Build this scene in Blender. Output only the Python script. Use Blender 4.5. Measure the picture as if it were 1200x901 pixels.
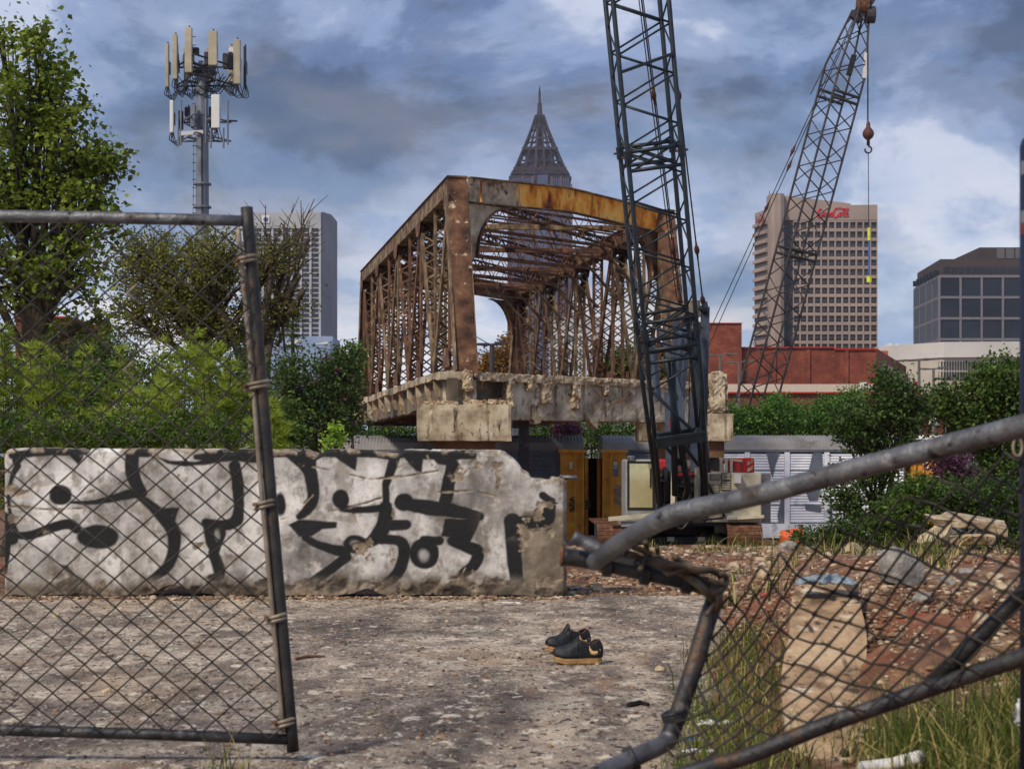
import bpy, math, random
import numpy as np
from mathutils import Vector as V, Matrix

scene = bpy.context.scene
for o in list(bpy.data.objects):
    bpy.data.objects.remove(o)
random.seed(7)
rng = np.random.default_rng(7)
R = math.radians

# ------------------------------------------------------------------ camera
F = 1900.0; HY = 540.0; EYE = 1.15          # focal length and horizon, in pixels of a 1200 wide frame
cam_d = bpy.data.cameras.new('camera'); cam = bpy.data.objects.new('camera', cam_d)
scene.collection.objects.link(cam)
cam.location = (0, 0, EYE); cam.rotation_euler = (R(90), 0, 0)
cam_d.sensor_width = 36; cam_d.lens = 36 * F / 1200
cam_d.shift_y = (HY - 450.5) / 1200
cam_d.clip_start = 0.1; cam_d.clip_end = 9000
cam_d.dof.use_dof = True; cam_d.dof.focus_distance = 26; cam_d.dof.aperture_fstop = 7.1
scene.camera = cam
scene.render.resolution_x = 1024; scene.render.resolution_y = 768

# ------------------------------------------------------------------ sky, sun, exposure
SUN_DIR = V((-0.52, -0.62, 0.78)).normalized()
world = bpy.data.worlds.new('World'); scene.world = world; world.use_nodes = True
def build_world():
    nt = world.node_tree; N = nt.nodes; L = nt.links; N.clear()
    out = N.new('ShaderNodeOutputWorld'); bg = N.new('ShaderNodeBackground')
    sky = N.new('ShaderNodeTexSky'); sky.sky_type = 'NISHITA'; sky.sun_disc = False
    sky.sun_elevation = math.asin(SUN_DIR.z)
    sky.sun_rotation = math.atan2(SUN_DIR.x, SUN_DIR.y)
    sky.air_density = 1.0; sky.dust_density = 1.2
    tc = N.new('ShaderNodeTexCoord')
    sep = N.new('ShaderNodeSeparateXYZ'); L.new(tc.outputs['Generated'], sep.inputs[0])
    def mapping(sx, sy, sz, ox=0, oy=0, oz=0):
        m = N.new('ShaderNodeMapping'); m.inputs['Scale'].default_value = (sx, sy, sz)
        m.inputs['Location'].default_value = (ox, oy, oz); L.new(tc.outputs['Generated'], m.inputs[0]); return m
    def noise(m, scale, detail, rough, dist=0.0):
        n = N.new('ShaderNodeTexNoise'); n.inputs['Scale'].default_value = scale; n.inputs['Detail'].default_value = detail
        n.inputs['Roughness'].default_value = rough; n.inputs['Distortion'].default_value = dist
        L.new(m.outputs[0], n.inputs[0]); return n
    def ramp(src, stops, interp='EASE'):
        r = N.new('ShaderNodeValToRGB'); r.color_ramp.interpolation = interp
        e = r.color_ramp.elements
        while len(e) < len(stops): e.new(0.5)
        for k, (p, c) in enumerate(stops): e[k].position = p; e[k].color = (c[0], c[1], c[2], 1)
        L.new(src, r.inputs[0]); return r
    def mix(fac, a, b, mode='MIX'):
        m = N.new('ShaderNodeMix'); m.data_type = 'RGBA'; m.blend_type = mode
        if isinstance(fac, float): m.inputs[0].default_value = fac
        else: L.new(fac, m.inputs[0])
        L.new(a, m.inputs[6]); L.new(b, m.inputs[7]); return m.outputs[2]
    big = noise(mapping(1, 1, 1.8, CLX, 0.2, CLZ), 5.6, 9, 0.60, 0.25)
    mid = noise(mapping(1, 1, 2.6, 5.1, 1.2, 0.4), 13.0, 6, 0.5, 0.1)
    # the cloud deck: white to slate, brighter and warmer low down where it thins towards the horizon
    g = 10.0
    shade = ramp(big.outputs[0], [(0.36, (0.055*g, 0.095*g, 0.205*g)), (0.44, (0.15*g, 0.235*g, 0.46*g)),
                                  (0.52, (0.34*g, 0.45*g, 0.73*g)), (0.61, (0.74*g, 0.81*g, 1.02*g))])
    low = ramp(mid.outputs[0], [(0.34, (0.34*g, 0.48*g, 0.78*g)), (0.46, (0.64*g, 0.76*g, 0.99*g)), (0.55, (1.05*g, 1.05*g, 1.12*g)), (0.68, (1.30*g, 1.22*g, 1.20*g))])
    hgt = ramp(sep.outputs[2], [(0.03, (1, 1, 1)), (0.09, (0.62, 0.62, 0.62)), (0.17, (0.16, 0.16, 0.16)), (0.34, (0, 0, 0))], 'LINEAR')
    deck = mix(hgt.outputs[0], shade.outputs[0], low.outputs[0])
    # breaks where the blue shows through
    gap = ramp(noise(mapping(1, 1, 2.4, 0.7, 0, 8.3), 5.0, 6, 0.55, 0.2).outputs[0], [(0.50, (0.10, 0.10, 0.10)), (0.66, (0.34, 0.34, 0.34))])
    final = mix(gap.outputs[0], deck, sky.outputs[0])
    L.new(final, bg.inputs[0]); bg.inputs[1].default_value = 0.085
    L.new(bg.outputs[0], out.inputs[0])
CLX, CLZ = 3.3, 4.4
build_world()
sun_d = bpy.data.lights.new('sun', 'SUN'); sun_d.energy = 3.3; sun_d.angle = R(8); sun_d.color = (1.0, 0.89, 0.74)
sun = bpy.data.objects.new('sun', sun_d); scene.collection.objects.link(sun)
sun.rotation_euler = (-SUN_DIR).to_track_quat('-Z', 'Y').to_euler(); sun.location = (-30, -20, 60)
scene.view_settings.view_transform = 'Standard'; scene.view_settings.look = 'None'
scene.view_settings.exposure = 0.0; scene.view_settings.gamma = 1.0
scene.render.engine = 'CYCLES'
scene.cycles.max_bounces = 6; scene.cycles.diffuse_bounces = 3; scene.cycles.glossy_bounces = 2
scene.cycles.transmission_bounces = 3; scene.cycles.use_denoising = True

# ------------------------------------------------------------------ helpers
COL = scene.collection
def P(px, py, d): return V(((px - 600) / F * d, d, EYE + (HY - py) / F * d))
def srgb(r, g, b):
    f = lambda c: ((c / 255 + 0.055) / 1.055) ** 2.4 if c > 10 else c / 255 / 12.92
    return (f(r), f(g), f(b))
def tag(o, label=None, cat=None, group=None, kind=None):
    if label: o['label'] = label
    if cat: o['category'] = cat
    if group: o['group'] = group
    if kind: o['kind'] = kind
    return o
def empty(name, loc, label=None, cat=None, group=None):
    o = bpy.data.objects.new(name, None); COL.objects.link(o); o.location = loc; o.empty_display_size = 0.2
    return tag(o, label, cat, group)
def base_of(p):
    return V((0, 0, 0)) if p is None else (p.location + base_of(p.parent) if p.parent else V(p.location))
def place(name, me, parent=None, loc=(0, 0, 0), rot=(0, 0, 0), scale=(1, 1, 1)):
    """link a shared mesh at world position loc as a child of parent"""
    o = bpy.data.objects.new(name, me); COL.objects.link(o)
    if parent: o.parent = parent; o.location = V(loc) - base_of(parent)
    else: o.location = loc
    o.rotation_euler = rot; o.scale = scale
    return o
def hsh(ix, iy, iz):
    h = np.sin(ix * 127.1 + iy * 311.7 + iz * 74.7) * 43758.5453
    return h - np.floor(h)
def vnoise(x, y, z=0.0):
    x = np.asarray(x, float); y = np.asarray(y, float); z = np.asarray(z, float) + x * 0
    xi, yi, zi = np.floor(x), np.floor(y), np.floor(z)
    u, v, w = x - xi, y - yi, z - zi
    u, v, w = u*u*(3-2*u), v*v*(3-2*v), w*w*(3-2*w)
    r = 0
    for dx in (0, 1):
        for dy in (0, 1):
            for dz in (0, 1):
                r = r + hsh(xi+dx, yi+dy, zi+dz) * (u if dx else 1-u) * (v if dy else 1-v) * (w if dz else 1-w)
    return r
def fbm(x, y, z=0.0, oct=4):
    s = 0; a = 0.5; t = 0
    for k in range(oct):
        s = s + a * vnoise(np.asarray(x) * 2**k + 17*k, np.asarray(y) * 2**k - 9*k, np.asarray(z) * 2**k + 5*k); t += a; a *= 0.5
    return s / t
def sstep(a, b, x):
    t = np.clip((np.asarray(x, float) - a) / (b - a), 0, 1); return t*t*(3-2*t)

class MB:
    """collects vertices and faces, links them as ONE mesh object"""
    def __init__(s): s.v = []; s.f = []
    def add(s, vs, fs):
        n = len(s.v); s.v += [tuple(p) for p in vs]; s.f += [tuple(i + n for i in f) for f in fs]; return s
    def box(s, lo, hi):
        (a, b, c), (d, e, f) = lo, hi
        return s.add([(a,b,c),(d,b,c),(d,e,c),(a,e,c),(a,b,f),(d,b,f),(d,e,f),(a,e,f)],
                     [(0,3,2,1),(4,5,6,7),(0,1,5,4),(1,2,6,5),(2,3,7,6),(3,0,4,7)])
    def bar(s, p, q, w, h, up=(0, 0, 1)):
        p, q = V(p), V(q); d = (q - p).normalized(); u = V(up)
        x = d.cross(u)
        if x.length < 1e-4: x = d.cross(V((1, 0, 0)))
        x.normalize(); y = x.cross(d).normalized(); x *= w / 2; y *= h / 2
        vs = [p-x-y, p+x-y, p+x+y, p-x+y, q-x-y, q+x-y, q+x+y, q-x+y]
        return s.add(vs, [(0,1,2,3),(7,6,5,4),(4,5,1,0),(5,6,2,1),(6,7,3,2),(7,4,0,3)])
    def tube(s, pts, r, n=6, cap=True):
        pts = [V(p) for p in pts]; m = len(pts)
        rr = r if isinstance(r, (list, tuple)) else [r] * m
        prev = None; vs = []
        for i, p in enumerate(pts):
            t = (pts[min(i+1, m-1)] - pts[max(i-1, 0)])
            if t.length < 1e-9: t = V((0, 0, 1))
            t.normalize()
            if prev is None:
                a = t.cross(V((0, 0, 1)))
                if a.length < 0.05: a = t.cross(V((0, 1, 0)))
            else:
                a = prev - t * prev.dot(t)
                if a.length < 1e-6: a = t.cross(V((0.3, 0.2, 1)))
            a.normalize(); prev = a; b = t.cross(a)
            for k in range(n):
                an = 2 * math.pi * k / n
                vs.append(p + (a * math.cos(an) + b * math.sin(an)) * rr[i])
        fs = [(i*n+k, i*n+(k+1) % n, (i+1)*n+(k+1) % n, (i+1)*n+k) for i in range(m-1) for k in range(n)]
        if cap: fs += [tuple(range(n-1, -1, -1)), tuple((m-1)*n + k for k in range(n))]
        return s.add(vs, fs)
    def prism(s, poly, dvec):
        """polygon (list of 3d points) extruded by dvec"""
        n = len(poly); d = V(dvec); vs = [V(p) for p in poly] + [V(p) + d for p in poly]
        fs = [tuple(range(n)), tuple(range(2*n-1, n-1, -1))] + [(i, i+n, (i+1) % n + n, (i+1) % n) for i in range(n)]
        return s.add(vs, fs)
    def lathe(s, prof, c=(0, 0, 0), n=16, axis='z'):
        vs = []; m = len(prof)
        for r, h in prof:
            for k in range(n):
                a = 2*math.pi*k/n; x, y = r*math.cos(a), r*math.sin(a)
                q = (x, y, h) if axis == 'z' else ((h, x, y) if axis == 'x' else (x, h, y))
                vs.append((c[0]+q[0], c[1]+q[1], c[2]+q[2]))
        fs = [(i*n+k, i*n+(k+1) % n, (i+1)*n+(k+1) % n, (i+1)*n+k) for i in range(m-1) for k in range(n)]
        fs += [tuple(range(n-1, -1, -1)), tuple((m-1)*n + k for k in range(n))]
        return s.add(vs, fs)
    def mesh(s, name, mat, off=(0, 0, 0), smooth=False):
        me = bpy.data.meshes.new(name); o = V(off)
        me.from_pydata([(a-o[0], b-o[1], c-o[2]) for a, b, c in s.v], [], s.f)
        if mat: me.materials.append(mat)
        if smooth: me.polygons.foreach_set('use_smooth', [True] * len(me.polygons))
        me.update(); return me
    def build(s, name, mat, parent=None, smooth=False, bevel=0.0):
        b = base_of(parent); me = s.mesh(name, mat, b, smooth)
        o = bpy.data.objects.new(name, me); COL.objects.link(o)
        if parent: o.parent = parent
        if bevel:
            m = o.modifiers.new('bevel', 'BEVEL'); m.width = bevel; m.segments = 1; m.limit_method = 'ANGLE'
        return o
    def solo(s, name, mat, at, label, cat, group=None, smooth=False, bevel=0.0):
        """a thing that is one mesh, with its origin at `at`"""
        me = s.mesh(name, mat, at, smooth); o = bpy.data.objects.new(name, me); COL.objects.link(o); o.location = at
        if bevel:
            m = o.modifiers.new('bevel', 'BEVEL'); m.width = bevel; m.segments = 1; m.limit_method = 'ANGLE'
        return tag(o, label, cat, group)
def bar(name, p, q, w, h, mat, parent, up=(0, 0, 1)): return MB().bar(p, q, w, h, up).build(name, mat, parent)
def rod(name, p, q, r, mat, parent, n=6): return MB().tube([p, q], r, n).build(name, mat, parent, smooth=True)
def np_mesh(name, verts, faces, mat, off=(0, 0, 0), smooth=False, attrs=None, fattrs=None):
    verts = np.asarray(verts, np.float32) - np.array(off, np.float32); faces = np.asarray(faces, np.int32)
    nf, k = faces.shape
    me = bpy.data.meshes.new(name)
    me.vertices.add(len(verts)); me.vertices.foreach_set('co', verts.ravel())
    me.loops.add(nf*k); me.loops.foreach_set('vertex_index', faces.ravel())
    me.polygons.add(nf); me.polygons.foreach_set('loop_start', np.arange(0, nf*k, k, dtype=np.int32))
    me.polygons.foreach_set('loop_total', np.full(nf, k, np.int32))
    if smooth: me.polygons.foreach_set('use_smooth', np.ones(nf, bool))
    me.update(calc_edges=True)
    for nm, a in (attrs or {}).items():
        at = me.attributes.new(nm, 'FLOAT', 'POINT'); at.data.foreach_set('value', np.asarray(a, np.float32))
    for nm, a in (fattrs or {}).items():
        at = me.attributes.new(nm, 'FLOAT', 'FACE'); at.data.foreach_set('value', np.asarray(a, np.float32))
    if mat: me.materials.append(mat)
    return me
def link(name, me, parent=None, loc=None):
    o = bpy.data.objects.new(name, me); COL.objects.link(o)
    if parent: o.parent = parent
    if loc is not None: o.location = loc
    return o
def rough_block(lo, hi, amp, res, seed=0, chip=0.0):
    """a box with broken, uneven faces: returns MB"""
    lo, hi = V(lo), V(hi); sz = hi - lo; mb = MB()
    nx, ny, nz = [max(2, int(round(s / res))) for s in sz]
    idx = {}; vs = []; fs = []
    def vid(i, j, k):
        if (i, j, k) not in idx:
            idx[(i, j, k)] = len(vs); vs.append((lo.x + sz.x*i/nx, lo.y + sz.y*j/ny, lo.z + sz.z*k/nz))
        return idx[(i, j, k)]
    for i in range(nx):
        for j in range(ny):
            fs += [(vid(i,j,0), vid(i,j+1,0), vid(i+1,j+1,0), vid(i+1,j,0)), (vid(i,j,nz), vid(i+1,j,nz), vid(i+1,j+1,nz), vid(i,j+1,nz))]
    for i in range(nx):
        for k in range(nz):
            fs += [(vid(i,0,k), vid(i+1,0,k), vid(i+1,0,k+1), vid(i,0,k+1)), (vid(i,ny,k), vid(i,ny,k+1), vid(i+1,ny,k+1), vid(i+1,ny,k))]
    for j in range(ny):
        for k in range(nz):
            fs += [(vid(0,j,k), vid(0,j,k+1), vid(0,j+1,k+1), vid(0,j+1,k)), (vid(nx,j,k), vid(nx,j+1,k), vid(nx,j+1,k+1), vid(nx,j,k+1))]
    a = np.array(vs); c = np.array((lo + hi) / 2)
    q = a / max(res * 2.2, 1e-6) + seed * 3.7
    n3 = np.stack([fbm(q[:,0], q[:,1], q[:,2] + 11*t, 3) - 0.5 + 0.5*(hsh(np.round(q[:,0]*7), np.round(q[:,1]*7), np.round(q[:,2]*7)+t) - .5) for t in range(3)], 1)
    a = a + n3 * 2 * amp
    if chip:
        e = (np.abs((np.array(vs) - c) / (np.array(sz) / 2)) > 0.93).sum(1)     # edges and corners crumble most
        k = np.where(e >= 2, chip, 0) * fbm(q[:,0]*0.7+3, q[:,1]*0.7, q[:,2]*0.7, 2)
        a = a + (c - a) / np.linalg.norm(c - a, axis=1, keepdims=True) * k[:, None]
    mb.add(a.tolist(), fs); return mb

# ------------------------------------------------------------------ materials
MATS = {}
def mk(name, stops, scale=3.0, detail=6, rough=0.8, metal=0.0, bump=0.0, bscale=None, stretch=(1, 1, 1), over=(), spec=0.4, coat=0.0, dist=0.0):
    """procedural surface: a colour ramp over noise, overlays (colour, scale, lo, hi, stretch) for wear with shapes of their own"""
    m = bpy.data.materials.new(name); m.use_nodes = True; nt = m.node_tree; N = nt.nodes; L = nt.links
    b = N['Principled BSDF']; b.inputs['Roughness'].default_value = rough; b.inputs['Metallic'].default_value = metal
    b.inputs['Specular IOR Level'].default_value = spec; b.inputs['Coat Weight'].default_value = coat
    tc = N.new('ShaderNodeTexCoord')
    def noise(sc, st, det, off=0.0):
        mp = N.new('ShaderNodeMapping'); mp.inputs['Scale'].default_value = st; mp.inputs['Location'].default_value = (off, off*0.7, -off)
        L.new(tc.outputs['Object'], mp.inputs[0])
        n = N.new('ShaderNodeTexNoise'); n.inputs['Scale'].default_value = sc; n.inputs['Detail'].default_value = det
        n.inputs['Roughness'].default_value = 0.6; n.inputs['Distortion'].default_value = dist; L.new(mp.outputs[0], n.inputs[0]); return n
    n = noise(scale, stretch, detail)
    r = N.new('ShaderNodeValToRGB'); e = r.color_ramp.elements
    while len(e) < len(stops): e.new(0.5)
    for k, (p, c) in enumerate(stops): e[k].position = p; e[k].color = (*c, 1)
    L.new(n.outputs[0], r.inputs[0]); col = r.outputs[0]
    for j, ov in enumerate(over):
        c, sc, lo, hi = ov[:4]; st = ov[4] if len(ov) > 4 else (1, 1, 1)
        n2 = noise(sc, st, 7, 3.1 + 7.7*j); r2 = N.new('ShaderNodeValToRGB'); r2.color_ramp.elements[0].position = lo; r2.color_ramp.elements[1].position = hi
        L.new(n2.outputs[0], r2.inputs[0]); mx = N.new('ShaderNodeMix'); mx.data_type = 'RGBA'
        L.new(r2.outputs[0], mx.inputs[0]); L.new(col, mx.inputs[6]); mx.inputs[7].default_value = (*c, 1); col = mx.outputs[2]
    L.new(col, b.inputs['Base Color'])
    if bump:
        n3 = noise(bscale or scale*4, (1, 1, 1), 8, 9.0); bp = N.new('ShaderNodeBump'); bp.inputs['Strength'].default_value = bump
        bp.inputs['Distance'].default_value = 0.02; L.new(n3.outputs[0], bp.inputs['Height']); L.new(bp.outputs[0], b.inputs['Normal'])
    MATS[name] = m; return m
def leafmat(name, c0, c1, c2, trans=0.35):
    m = bpy.data.materials.new(name); m.use_nodes = True; nt = m.node_tree; N = nt.nodes; L = nt.links
    b = N['Principled BSDF']; b.inputs['Roughness'].default_value = 0.55; b.inputs['Specular IOR Level'].default_value = 0.25
    at = N.new('ShaderNodeAttribute'); at.attribute_name = 'tint'
    r = N.new('ShaderNodeValToRGB'); e = r.color_ramp.elements; e.new(0.5)
    for k, c in enumerate((c0, c1, c2)): e[k].position = k*0.5; e[k].color = (*c, 1)
    L.new(at.outputs['Fac'], r.inputs[0]); L.new(r.outputs[0], b.inputs['Base Color'])
    t = N.new('ShaderNodeBsdfTranslucent'); L.new(r.outputs[0], t.inputs[0])
    mx = N.new('ShaderNodeMixShader'); mx.inputs[0].default_value = trans
    L.new(b.outputs[0], mx.inputs[1]); L.new(t.outputs[0], mx.inputs[2]); L.new(mx.outputs[0], N['Material Output'].inputs[0])
    MATS[name] = m; return m
def flat(name, c, rough=0.6, metal=0.0, var=0.25, scale=4.0, spec=0.4):
    d = tuple(x*(1-var) for x in c); u = tuple(min(1, x*(1+var)) for x in c)
    return mk(name, [(0.3, d), (0.7, u)], scale, 5, rough, metal, spec=spec)

S = srgb
M_rust = mk('rusted steel with peeling paint', [(0.32, S(42,29,22)), (0.46, S(82,55,40)), (0.60, S(112,78,55)), (0.76, S(146,112,82))], 1.9, 9, 0.85, bump=0.5, bscale=14,
            over=[(S(196,174,146), 2.4, 0.62, 0.67), (S(124,72,40), 1.1, 0.60, 0.75, (1, 1, .4)), (S(48,32,24), 1.5, 0.58, 0.72, (2, 2, .4))])
M_rust_orange = mk('orange rust streaks on plate', [(0.34, S(84,42,20)), (0.43, S(168,86,28)), (0.50, S(226,146,50)), (0.58, S(238,182,92)), (0.68, S(140,84,44))], 0.8, 9, 0.85, stretch=(1, 1, 0.6), bump=0.4, bscale=12,
            over=[(S(70,38,22), 1.7, 0.56, 0.70, (1.8, 1.8, .5)), (S(178,160,132), 0.9, 0.66, 0.72)])
M_rust_pale = mk('pale weathered lattice steel', [(0.30, S(56,43,32)), (0.46, S(98,79,57)), (0.62, S(142,122,92)), (0.78, S(184,166,136))], 1.8, 9, 0.85, bump=0.4, bscale=14,
            over=[(S(112,66,38), 1.7, 0.55, 0.68), (S(52,40,32), 2.6, 0.57, 0.68, (1, 1, .5))])
M_rust_brown = mk('red brown roof lattice steel', [(0.3, S(54,36,28)), (0.5, S(92,62,46)), (0.7, S(124,92,70))], 1.8, 8, 0.88, over=[(S(186,152,112), 2.0, 0.60, 0.72), (S(130,74,36), 1.2, .58, .72)])
M_primer = mk('pale flaking primer plate', [(0.3, S(120,100,78)), (0.48, S(166,148,122)), (0.7, S(206,190,162))], 1.4, 9, 0.85, bump=0.4, bscale=14, over=[(S(104,66,40), 1.3, 0.55, 0.66), (S(70,46,32), 2.6, .58, .68)])
M_conc_old = mk('stained old concrete', [(0.28, S(96,82,64)), (0.42, S(150,134,110)), (0.56, S(188,174,148)), (0.72, S(212,202,180))], 1.3, 10, 0.9, bump=0.8, bscale=8,
            over=[(S(84,58,38), 1.4, 0.54, 0.66, (2.0, 2.0, .25)), (S(52,42,34), 2.4, 0.58, 0.68, (1.8, 1.8, .35)), (S(216,202,174), 2.2, 0.58, 0.68), (S(104,74,48), 5, 0.60, 0.68)])
M_conc_dark = mk('dark brown concrete', [(0.3, S(66,58,50)), (0.5, S(104,92,78)), (0.75, S(142,128,108))], 1.2, 8, 0.92, bump=0.6, bscale=8, over=[(S(150,128,98), 1.6, 0.58, 0.7, (1, 1, .3))])  # darker tone for the recessed concrete and the deck slab
M_conc_light = mk('fresh broken concrete', [(0.3, S(128,106,80)), (0.5, S(176,156,126)), (0.72, S(214,198,170))], 4.0, 10, 0.92, bump=1.0, bscale=16, over=[(S(112,78,50), 3.5, 0.54, 0.66), (S(72,58,46), 6, .6, .68)])
M_galv = mk('weathered galvanised pipe', [(0.3, S(74,74,76)), (0.5, S(108,108,110)), (0.75, S(140,140,140))], 9, 7, 0.5, 0.6, bump=0.35, bscale=45, over=[(S(76,60,46), 7, 0.55, 0.68), (S(150,148,144), 14, 0.60, 0.70), (S(46,42,40), 22, .60, .68)])
M_galv_dull = mk('dull dirty pipe', [(0.3, S(40,40,42)), (0.5, S(60,60,62)), (0.75, S(86,84,82))], 9, 7, 0.5, 0.6, bump=0.35, bscale=45, over=[(S(96,74,54), 8, 0.56, 0.68), (S(112,108,104), 15, .6, .7)])
M_gatepost = mk('brown grimy gate post', [(0.3, S(38,36,36)), (0.5, S(56,54,53)), (0.75, S(78,74,70))], 7, 7, 0.5, 0.5, bump=0.2, bscale=60, over=[(S(116,90,62), 4, 0.58, 0.74)])
M_wire = mk('grimy chain link wire', [(0.3, S(34,31,29)), (0.7, S(70,64,58))], 8, 5, 0.6, 0.4, over=[(S(128,116,98), 9, 0.66, 0.78)])
M_wire_br = mk('brownish wire', [(0.3, S(60,48,38)), (0.7, S(112,96,76))], 10, 5, 0.6, 0.3)
M_band = mk('pale tension band', [(0.3, S(108,96,82)), (0.7, S(160,146,128))], 14, 5, 0.55, 0.3, over=[(S(120,58,34), 16, 0.62, 0.72)])
M_crane = mk('black green crane steel', [(0.3, S(26,33,38)), (0.7, S(44,53,60))], 4, 5, 0.45, 0.2, over=[(S(72,58,48), 5, 0.64, 0.76)])
M_crane_blue = mk('blue grey crane strut', [(0.3, S(52,60,74)), (0.7, S(76,86,102))], 4, 5, 0.5, 0.1)
M_crane_cream = mk('cream crane housing', [(0.3, S(168,160,136)), (0.7, S(206,198,174))], 3, 6, 0.5, over=[(S(112,96,74), 5, 0.6, 0.75)])
M_crane_grey = mk('grey crane panel', [(0.3, S(120,120,116)), (0.7, S(152,152,148))], 3, 6, 0.5, over=[(S(80,74,66), 5, 0.6, 0.75)])
M_red = mk('red painted steel', [(0.3, S(150,20,26)), (0.7, S(196,34,38))], 4, 5, 0.45)
M_white = flat('white paint', S(214,212,206), 0.5, var=0.06)
M_black = flat('black rubber', S(24,23,22), 0.7)
M_track = mk('rusty crawler plate', [(0.3, S(62,42,32)), (0.5, S(100,66,46)), (0.7, S(136,98,70))], 6, 9, 0.9, bump=0.8)
M_cable = flat('steel cable', S(48,44,42), 0.55, 0.4)
M_socket = flat('rust red socket', S(84,50,42), 0.7)
M_crane2 = mk('brown grey lattice', [(0.3, S(46,42,44)), (0.7, S(72,66,66))], 2, 5, 0.6, 0.2, over=[(S(112,84,68), 3, 0.6, 0.72)])
M_yellow = mk('yellow railcar paint', [(0.3, S(180,116,28)), (0.5, S(212,146,44)), (0.75, S(226,168,70))], 1.6, 7, 0.65, over=[(S(92,64,38), 2.4, 0.58, 0.74, (1, 1, .4))])
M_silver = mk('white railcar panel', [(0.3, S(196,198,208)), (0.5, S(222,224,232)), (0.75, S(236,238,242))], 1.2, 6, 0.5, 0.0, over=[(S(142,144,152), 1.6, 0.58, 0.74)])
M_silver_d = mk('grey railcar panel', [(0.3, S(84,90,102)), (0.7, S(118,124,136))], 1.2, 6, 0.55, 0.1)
M_roof = mk('grey ribbed roof', [(0.3, S(108,104,102)), (0.5, S(132,128,126)), (0.75, S(150,147,144))], 0.7, 6, 0.6, 0.1, over=[(S(90,74,62), 0.8, 0.6, 0.75)])
M_glass = mk('dark window glass', [(0.35, S(30,34,42)), (0.65, S(52,58,70))], 0.05, 3, 0.15, 0.0, spec=0.6)
M_trunk = mk('tree bark', [(0.3, S(48,40,32)), (0.7, S(92,80,64))], 6, 7, 0.9, bump=0.5)
M_twig = mk('thin brown twig', [(0.3, S(58,48,38)), (0.7, S(92,76,58))], 6, 5, 0.9)

# ================================================================== THE SETTING
def edge_x(y): return 0.64 + (np.asarray(y) - 6.4) * 0.150            # right edge of the paved yard
def gz(x, y):
    x = np.asarray(x, float); y = np.asarray(y, float)
    b = np.interp(y, [-50, 13.9, 17, 25, 40, 48, 60, 80, 100, 125, 160, 300], [0, 0, -0.04, -0.30, -1.02, -1.42, -2.1, -3.7, -3.7, -2.6, 0.0, 0.0])
    bank = 0.5 * sstep(0.05, 1.05, x - edge_x(y)) * sstep(5.9, 8.2, y) * (1 - sstep(8.8, 22, y))
    bank = bank + 0.22 * sstep(0.5, 1.6, x - edge_x(y)) * (1 - sstep(6.0, 8.0, y)) * sstep(-2, 2, y)
    hump = 0.10 * (fbm(x * 0.9, y * 0.9, 3.3, 4) - 0.5) * sstep(0.0, 0.5, np.maximum(x - edge_x(y), y - 13.8))
    return b + bank + hump
def GZ(x, y): return float(gz(x, y))

M_dirt = mk('red brown rubble dirt', [(0.25, S(52,37,29)), (0.42, S(90,63,46)), (0.55, S(124,91,66)), (0.72, S(168,138,106))], 4.2, 11, 0.95, bump=1.0, bscale=22,
            over=[(S(132,68,42), 0.55, 0.54, 0.66), (S(58,48,40), 1.3, 0.60, 0.74), (S(176,160,134), 3.8, 0.62, 0.70)])
def build_ground():
    ys = np.concatenate([np.linspace(-40, 3, 16), np.arange(3.2, 24, 0.07), np.geomspace(24.1, 110, 110), np.geomspace(114, 5000, 46)])
    t = np.linspace(-1, 1, 231); xs0 = np.sign(t) * np.abs(t) ** 1.3
    X = np.zeros((len(ys), len(xs0))); Y = X.copy()
    for i, y in enumerate(ys):
        w = max(6.0, abs(y) * 0.62 + 2.5); X[i] = xs0 * w; Y[i] = y
    Z = gz(X, Y)
    out = sstep(0.0, 0.3, np.maximum(X - edge_x(Y), Y - 13.8)); near = (1 - sstep(30, 60, Y))
    Z = Z + out * near * (0.07 * (fbm(X*3, Y*3, 1.0, 4) - 0.5) + 0.03 * (fbm(X*11, Y*11, 2.0, 3) - 0.5)) - 0.03 * (1 - out)
    n, m = X.shape
    vs = np.stack([X.ravel(), Y.ravel(), Z.ravel()], 1)
    i = np.arange(n-1)[:, None] * m + np.arange(m-1)[None, :]
    fs = np.stack([i, i+1, i+m+1, i+m], -1).reshape(-1, 4)
    o = link('ground', np_mesh('ground', vs, fs, M_dirt, smooth=True)); o['kind'] = 'structure'
build_ground()

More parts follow.
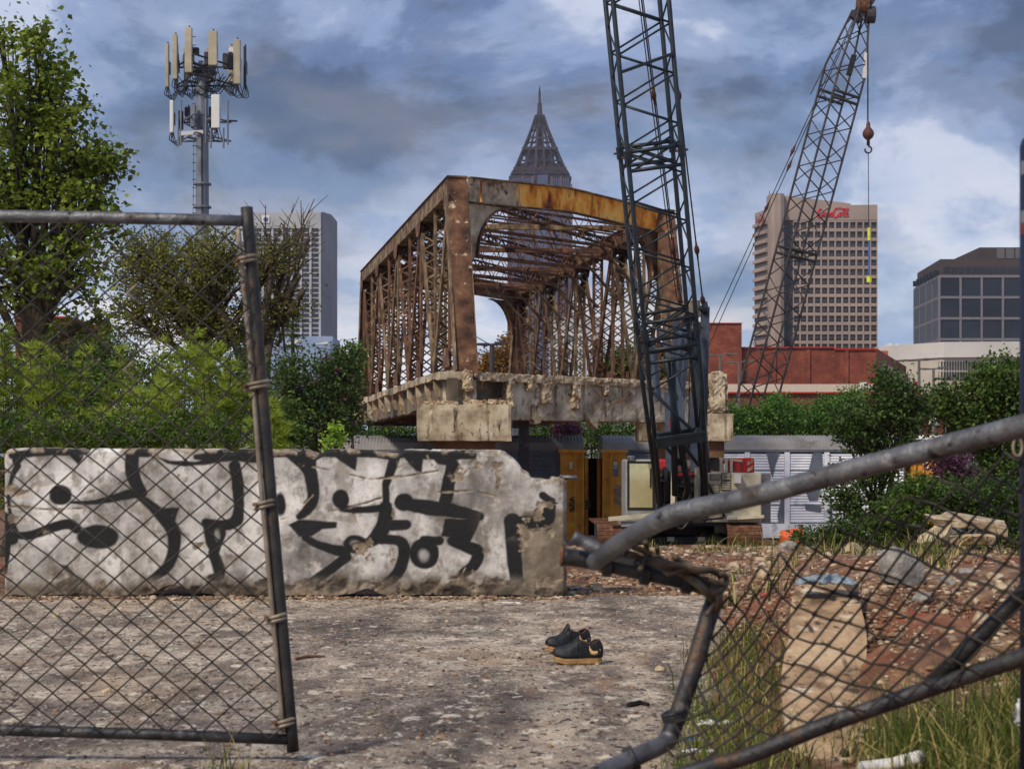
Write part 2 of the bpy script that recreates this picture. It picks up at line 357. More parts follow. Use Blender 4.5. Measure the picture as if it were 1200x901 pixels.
def pave_mat():
    m = mk('worn yard concrete', [(0.30, S(92,80,72)), (0.42, S(140,124,110)), (0.53, S(178,160,140)), (0.68, S(212,195,172))], 3.4, 14, 0.93, bump=1.0, bscale=48, stretch=(1.0, 0.6, 1), dist=0.3,
           over=[(S(196,168,134), 0.9, 0.52, 0.68, (1, .5, 1)), (S(88,76,68), 0.75, 0.50, 0.66, (1, .30, 1)), (S(70,60,54), 16, 0.56, 0.62, (1, .6, 1)), (S(222,208,184), 12, 0.57, 0.64, (1, .6, 1)),
                 (S(44,38,34), 38, 0.58, 0.63, (1, .55, 1)), (S(140,112,84), 2.2, 0.6, 0.72, (1, .5, 1)), (S(230,216,192), 55, 0.60, 0.66, (1, .55, 1)), (S(52,44,40), 90, .60, .66, (1, .6, 1))])
    N = m.node_tree.nodes; L = m.node_tree.links; b = N['Principled BSDF']; src = b.inputs['Base Color'].links[0].from_socket
    at = N.new('ShaderNodeAttribute'); at.attribute_name = 'stain'; mu = N.new('ShaderNodeMath'); mu.operation = 'MULTIPLY'; mu.inputs[1].default_value = .5; L.new(at.outputs['Fac'], mu.inputs[0])
    mx = N.new('ShaderNodeMix'); mx.data_type = 'RGBA'; L.new(mu.outputs[0], mx.inputs[0]); L.new(src, mx.inputs[6]); mx.inputs[7].default_value = (*S(64,55,50), 1); L.new(mx.outputs[2], b.inputs['Base Color'])
    return m
M_pave = pave_mat()
def seg_d(X, Z, a, b):
    ax, az = a; bx, bz = b; dx, dz = bx-ax, bz-az; t = np.clip(((X-ax)*dx + (Z-az)*dz) / (dx*dx + dz*dz + 1e-12), 0, 1)
    return np.hypot(X - ax - t*dx, Z - az - t*dz), t
def build_pavement():
    xs = np.arange(-5.4, 3.0, 0.03); ys = np.concatenate([np.linspace(-6, 4.6, 8), np.arange(4.7, 14.6, 0.03)])
    X, Y = np.meshgrid(xs, ys)
    jag = 0.35 * (fbm(X*1.3, Y*1.3, 7.0, 4) - 0.5)
    ex = edge_x(Y) + 0.12 + jag; ey = 14.0 + 0.35 * (fbm(X*1.1, X*0+2.0, 0.3, 4) - 0.5)
    d = np.maximum(X - ex, Y - ey)
    Z = 0.012 * (fbm(X*2.2, Y*3.2, 0.5, 4) - 0.5) + 0.009 * (fbm(X*14, Y*18, 0.9, 3) - 0.5)
    gro = np.abs(fbm(X*0.7 + 4, Y*1.6, 4.0, 3) - 0.5); Z = Z - 0.004 * (1 - sstep(0.0, 0.012, gro))       # shallow cracks
    Z = Z + 0.002 - np.clip(d + 0.12, 0, 0.3) * 0.28
    G = lambda px, py: ((px-600)/F*(EYE*F/(py-HY)), EYE*F/(py-HY))
    stain = np.zeros(X.shape); wn = fbm(X*5, Y*2.5, 3.0, 4)               # old tyre marks and oily runs
    for pts, w in (([(700, 790), (640, 812), (585, 850), (530, 890), (480, 930)], .07), ([(716, 782), (735, 815), (700, 862), (668, 900)], .05), ([(690, 812), (715, 840), (750, 880)], .035),
                   ([(0, 800), (160, 790), (330, 800)], .20), ([(240, 745), (420, 735), (560, 745)], .18), ([(100, 870), (300, 860), (420, 880)], .16), ([(520, 720), (700, 712), (800, 720)], .14), ([(760, 760), (800, 800), (780, 860)], .10)):
        q = [G(*p) for p in pts]
        for i in range(len(q)-1):
            dd, t = seg_d(X, Y, q[i], q[i+1]); stain = np.maximum(stain, (1 - sstep(w*.4, w*1.5, dd + w*1.6*(wn-.5))))
    stain = stain * sstep(.30, .55, fbm(X*9, Y*5, 6.0, 4))
    n, m = X.shape
    vs = np.stack([X.ravel(), Y.ravel(), Z.ravel()], 1)
    i = np.arange(n-1)[:, None] * m + np.arange(m-1)[None, :]
    fs = np.stack([i, i+1, i+m+1, i+m], -1).reshape(-1, 4)
    fs = fs[(d.ravel()[fs] < 0.10).all(1)]
    o = link('concrete_yard', np_mesh('concrete_yard', vs, fs, M_pave, smooth=True, attrs={'stain': stain.ravel()})); o['kind'] = 'structure'
build_pavement()

# ---- loose stones, one mesh for the uncountable gravel, single objects for the rocks one can pick out
M_stone = bpy.data.materials.new('loose rubble stone'); M_stone.use_nodes = True
def stone_nodes():
    nt = M_stone.node_tree; N = nt.nodes; L = nt.links; b = N['Principled BSDF']; b.inputs['Roughness'].default_value = 0.95
    at = N.new('ShaderNodeAttribute'); at.attribute_name = 'tint'; r = N.new('ShaderNodeValToRGB'); e = r.color_ramp.elements
    cs = [(0, S(58,44,34)), (0.25, S(104,74,54)), (0.45, S(146,112,82)), (0.62, S(128,112,96)), (0.82, S(198,176,144)), (1.0, S(78,72,68))]
    while len(e) < len(cs): e.new(0.5)
    for k, (p, c) in enumerate(cs): e[k].position = p; e[k].color = (*c, 1)
    L.new(at.outputs['Fac'], r.inputs[0]); L.new(r.outputs[0], b.inputs['Base Color'])
stone_nodes()
ICO = None
def ico():
    global ICO
    if ICO is None:
        p = (1 + 5**0.5) / 2
        v = np.array([(-1,p,0),(1,p,0),(-1,-p,0),(1,-p,0),(0,-1,p),(0,1,p),(0,-1,-p),(0,1,-p),(p,0,-1),(p,0,1),(-p,0,-1),(-p,0,1)], float); v /= np.linalg.norm(v[0])
        f = np.array([(0,11,5),(0,5,1),(0,1,7),(0,7,10),(0,10,11),(1,5,9),(5,11,4),(11,10,2),(10,7,6),(7,1,8),(3,9,4),(3,4,2),(3,2,6),(3,6,8),(3,8,9),(4,9,5),(2,4,11),(6,2,10),(8,6,7),(9,8,1)])
        ICO = (v, f)
    return ICO
def stones(name, pos, size, tint, flatness=0.55):
    v, f = ico(); n = len(pos)
    sc = size[:, None] * rng.uniform(0.35, 1.4, (n, 3)) * np.array([1, 1, flatness])
    jit = rng.uniform(0.7, 1.2, (n, 12, 1)); an = rng.uniform(0, 6.28, n)
    q = v[None] * jit * sc[:, None, :]
    c, s_ = np.cos(an)[:, None], np.sin(an)[:, None]
    q = np.stack([q[..., 0]*c - q[..., 1]*s_, q[..., 0]*s_ + q[..., 1]*c, q[..., 2]], -1) + pos[:, None, :]
    fs = (f[None] + 12*np.arange(n)[:, None, None]).reshape(-1, 3)
    return np_mesh(name, q.reshape(-1, 3), fs, M_stone, fattrs={'tint': np.repeat(tint, 20)})
def scatter_gravel():
    pos = []; size = []
    def put(n, x0, x1, y0, y1, s0, s1, dens=None):
        x = rng.uniform(x0, x1, n); y = y0 + (y1 - y0) * rng.uniform(0, 1, n) ** 1.0
        keep = (np.maximum(x - edge_x(y) - 0.1, y - 13.9) > rng.normal(0, 0.10, n)) & (fbm(x*0.8, y*0.8, 2.2, 3) > rng.uniform(0.15, 0.6, n))
        x, y = x[keep], y[keep]; s = s0 * (s1/s0) ** (rng.uniform(0, 1, len(x)) ** 2.2)
        pos.append(np.stack([x, y, gz(x, y) + s*0.12], 1)); size.append(s)
    put(15000, 0.2, 4.6, 13.8, 20, 0.007, 0.05)
    put(9000, 0.3, 9, 18, 30, 0.012, 0.09)
    put(6000, 0.5, 14, 28, 47, 0.03, 0.16)
    put(16000, 1.2, 4.2, 6.0, 14, 0.005, 0.035)
    put(12000, 1.5, 3.4, 5.6, 10, 0.006, 0.030)
    # a drift of chips and leaves along the foot of the slab, and pebbles over the yard
    x = rng.uniform(-4.2, 0.6, 1500); y = 13.62 - np.abs(rng.normal(0, 0.10, 1500)); pos.append(np.stack([x, y, x*0+0.008], 1)); size.append(0.006 + 0.03*rng.uniform(0, 1, 1500)**3)
    x = rng.uniform(-4.2, 1.6, 9000); y = rng.uniform(5, 13.6, 9000); k = x < edge_x(y); x, y = x[k], y[k]
    pos.append(np.stack([x, y, x*0+0.004], 1)); size.append(0.0025 + 0.016*rng.uniform(0, 1, len(x))**7)
    pos = np.concatenate(pos); size = np.concatenate(size)
    me = stones('gravel', pos, size, np.clip(rng.beta(2, 2, len(pos)), 0, 1))
    tag(link('gravel', me), 'loose tan and brown rubble gravel over the dirt', 'gravel', kind='stuff')
scatter_gravel()

# ================================================================== GRAFFITI SLAB
WD = 13.66                                     # distance of the slab's painted face
def A(x, y): return (x/3, 480 + y/3)           # tracing frames for the lettering
def B(x, y): return (300 + x/3, 480 + y/3)
def wl(p): q = P(p[0], p[1], WD); return (q.x, q.z)
STROKES = []; POLYS = []; ELLS = []
def st(f, pts, w):
    w = w if isinstance(w, list) else [w]*len(pts); q = [wl(f(*p)) for p in pts]; m = len(q); out = []; ow = []
    for i in range(m-1):
        p0, p1, p2, p3 = (np.array(q[j]) for j in (max(i-1, 0), i, i+1, min(i+2, m-1)))
        for k in range(4):
            t = k/4; out.append(tuple(.5*(2*p1 + (p2-p0)*t + (2*p0-5*p1+4*p2-p3)*t*t + (3*p1-p0-3*p2+p3)*t**3))); ow.append(w[i]*(1-t) + w[i+1]*t)
    STROKES.append((out + [q[-1]], ow + [w[-1]]))
def po(f, pts): POLYS.append([wl(f(*p)) for p in pts])
def el(f, c, rx, ry, rot=0): ELLS.append((wl(f(*c)), rx/3/F*WD, ry/3/F*WD, rot))
po(A, [(38,150),(300,143),(292,170),(275,197),(252,172),(235,155),(130,157),(90,168),(62,200),(44,190)])
st(A, [(62,195),(36,250),(30,330),(42,395),(60,440)], [18,10,9,12,20])
st(A, [(52,440),(110,440),(180,415),(240,402),(268,418)], [20,22,24,24,24]); el(A, (345,445), 76, 43)
el(A, (213,300), 41, 36); st(A, [(250,326),(330,325),(450,297),(495,290)], [8,12,24,30])
st(A, [(466,148),(464,210),(478,258),(500,292)], [36,34,32,26])
st(A, [(478,300),(540,345),(592,402),(613,452),(606,510),(580,560),(530,600)], [14,26,36,34,28,24,14]); po(A, [(556,345),(632,343),(612,402),(580,395)])
st(A, [(8,385),(10,470),(10,565)], [40,44,24]); st(A, [(0,420),(45,455)], 30)
po(A, [(205,540),(240,548),(262,580),(300,600),(330,625),(300,640),(205,640),(195,610),(245,585)])
po(A, [(448,143),(522,147),(520,160),(460,170)])
po(A, [(545,165),(600,178),(690,182),(740,165),(800,160),(880,150),(895,165),(885,185),(800,178),(730,192),(650,200),(590,190)])
st(A, [(826,200),(836,260),(842,340),(832,388),(790,406),(722,396)], [30,28,26,30,26,20]); el(A, (850,298), 13, 16)
po(A, [(713,388),(740,400),(792,395),(792,440),(768,505),(742,512),(722,470)])
st(A, [(748,505),(768,555),(768,585),(738,587)], [26,30,24,14])
po(B, [(60,150),(360,150),(352,216),(335,208),(308,185),(280,168),(240,166),(215,180),(208,260),(180,212),(140,170)])
st(B, [(120,160),(180,200),(196,250),(200,310),(182,350),(152,376)], [20,34,34,30,26,18]); el(B, (84,332), 20, 43)
po(B, [(110,405),(150,385),(220,388),(285,394),(284,416),(232,420),(195,446),(150,446)])
st(B, [(172,448),(230,480),(312,502)], [18,20,30]); st(B, [(318,520),(250,572),(168,626)], [26,24,22]); st(B, [(195,605),(262,638)], 18)
el(B, (300,314), 30, 34); st(B, [(300,346),(380,352),(462,342)], [16,18,20]); el(B, (463,337), 16, 14)
st(B, [(490,165),(470,232),(456,272),(458,340)], [26,24,18,18]); st(B, [(456,340),(456,390),(432,440),(398,468)], [30,38,36,24]); st(B, [(458,406),(527,405)], 26)
el(B, (350,474), 46, 34); st(B, [(436,456),(500,460),(522,490),(512,548),(480,592),(430,622)], [24,26,30,30,26,18])
po(B, [(370,150),(495,152),(480,178),(400,170)]); po(B, [(500,152),(590,150),(582,222),(560,215),(520,172)]); po(B, [(598,152),(752,152),(752,170),(700,178),(690,200),(640,190)])
st(B, [(690,190),(672,290),(658,345)], [30,32,28]); el(B, (520,325), 36, 32); st(B, [(520,330),(600,345),(680,352),(786,374)], [26,38,36,24])
po(B, [(688,380),(792,385),(752,472),(700,452),(650,446),(662,384)]); el(B, (592,505), 53, 54); st(B, [(590,462),(645,462)], 24)
st(B, [(690,462),(742,482),(780,502),(766,546),(730,572),(712,602),(650,636)], [26,30,32,28,22,24,18]); st(B, [(700,600),(790,650)], [22,46])
st(B, [(1036,330),(1024,380),(980,396),(900,396)], [28,36,30,34]); st(B, [(902,392),(905,470),(916,585)], [42,38,34]); st(B, [(930,600),(850,650)], [22,40])
st(B, [(0,613),(80,618),(160,628)], 12); po(B, [(5,600),(40,590),(60,612),(20,625)]); st(B, [(1010,300),(1040,320)], 20)
st(A, [(450,150),(520,152)], 22); st(A, [(690,166),(800,160),(890,160),(945,156)], [16,30,36,30]); st(B, [(0,152),(180,150),(360,150)], 24); st(B, [(365,152),(500,158)], 22); st(B, [(500,156),(640,160),(760,157)], 22)
st(A, [(40,160),(150,150),(300,148)], 18)
GREY = []                                       # hazy silver hearts inside the filled ovals
for f, c, rx, ry in ((B, (590,512), 26, 30), (B, (345,470), 24, 16), (A, (762,440), 14, 30)):
    GREY.append((wl(f(*c)), rx/3/F*WD, ry/3/F*WD))
def inpoly(X, Z, poly):
    r = np.zeros(X.shape, bool); n = len(poly)
    for i in range(n):
        (x1, z1), (x2, z2) = poly[i], poly[(i+1) % n]
        c = ((z1 > Z) != (z2 > Z)) & (X < (x2-x1) * (Z-z1) / (z2 - z1 + 1e-12) + x1); r ^= c
    return r
def paint_mask(X, Z):
    wob = 0.010; X = X + wob*(fbm(X*7, Z*7, 1.0, 3)-0.5)*2; Z = Z + wob*(fbm(X*7+9, Z*7, 2.0, 3)-0.5)*2
    k = 1/3/F*WD; m = np.zeros(X.shape); so = 0.010
    for pts, w in STROKES:
        for i in range(len(pts)-1):
            d, t = seg_d(X, Z, pts[i], pts[i+1]); rad = (w[i]*(1-t) + w[i+1]*t) * 0.74 * k
            m = np.maximum(m, 1 - sstep(-so, so, d - rad))
    for p in POLYS:
        ins = inpoly(X, Z, p); d = np.full(X.shape, 9.0)
        for i in range(len(p)): d = np.minimum(d, seg_d(X, Z, p[i], p[(i+1) % len(p)])[0])
        m = np.maximum(m, 1 - sstep(-so, so, np.where(ins, -d, d)))
    for c, rx, ry, r in ELLS:
        e = np.hypot((X-c[0])/rx, (Z-c[1])/ry); m = np.maximum(m, 1 - sstep(-so, so, (e-1)*min(rx, ry)))
    halo = np.zeros(X.shape)
    for pts, w in STROKES:
        for i in range(len(pts)-1):
            d, t = seg_d(X, Z, pts[i], pts[i+1]); halo = np.maximum(halo, 1 - sstep(0, .10, d - (w[i]*(1-t) + w[i+1]*t)*.5*k))
    m = np.maximum(m, halo*.24*sstep(.3, .7, fbm(X*4, Z*4, 7.0, 3)))
    for c, rx, ry in GREY:
        e = np.hypot((X-c[0])/rx, (Z-c[1])/ry); m = m * (1 - 0.55*(1 - sstep(0.3, 1.0, e)))
    return m
def slab_mat():
    m = bpy.data.materials.new('painted concrete slab'); m.use_nodes = True; nt = m.node_tree; N = nt.nodes; L = nt.links
    b = N['Principled BSDF']; b.inputs['Roughness'].default_value = 0.82
    tc = N.new('ShaderNodeTexCoord')
    def at(n): a = N.new('ShaderNodeAttribute'); a.attribute_name = n; return a.outputs['Fac']
    def nz(sc, det, st=(1,1,1), off=0.0):
        mp = N.new('ShaderNodeMapping'); mp.inputs['Scale'].default_value = st; mp.inputs['Location'].default_value = (off,off,off); L.new(tc.outputs['Object'], mp.inputs[0])
        n = N.new('ShaderNodeTexNoise'); n.inputs['Scale'].default_value = sc; n.inputs['Detail'].default_value = det; n.inputs['Roughness'].default_value = 0.62; L.new(mp.outputs[0], n.inputs[0]); return n.outputs[0]
    def rp(s, stops):
        r = N.new('ShaderNodeValToRGB'); e = r.color_ramp.elements
        while len(e) < len(stops): e.new(0.5)
        for k, (p, c) in enumerate(stops): e[k].position = p; e[k].color = (*c, 1)
        L.new(s, r.inputs[0]); return r.outputs[0]
    def mx(f, a, c):
        x = N.new('ShaderNodeMix'); x.data_type = 'RGBA'; L.new(f, x.inputs[0]); L.new(a, x.inputs[6])
        if isinstance(c, tuple): x.inputs[7].default_value = (*c, 1)
        else: L.new(c, x.inputs[7])
        return x.outputs[2]
    def mul(a, c):
        x = N.new('ShaderNodeMath'); x.operation = 'MULTIPLY'; L.new(a, x.inputs[0])
        if isinstance(c, float): x.inputs[1].default_value = c
        else: L.new(c, x.inputs[1])
        return x.outputs[0]
    bw = [(0, (0,0,0)), (1, (1,1,1))]
    conc = rp(nz(4, 10), [(0.30, S(72,62,52)), (0.48, S(110,98,82)), (0.7, S(156,142,120))])
    silver = rp(nz(2.2, 9, (1, 1, .8), 4), [(0.32, S(96,92,88)), (0.42, S(142,137,132)), (0.52, S(188,183,177)), (0.64, S(228,224,218))])
    silver = mx(mul(rp(nz(2.6, 8, (1.2,1,.35), 7), [(0.52, (0,0,0)), (0.72, (1,1,1))]), 0.75), silver, S(140,130,118))
    silver = mx(mul(rp(nz(11, 9, (1,1,.7), 2), [(0.52, (0,0,0)), (0.64, (1,1,1))]), 0.65), silver, S(108,99,89))
    silver = mx(mul(rp(nz(5, 9, (1,1,1), 13), [(0.56, (0,0,0)), (0.66, (1,1,1))]), 0.6), silver, S(226,221,212))
    col = mx(at('silver'), conc, silver)
    keep = rp(nz(9, 9, (1,1,1), 11), [(0.25, (0.0,0.0,0.0)), (0.31, (1,1,1))])
    col = mx(mul(at('black'), keep), col, rp(nz(3, 6, (1,1,1), 5), [(0.3, S(8,8,9)), (0.75, S(26,25,26))]))
    # chips that break through the paint to pale stone
    col = mx(at('chip'), col, rp(nz(14, 8, (1,1,1), 3), [(0.3, S(86,73,60)), (0.5, S(136,120,100)), (0.72, S(184,170,148))]))
    col = mx(at('foot'), col, rp(nz(9, 8, (1,1,1), 6), [(0.35, S(34,29,25)), (0.55, S(70,58,47)), (0.72, S(112,95,76))]))
    col = mx(mul(rp(nz(46, 6, (1,1,1), 1), [(0.62, (0,0,0)), (0.69, (1,1,1))]), 0.55), col, S(70,62,54))
    L.new(col, b.inputs['Base Color'])
    bp = N.new('ShaderNodeBump'); bp.inputs['Strength'].default_value = 0.55; bp.inputs['Distance'].default_value = 0.012
    L.new(nz(26, 10), bp.inputs['Height']); L.new(bp.outputs[0], b.inputs['Normal'])
    return m
def build_slab():
    x0, x1 = P(4, 0, WD).x, P(664, 0, WD).x
    xs = np.linspace(x0, x1, 640); nv = 176
    top_px = np.interp(np.linspace(4, 664, 640), [4, 12, 586, 592, 603, 612, 622, 640, 664], [529, 525, 527, 529, 538, 549, 556, 558, 561])
    top = EYE + (HY - top_px) / F * WD + 0.012*(fbm(xs*9, xs*0, 0.0, 4)-0.5) - 0.03*sstep(0.60, 0.75, fbm(xs*5, xs*0+4, 1.0, 3))
    bot = 0.0 + 0.03*fbm(xs*5, xs*0+2, 1.0, 3) + 0.10*np.exp(-((xs - P(203, 0, WD).x)/0.16)**2) + 0.05*np.exp(-((xs - P(430, 0, WD).x)/0.1)**2)
    tv = np.linspace(0, 1, nv); X = np.repeat(xs[None], nv, 0); Z = bot[None] + (top-bot)[None] * tv[:, None]
    black = paint_mask(X, Z)
    px = 600 + X/WD*F; py = HY - (Z-EYE)/WD*F
    n1 = fbm(X*3, Z*3, 0.0, 5); n2 = fbm(X*9, Z*9, 3.0, 5)
    foot = (1 - sstep(0.06, 0.22, Z + 0.26*(n1-0.5))) * (0.4 + 0.6*sstep(0.35, 0.6, n2))
    edge = sstep(-0.05, -0.012, Z - top[None] + 0.04*(n2-0.5)) + sstep(x1-0.08, x1-0.02, X + 0.08*(n2-0.5))
    gouge = np.zeros(X.shape)                                  # long pale scratches across the lettering
    for a, c in (((90,290,),(470,235)), ((560,205),(890,190))): pass
    for f, pts in ((A, [(250,318),(330,285),(420,262),(500,225)]), (B, [(90,385),(220,365),(330,345),(440,310)]), (B, [(200,200),(330,228),(400,245),(520,235),(640,215)]),
                   (B, [(150,375),(170,330),(200,300)]), (B, [(960,380),(985,400),(1000,430)]), (B, [(600,160),(620,200)]), (B, [(490,165),(500,205),(530,190)]), (A, [(700,200),(725,160)]),
                   (B, [(640,290),(760,285),(900,320)]), (B, [(950,350),(1060,330)]), (A, [(20,340),(180,352),(345,345)]), (B, [(705,610),(720,580),(735,555)])):
        q = [wl(f(*p)) for p in pts]
        for i in range(len(q)-1):
            d, t = seg_d(X, Z, q[i], q[i+1]); gouge = np.maximum(gouge, (1 - sstep(0.003, 0.011, d + 0.030*(n2-0.5))) * sstep(.35, .6, fbm(X*6+i, Z*6, 9.0, 3)))
    spots = sstep(0.66, 0.72, n2) * sstep(0.5, 0.62, fbm(X*1.7, Z*1.7, 8.0, 3))
    torn = sstep(0.0, 1.0, (px-540)/90) * sstep(0.56, 0.64, n1) * sstep(0, 30, 640-py) * 0.7
    chip = np.clip(np.maximum.reduce([foot, edge*0.9*sstep(.46, .58, n2), gouge, spots, torn]), 0, 1)
    bare = sstep(608, 616, px + 8*(n2-0.5)) * sstep(592, 602, py + 10*(n1-0.5))        # unpainted brown corner
    silver = np.clip(1 - bare - 0.9*sstep(0.62, 0.7, n2)*0.5, 0, 1) * (1 - 0.85*(1 - sstep(0.05, 0.14, Z + 0.1*(n2-0.5))))
    dep = 0.003*(n2-0.5) + 0.005*(n1-0.5) + chip*(0.008 + 0.03*foot*fbm(X*6, Z*6, 5.0, 4)) + 0.05*foot*(fbm(X*4, Z*5, 6.0, 4)-0.35) + 0.03*sstep(0.45, 0.7, n1)*torn
    bev = 0.03*sstep(-0.035, 0.0, Z-top[None])**2 + 0.05*sstep(x1-0.04, x1, X)**2 + 0.04*sstep(x0+0.03, x0, X)**2
    Y = WD + dep + bev
    # black paint still clings in the chipped band at the foot
    black = black * (1 - 0.35*foot)
    n, m = X.shape
    vs = np.stack([X.ravel(), Y.ravel(), Z.ravel()], 1); i = np.arange(n-1)[:, None]*m + np.arange(m-1)[None, :]
    fs = np.stack([i, i+1, i+m+1, i+m], -1).reshape(-1, 4)
    loop = np.concatenate([np.arange(m), np.arange(1, n)*m + m-1, (n-1)*m + np.arange(m-2, -1, -1), np.arange(n-2, 0, -1)*m])
    rings = []; k0 = len(vs); extra = []
    for d in (0.05, 0.14, 0.26, 0.38, 0.48):
        q = vs[loop].copy(); q[:, 1] = WD + d; w = fbm(q[:, 0]*7, q[:, 2]*7 + d*20, d*30, 3)-0.5
        q[:, 2] += 0.03*w; q[:, 0] += 0.03*w; extra.append(q); rings.append(k0 + np.arange(len(loop))); k0 += len(loop)
    vs = np.concatenate([vs] + extra); prev = loop; nl = len(loop); ef = []
    for r in rings:
        ef.append(np.stack([prev, r, np.roll(r, -1), np.roll(prev, -1)], 1)); prev = r
    fs = np.concatenate([fs] + ef)
    pad = len(vs) - n*m; z = np.zeros(pad)
    at = V((0, WD + 0.24, 0)); at.x = (x0+x1)/2
    attrs = {'black': np.concatenate([black.ravel(), z]), 'silver': np.concatenate([silver.ravel(), z]), 'chip': np.concatenate([chip.ravel(), z + 0.8]), 'foot': np.concatenate([(foot*sstep(.40, .58, fbm(X*3.2, Z*7, 13.0, 5))).ravel(), z])}
    me = np_mesh('concrete_slab', vs, fs, slab_mat(), off=at, smooth=True, attrs=attrs)
    o = link('concrete_slab', me, loc=at); tag(o, 'long upright concrete slab sprayed with silver and black graffiti lettering', 'concrete wall')
    # back face
    bm = MB(); q = extra[-1] + np.array([0, 0.001, 0]); bm.add(q.tolist(), [tuple(range(len(q)))]); bm.build('back_face', M_conc_old, o)
    stub = MB().tube([P(656, 559, WD+0.1), P(676, 559.5, WD+0.06)], 0.018, 8); stub.build('rebar_pipe', M_galv, o, smooth=True)
build_slab()

# ================================================================== CHAIN LINK GATES
def smooth_path(pts, n):
    """Catmull-Rom through pts"""
    pts = [V(p) for p in pts]; out = []; m = len(pts)
    for i in range(m-1):
        p0, p1, p2, p3 = pts[max(i-1, 0)], pts[i], pts[i+1], pts[min(i+2, m-1)]
        for k in range(n):
            t = k/n; out.append(0.5*((2*p1) + (p2-p0)*t + (2*p0-5*p1+4*p2-p3)*t*t + (3*p1-p0-3*p2+p3)*t**3))
    return out + [pts[-1]]
def chain_wires(surface, nu, nv, r, mat, parent, skip=lambda u, v: False, wob=0.0):
    """one zigzag wire per half diamond, laid on surface(u, v) -> point; u, v in 0..1"""
    for k in range(nu):
        pts = []; runs = []
        for j in range(nv+1):
            u = (k + ((j + k) % 2)) / nu; v = j / nv
            if u > 1: u = 1
            if skip(u, v):
                if len(pts) > 2: runs.append(pts)
                pts = []; continue
            p = surface(u, v) + V((random.uniform(-wob, wob), ((-1)**j)*0.004, random.uniform(-wob, wob)))
            pts.append(p)
        if len(pts) > 2: runs.append(pts)
        for run in runs:
            q = []
            for i, p in enumerate(run):                          # small crimp at each knuckle
                if 0 < i < len(run)-1:
                    e = p + (p - (run[i-1] + run[i+1])*.5)*.05; q += [p.lerp(run[i-1], 0.07), e, p.lerp(run[i+1], 0.07)]
                else: q.append(p)
            MB().tube(q, r, 5, False).build('wire', mat, parent, smooth=True)
def build_left_gate():
    d = 6.2; r = 0.0235
    top, bot = P(289, 243, d), P(343.5, 880, d)
    g = empty('chain_link_gate', V((bot.x, d, 0)), 'leaning chain link gate leaf with grey pipe frame left of the gap', 'gate')
    post = smooth_path([top, P(307, 460, d), P(324, 660, d), bot], 6)
    MB().tube(post, r, 14).build('gate_post', M_gatepost, g, smooth=True)
    MB().tube([P(-260, 252, d), P(-20, 253, d), P(80, 254.5, d), P(205, 257, d), P(284, 259, d)], [r, r, r, r*0.98, r*0.9], 12).build('top_rail', M_galv, g, smooth=True)
    MB().tube([P(-260, 848, d), P(0, 855, d), P(180, 860, d), P(338, 866, d)], [r*0.95, r*0.95, r*0.95, r*0.9], 12).build('bottom_rail', M_galv_dull, g, smooth=True)
    MB().tube([P(-258, 250, d), P(-258, 880, d)], r, 12).build('gate_post', M_gatepost, g, smooth=True)
    tb = smooth_path([P(279, 268, d-.02), P(285, 330, d-.02), P(297, 460, d-.02), P(305, 560, d-.025), P(316, 680, d-.02), P(332, 858, d-.02)], 5)
    MB().tube(tb, [0.010]*len(tb), 6).build('tension_bar', M_band, g, smooth=True)
    for k, (y, x0, x1) in enumerate(((305, 278, 300), (452, 287, 315), (591, 299, 322), (724, 313, 335), (846, 322, 345))):
        b = MB(); cy = d; a0 = P(x0, y, d); a1 = P(x1, y+4, d); xm = (a0.x+a1.x)/2; rad = (a1.x-a0.x)/2
        ring = [V((xm + rad*math.cos(t), cy + 0.034*math.sin(t), a0.z + 0.010*math.cos(t))) for t in np.linspace(0, 2*math.pi, 17)]
        for zz in (-0.008, 0.008): b.tube([p + V((0, 0, zz)) for p in ring], 0.0075, 6, False)
        bd = b.build('tension_band', M_band, g, smooth=True)
        MB().tube([P(x0-1, y, d-0.05), P(x0+1, y, d+0.03)], 0.009, 6).build('bolt', M_track, bd)
    def surf(u, v):
        x = -250 + u*(np.interp(v, [0, 1], [282, 336]) + 250); yt = 262; yb = 862
        sag = 4*math.sin(u*9)*math.sin(v*5) + 1.5*math.sin(u*17+v*9)
        y = yt + v*(yb - yt) + sag*min(1, 8*min(v, 1-v)) + 6*math.sin(u*7)*v
        return P(x + 4*math.sin(v*7+u*5)*min(1, 10*(1-u)), y, d - 0.03 + 0.03*math.sin(u*11+v*5))
    chain_wires(surf, 30, 37, 0.0034, M_wire, g, wob=0.0015)
    for (x, y) in ((149, 432), (153, 342)):
        b = MB(); b.tube([P(x+8, y-9, d-.05), P(x-4, y+1, d-.05), P(x+11, y+13, d-.05)], 0.005, 6); b.build('wire_tie', M_band, g, smooth=True)
build_left_gate()

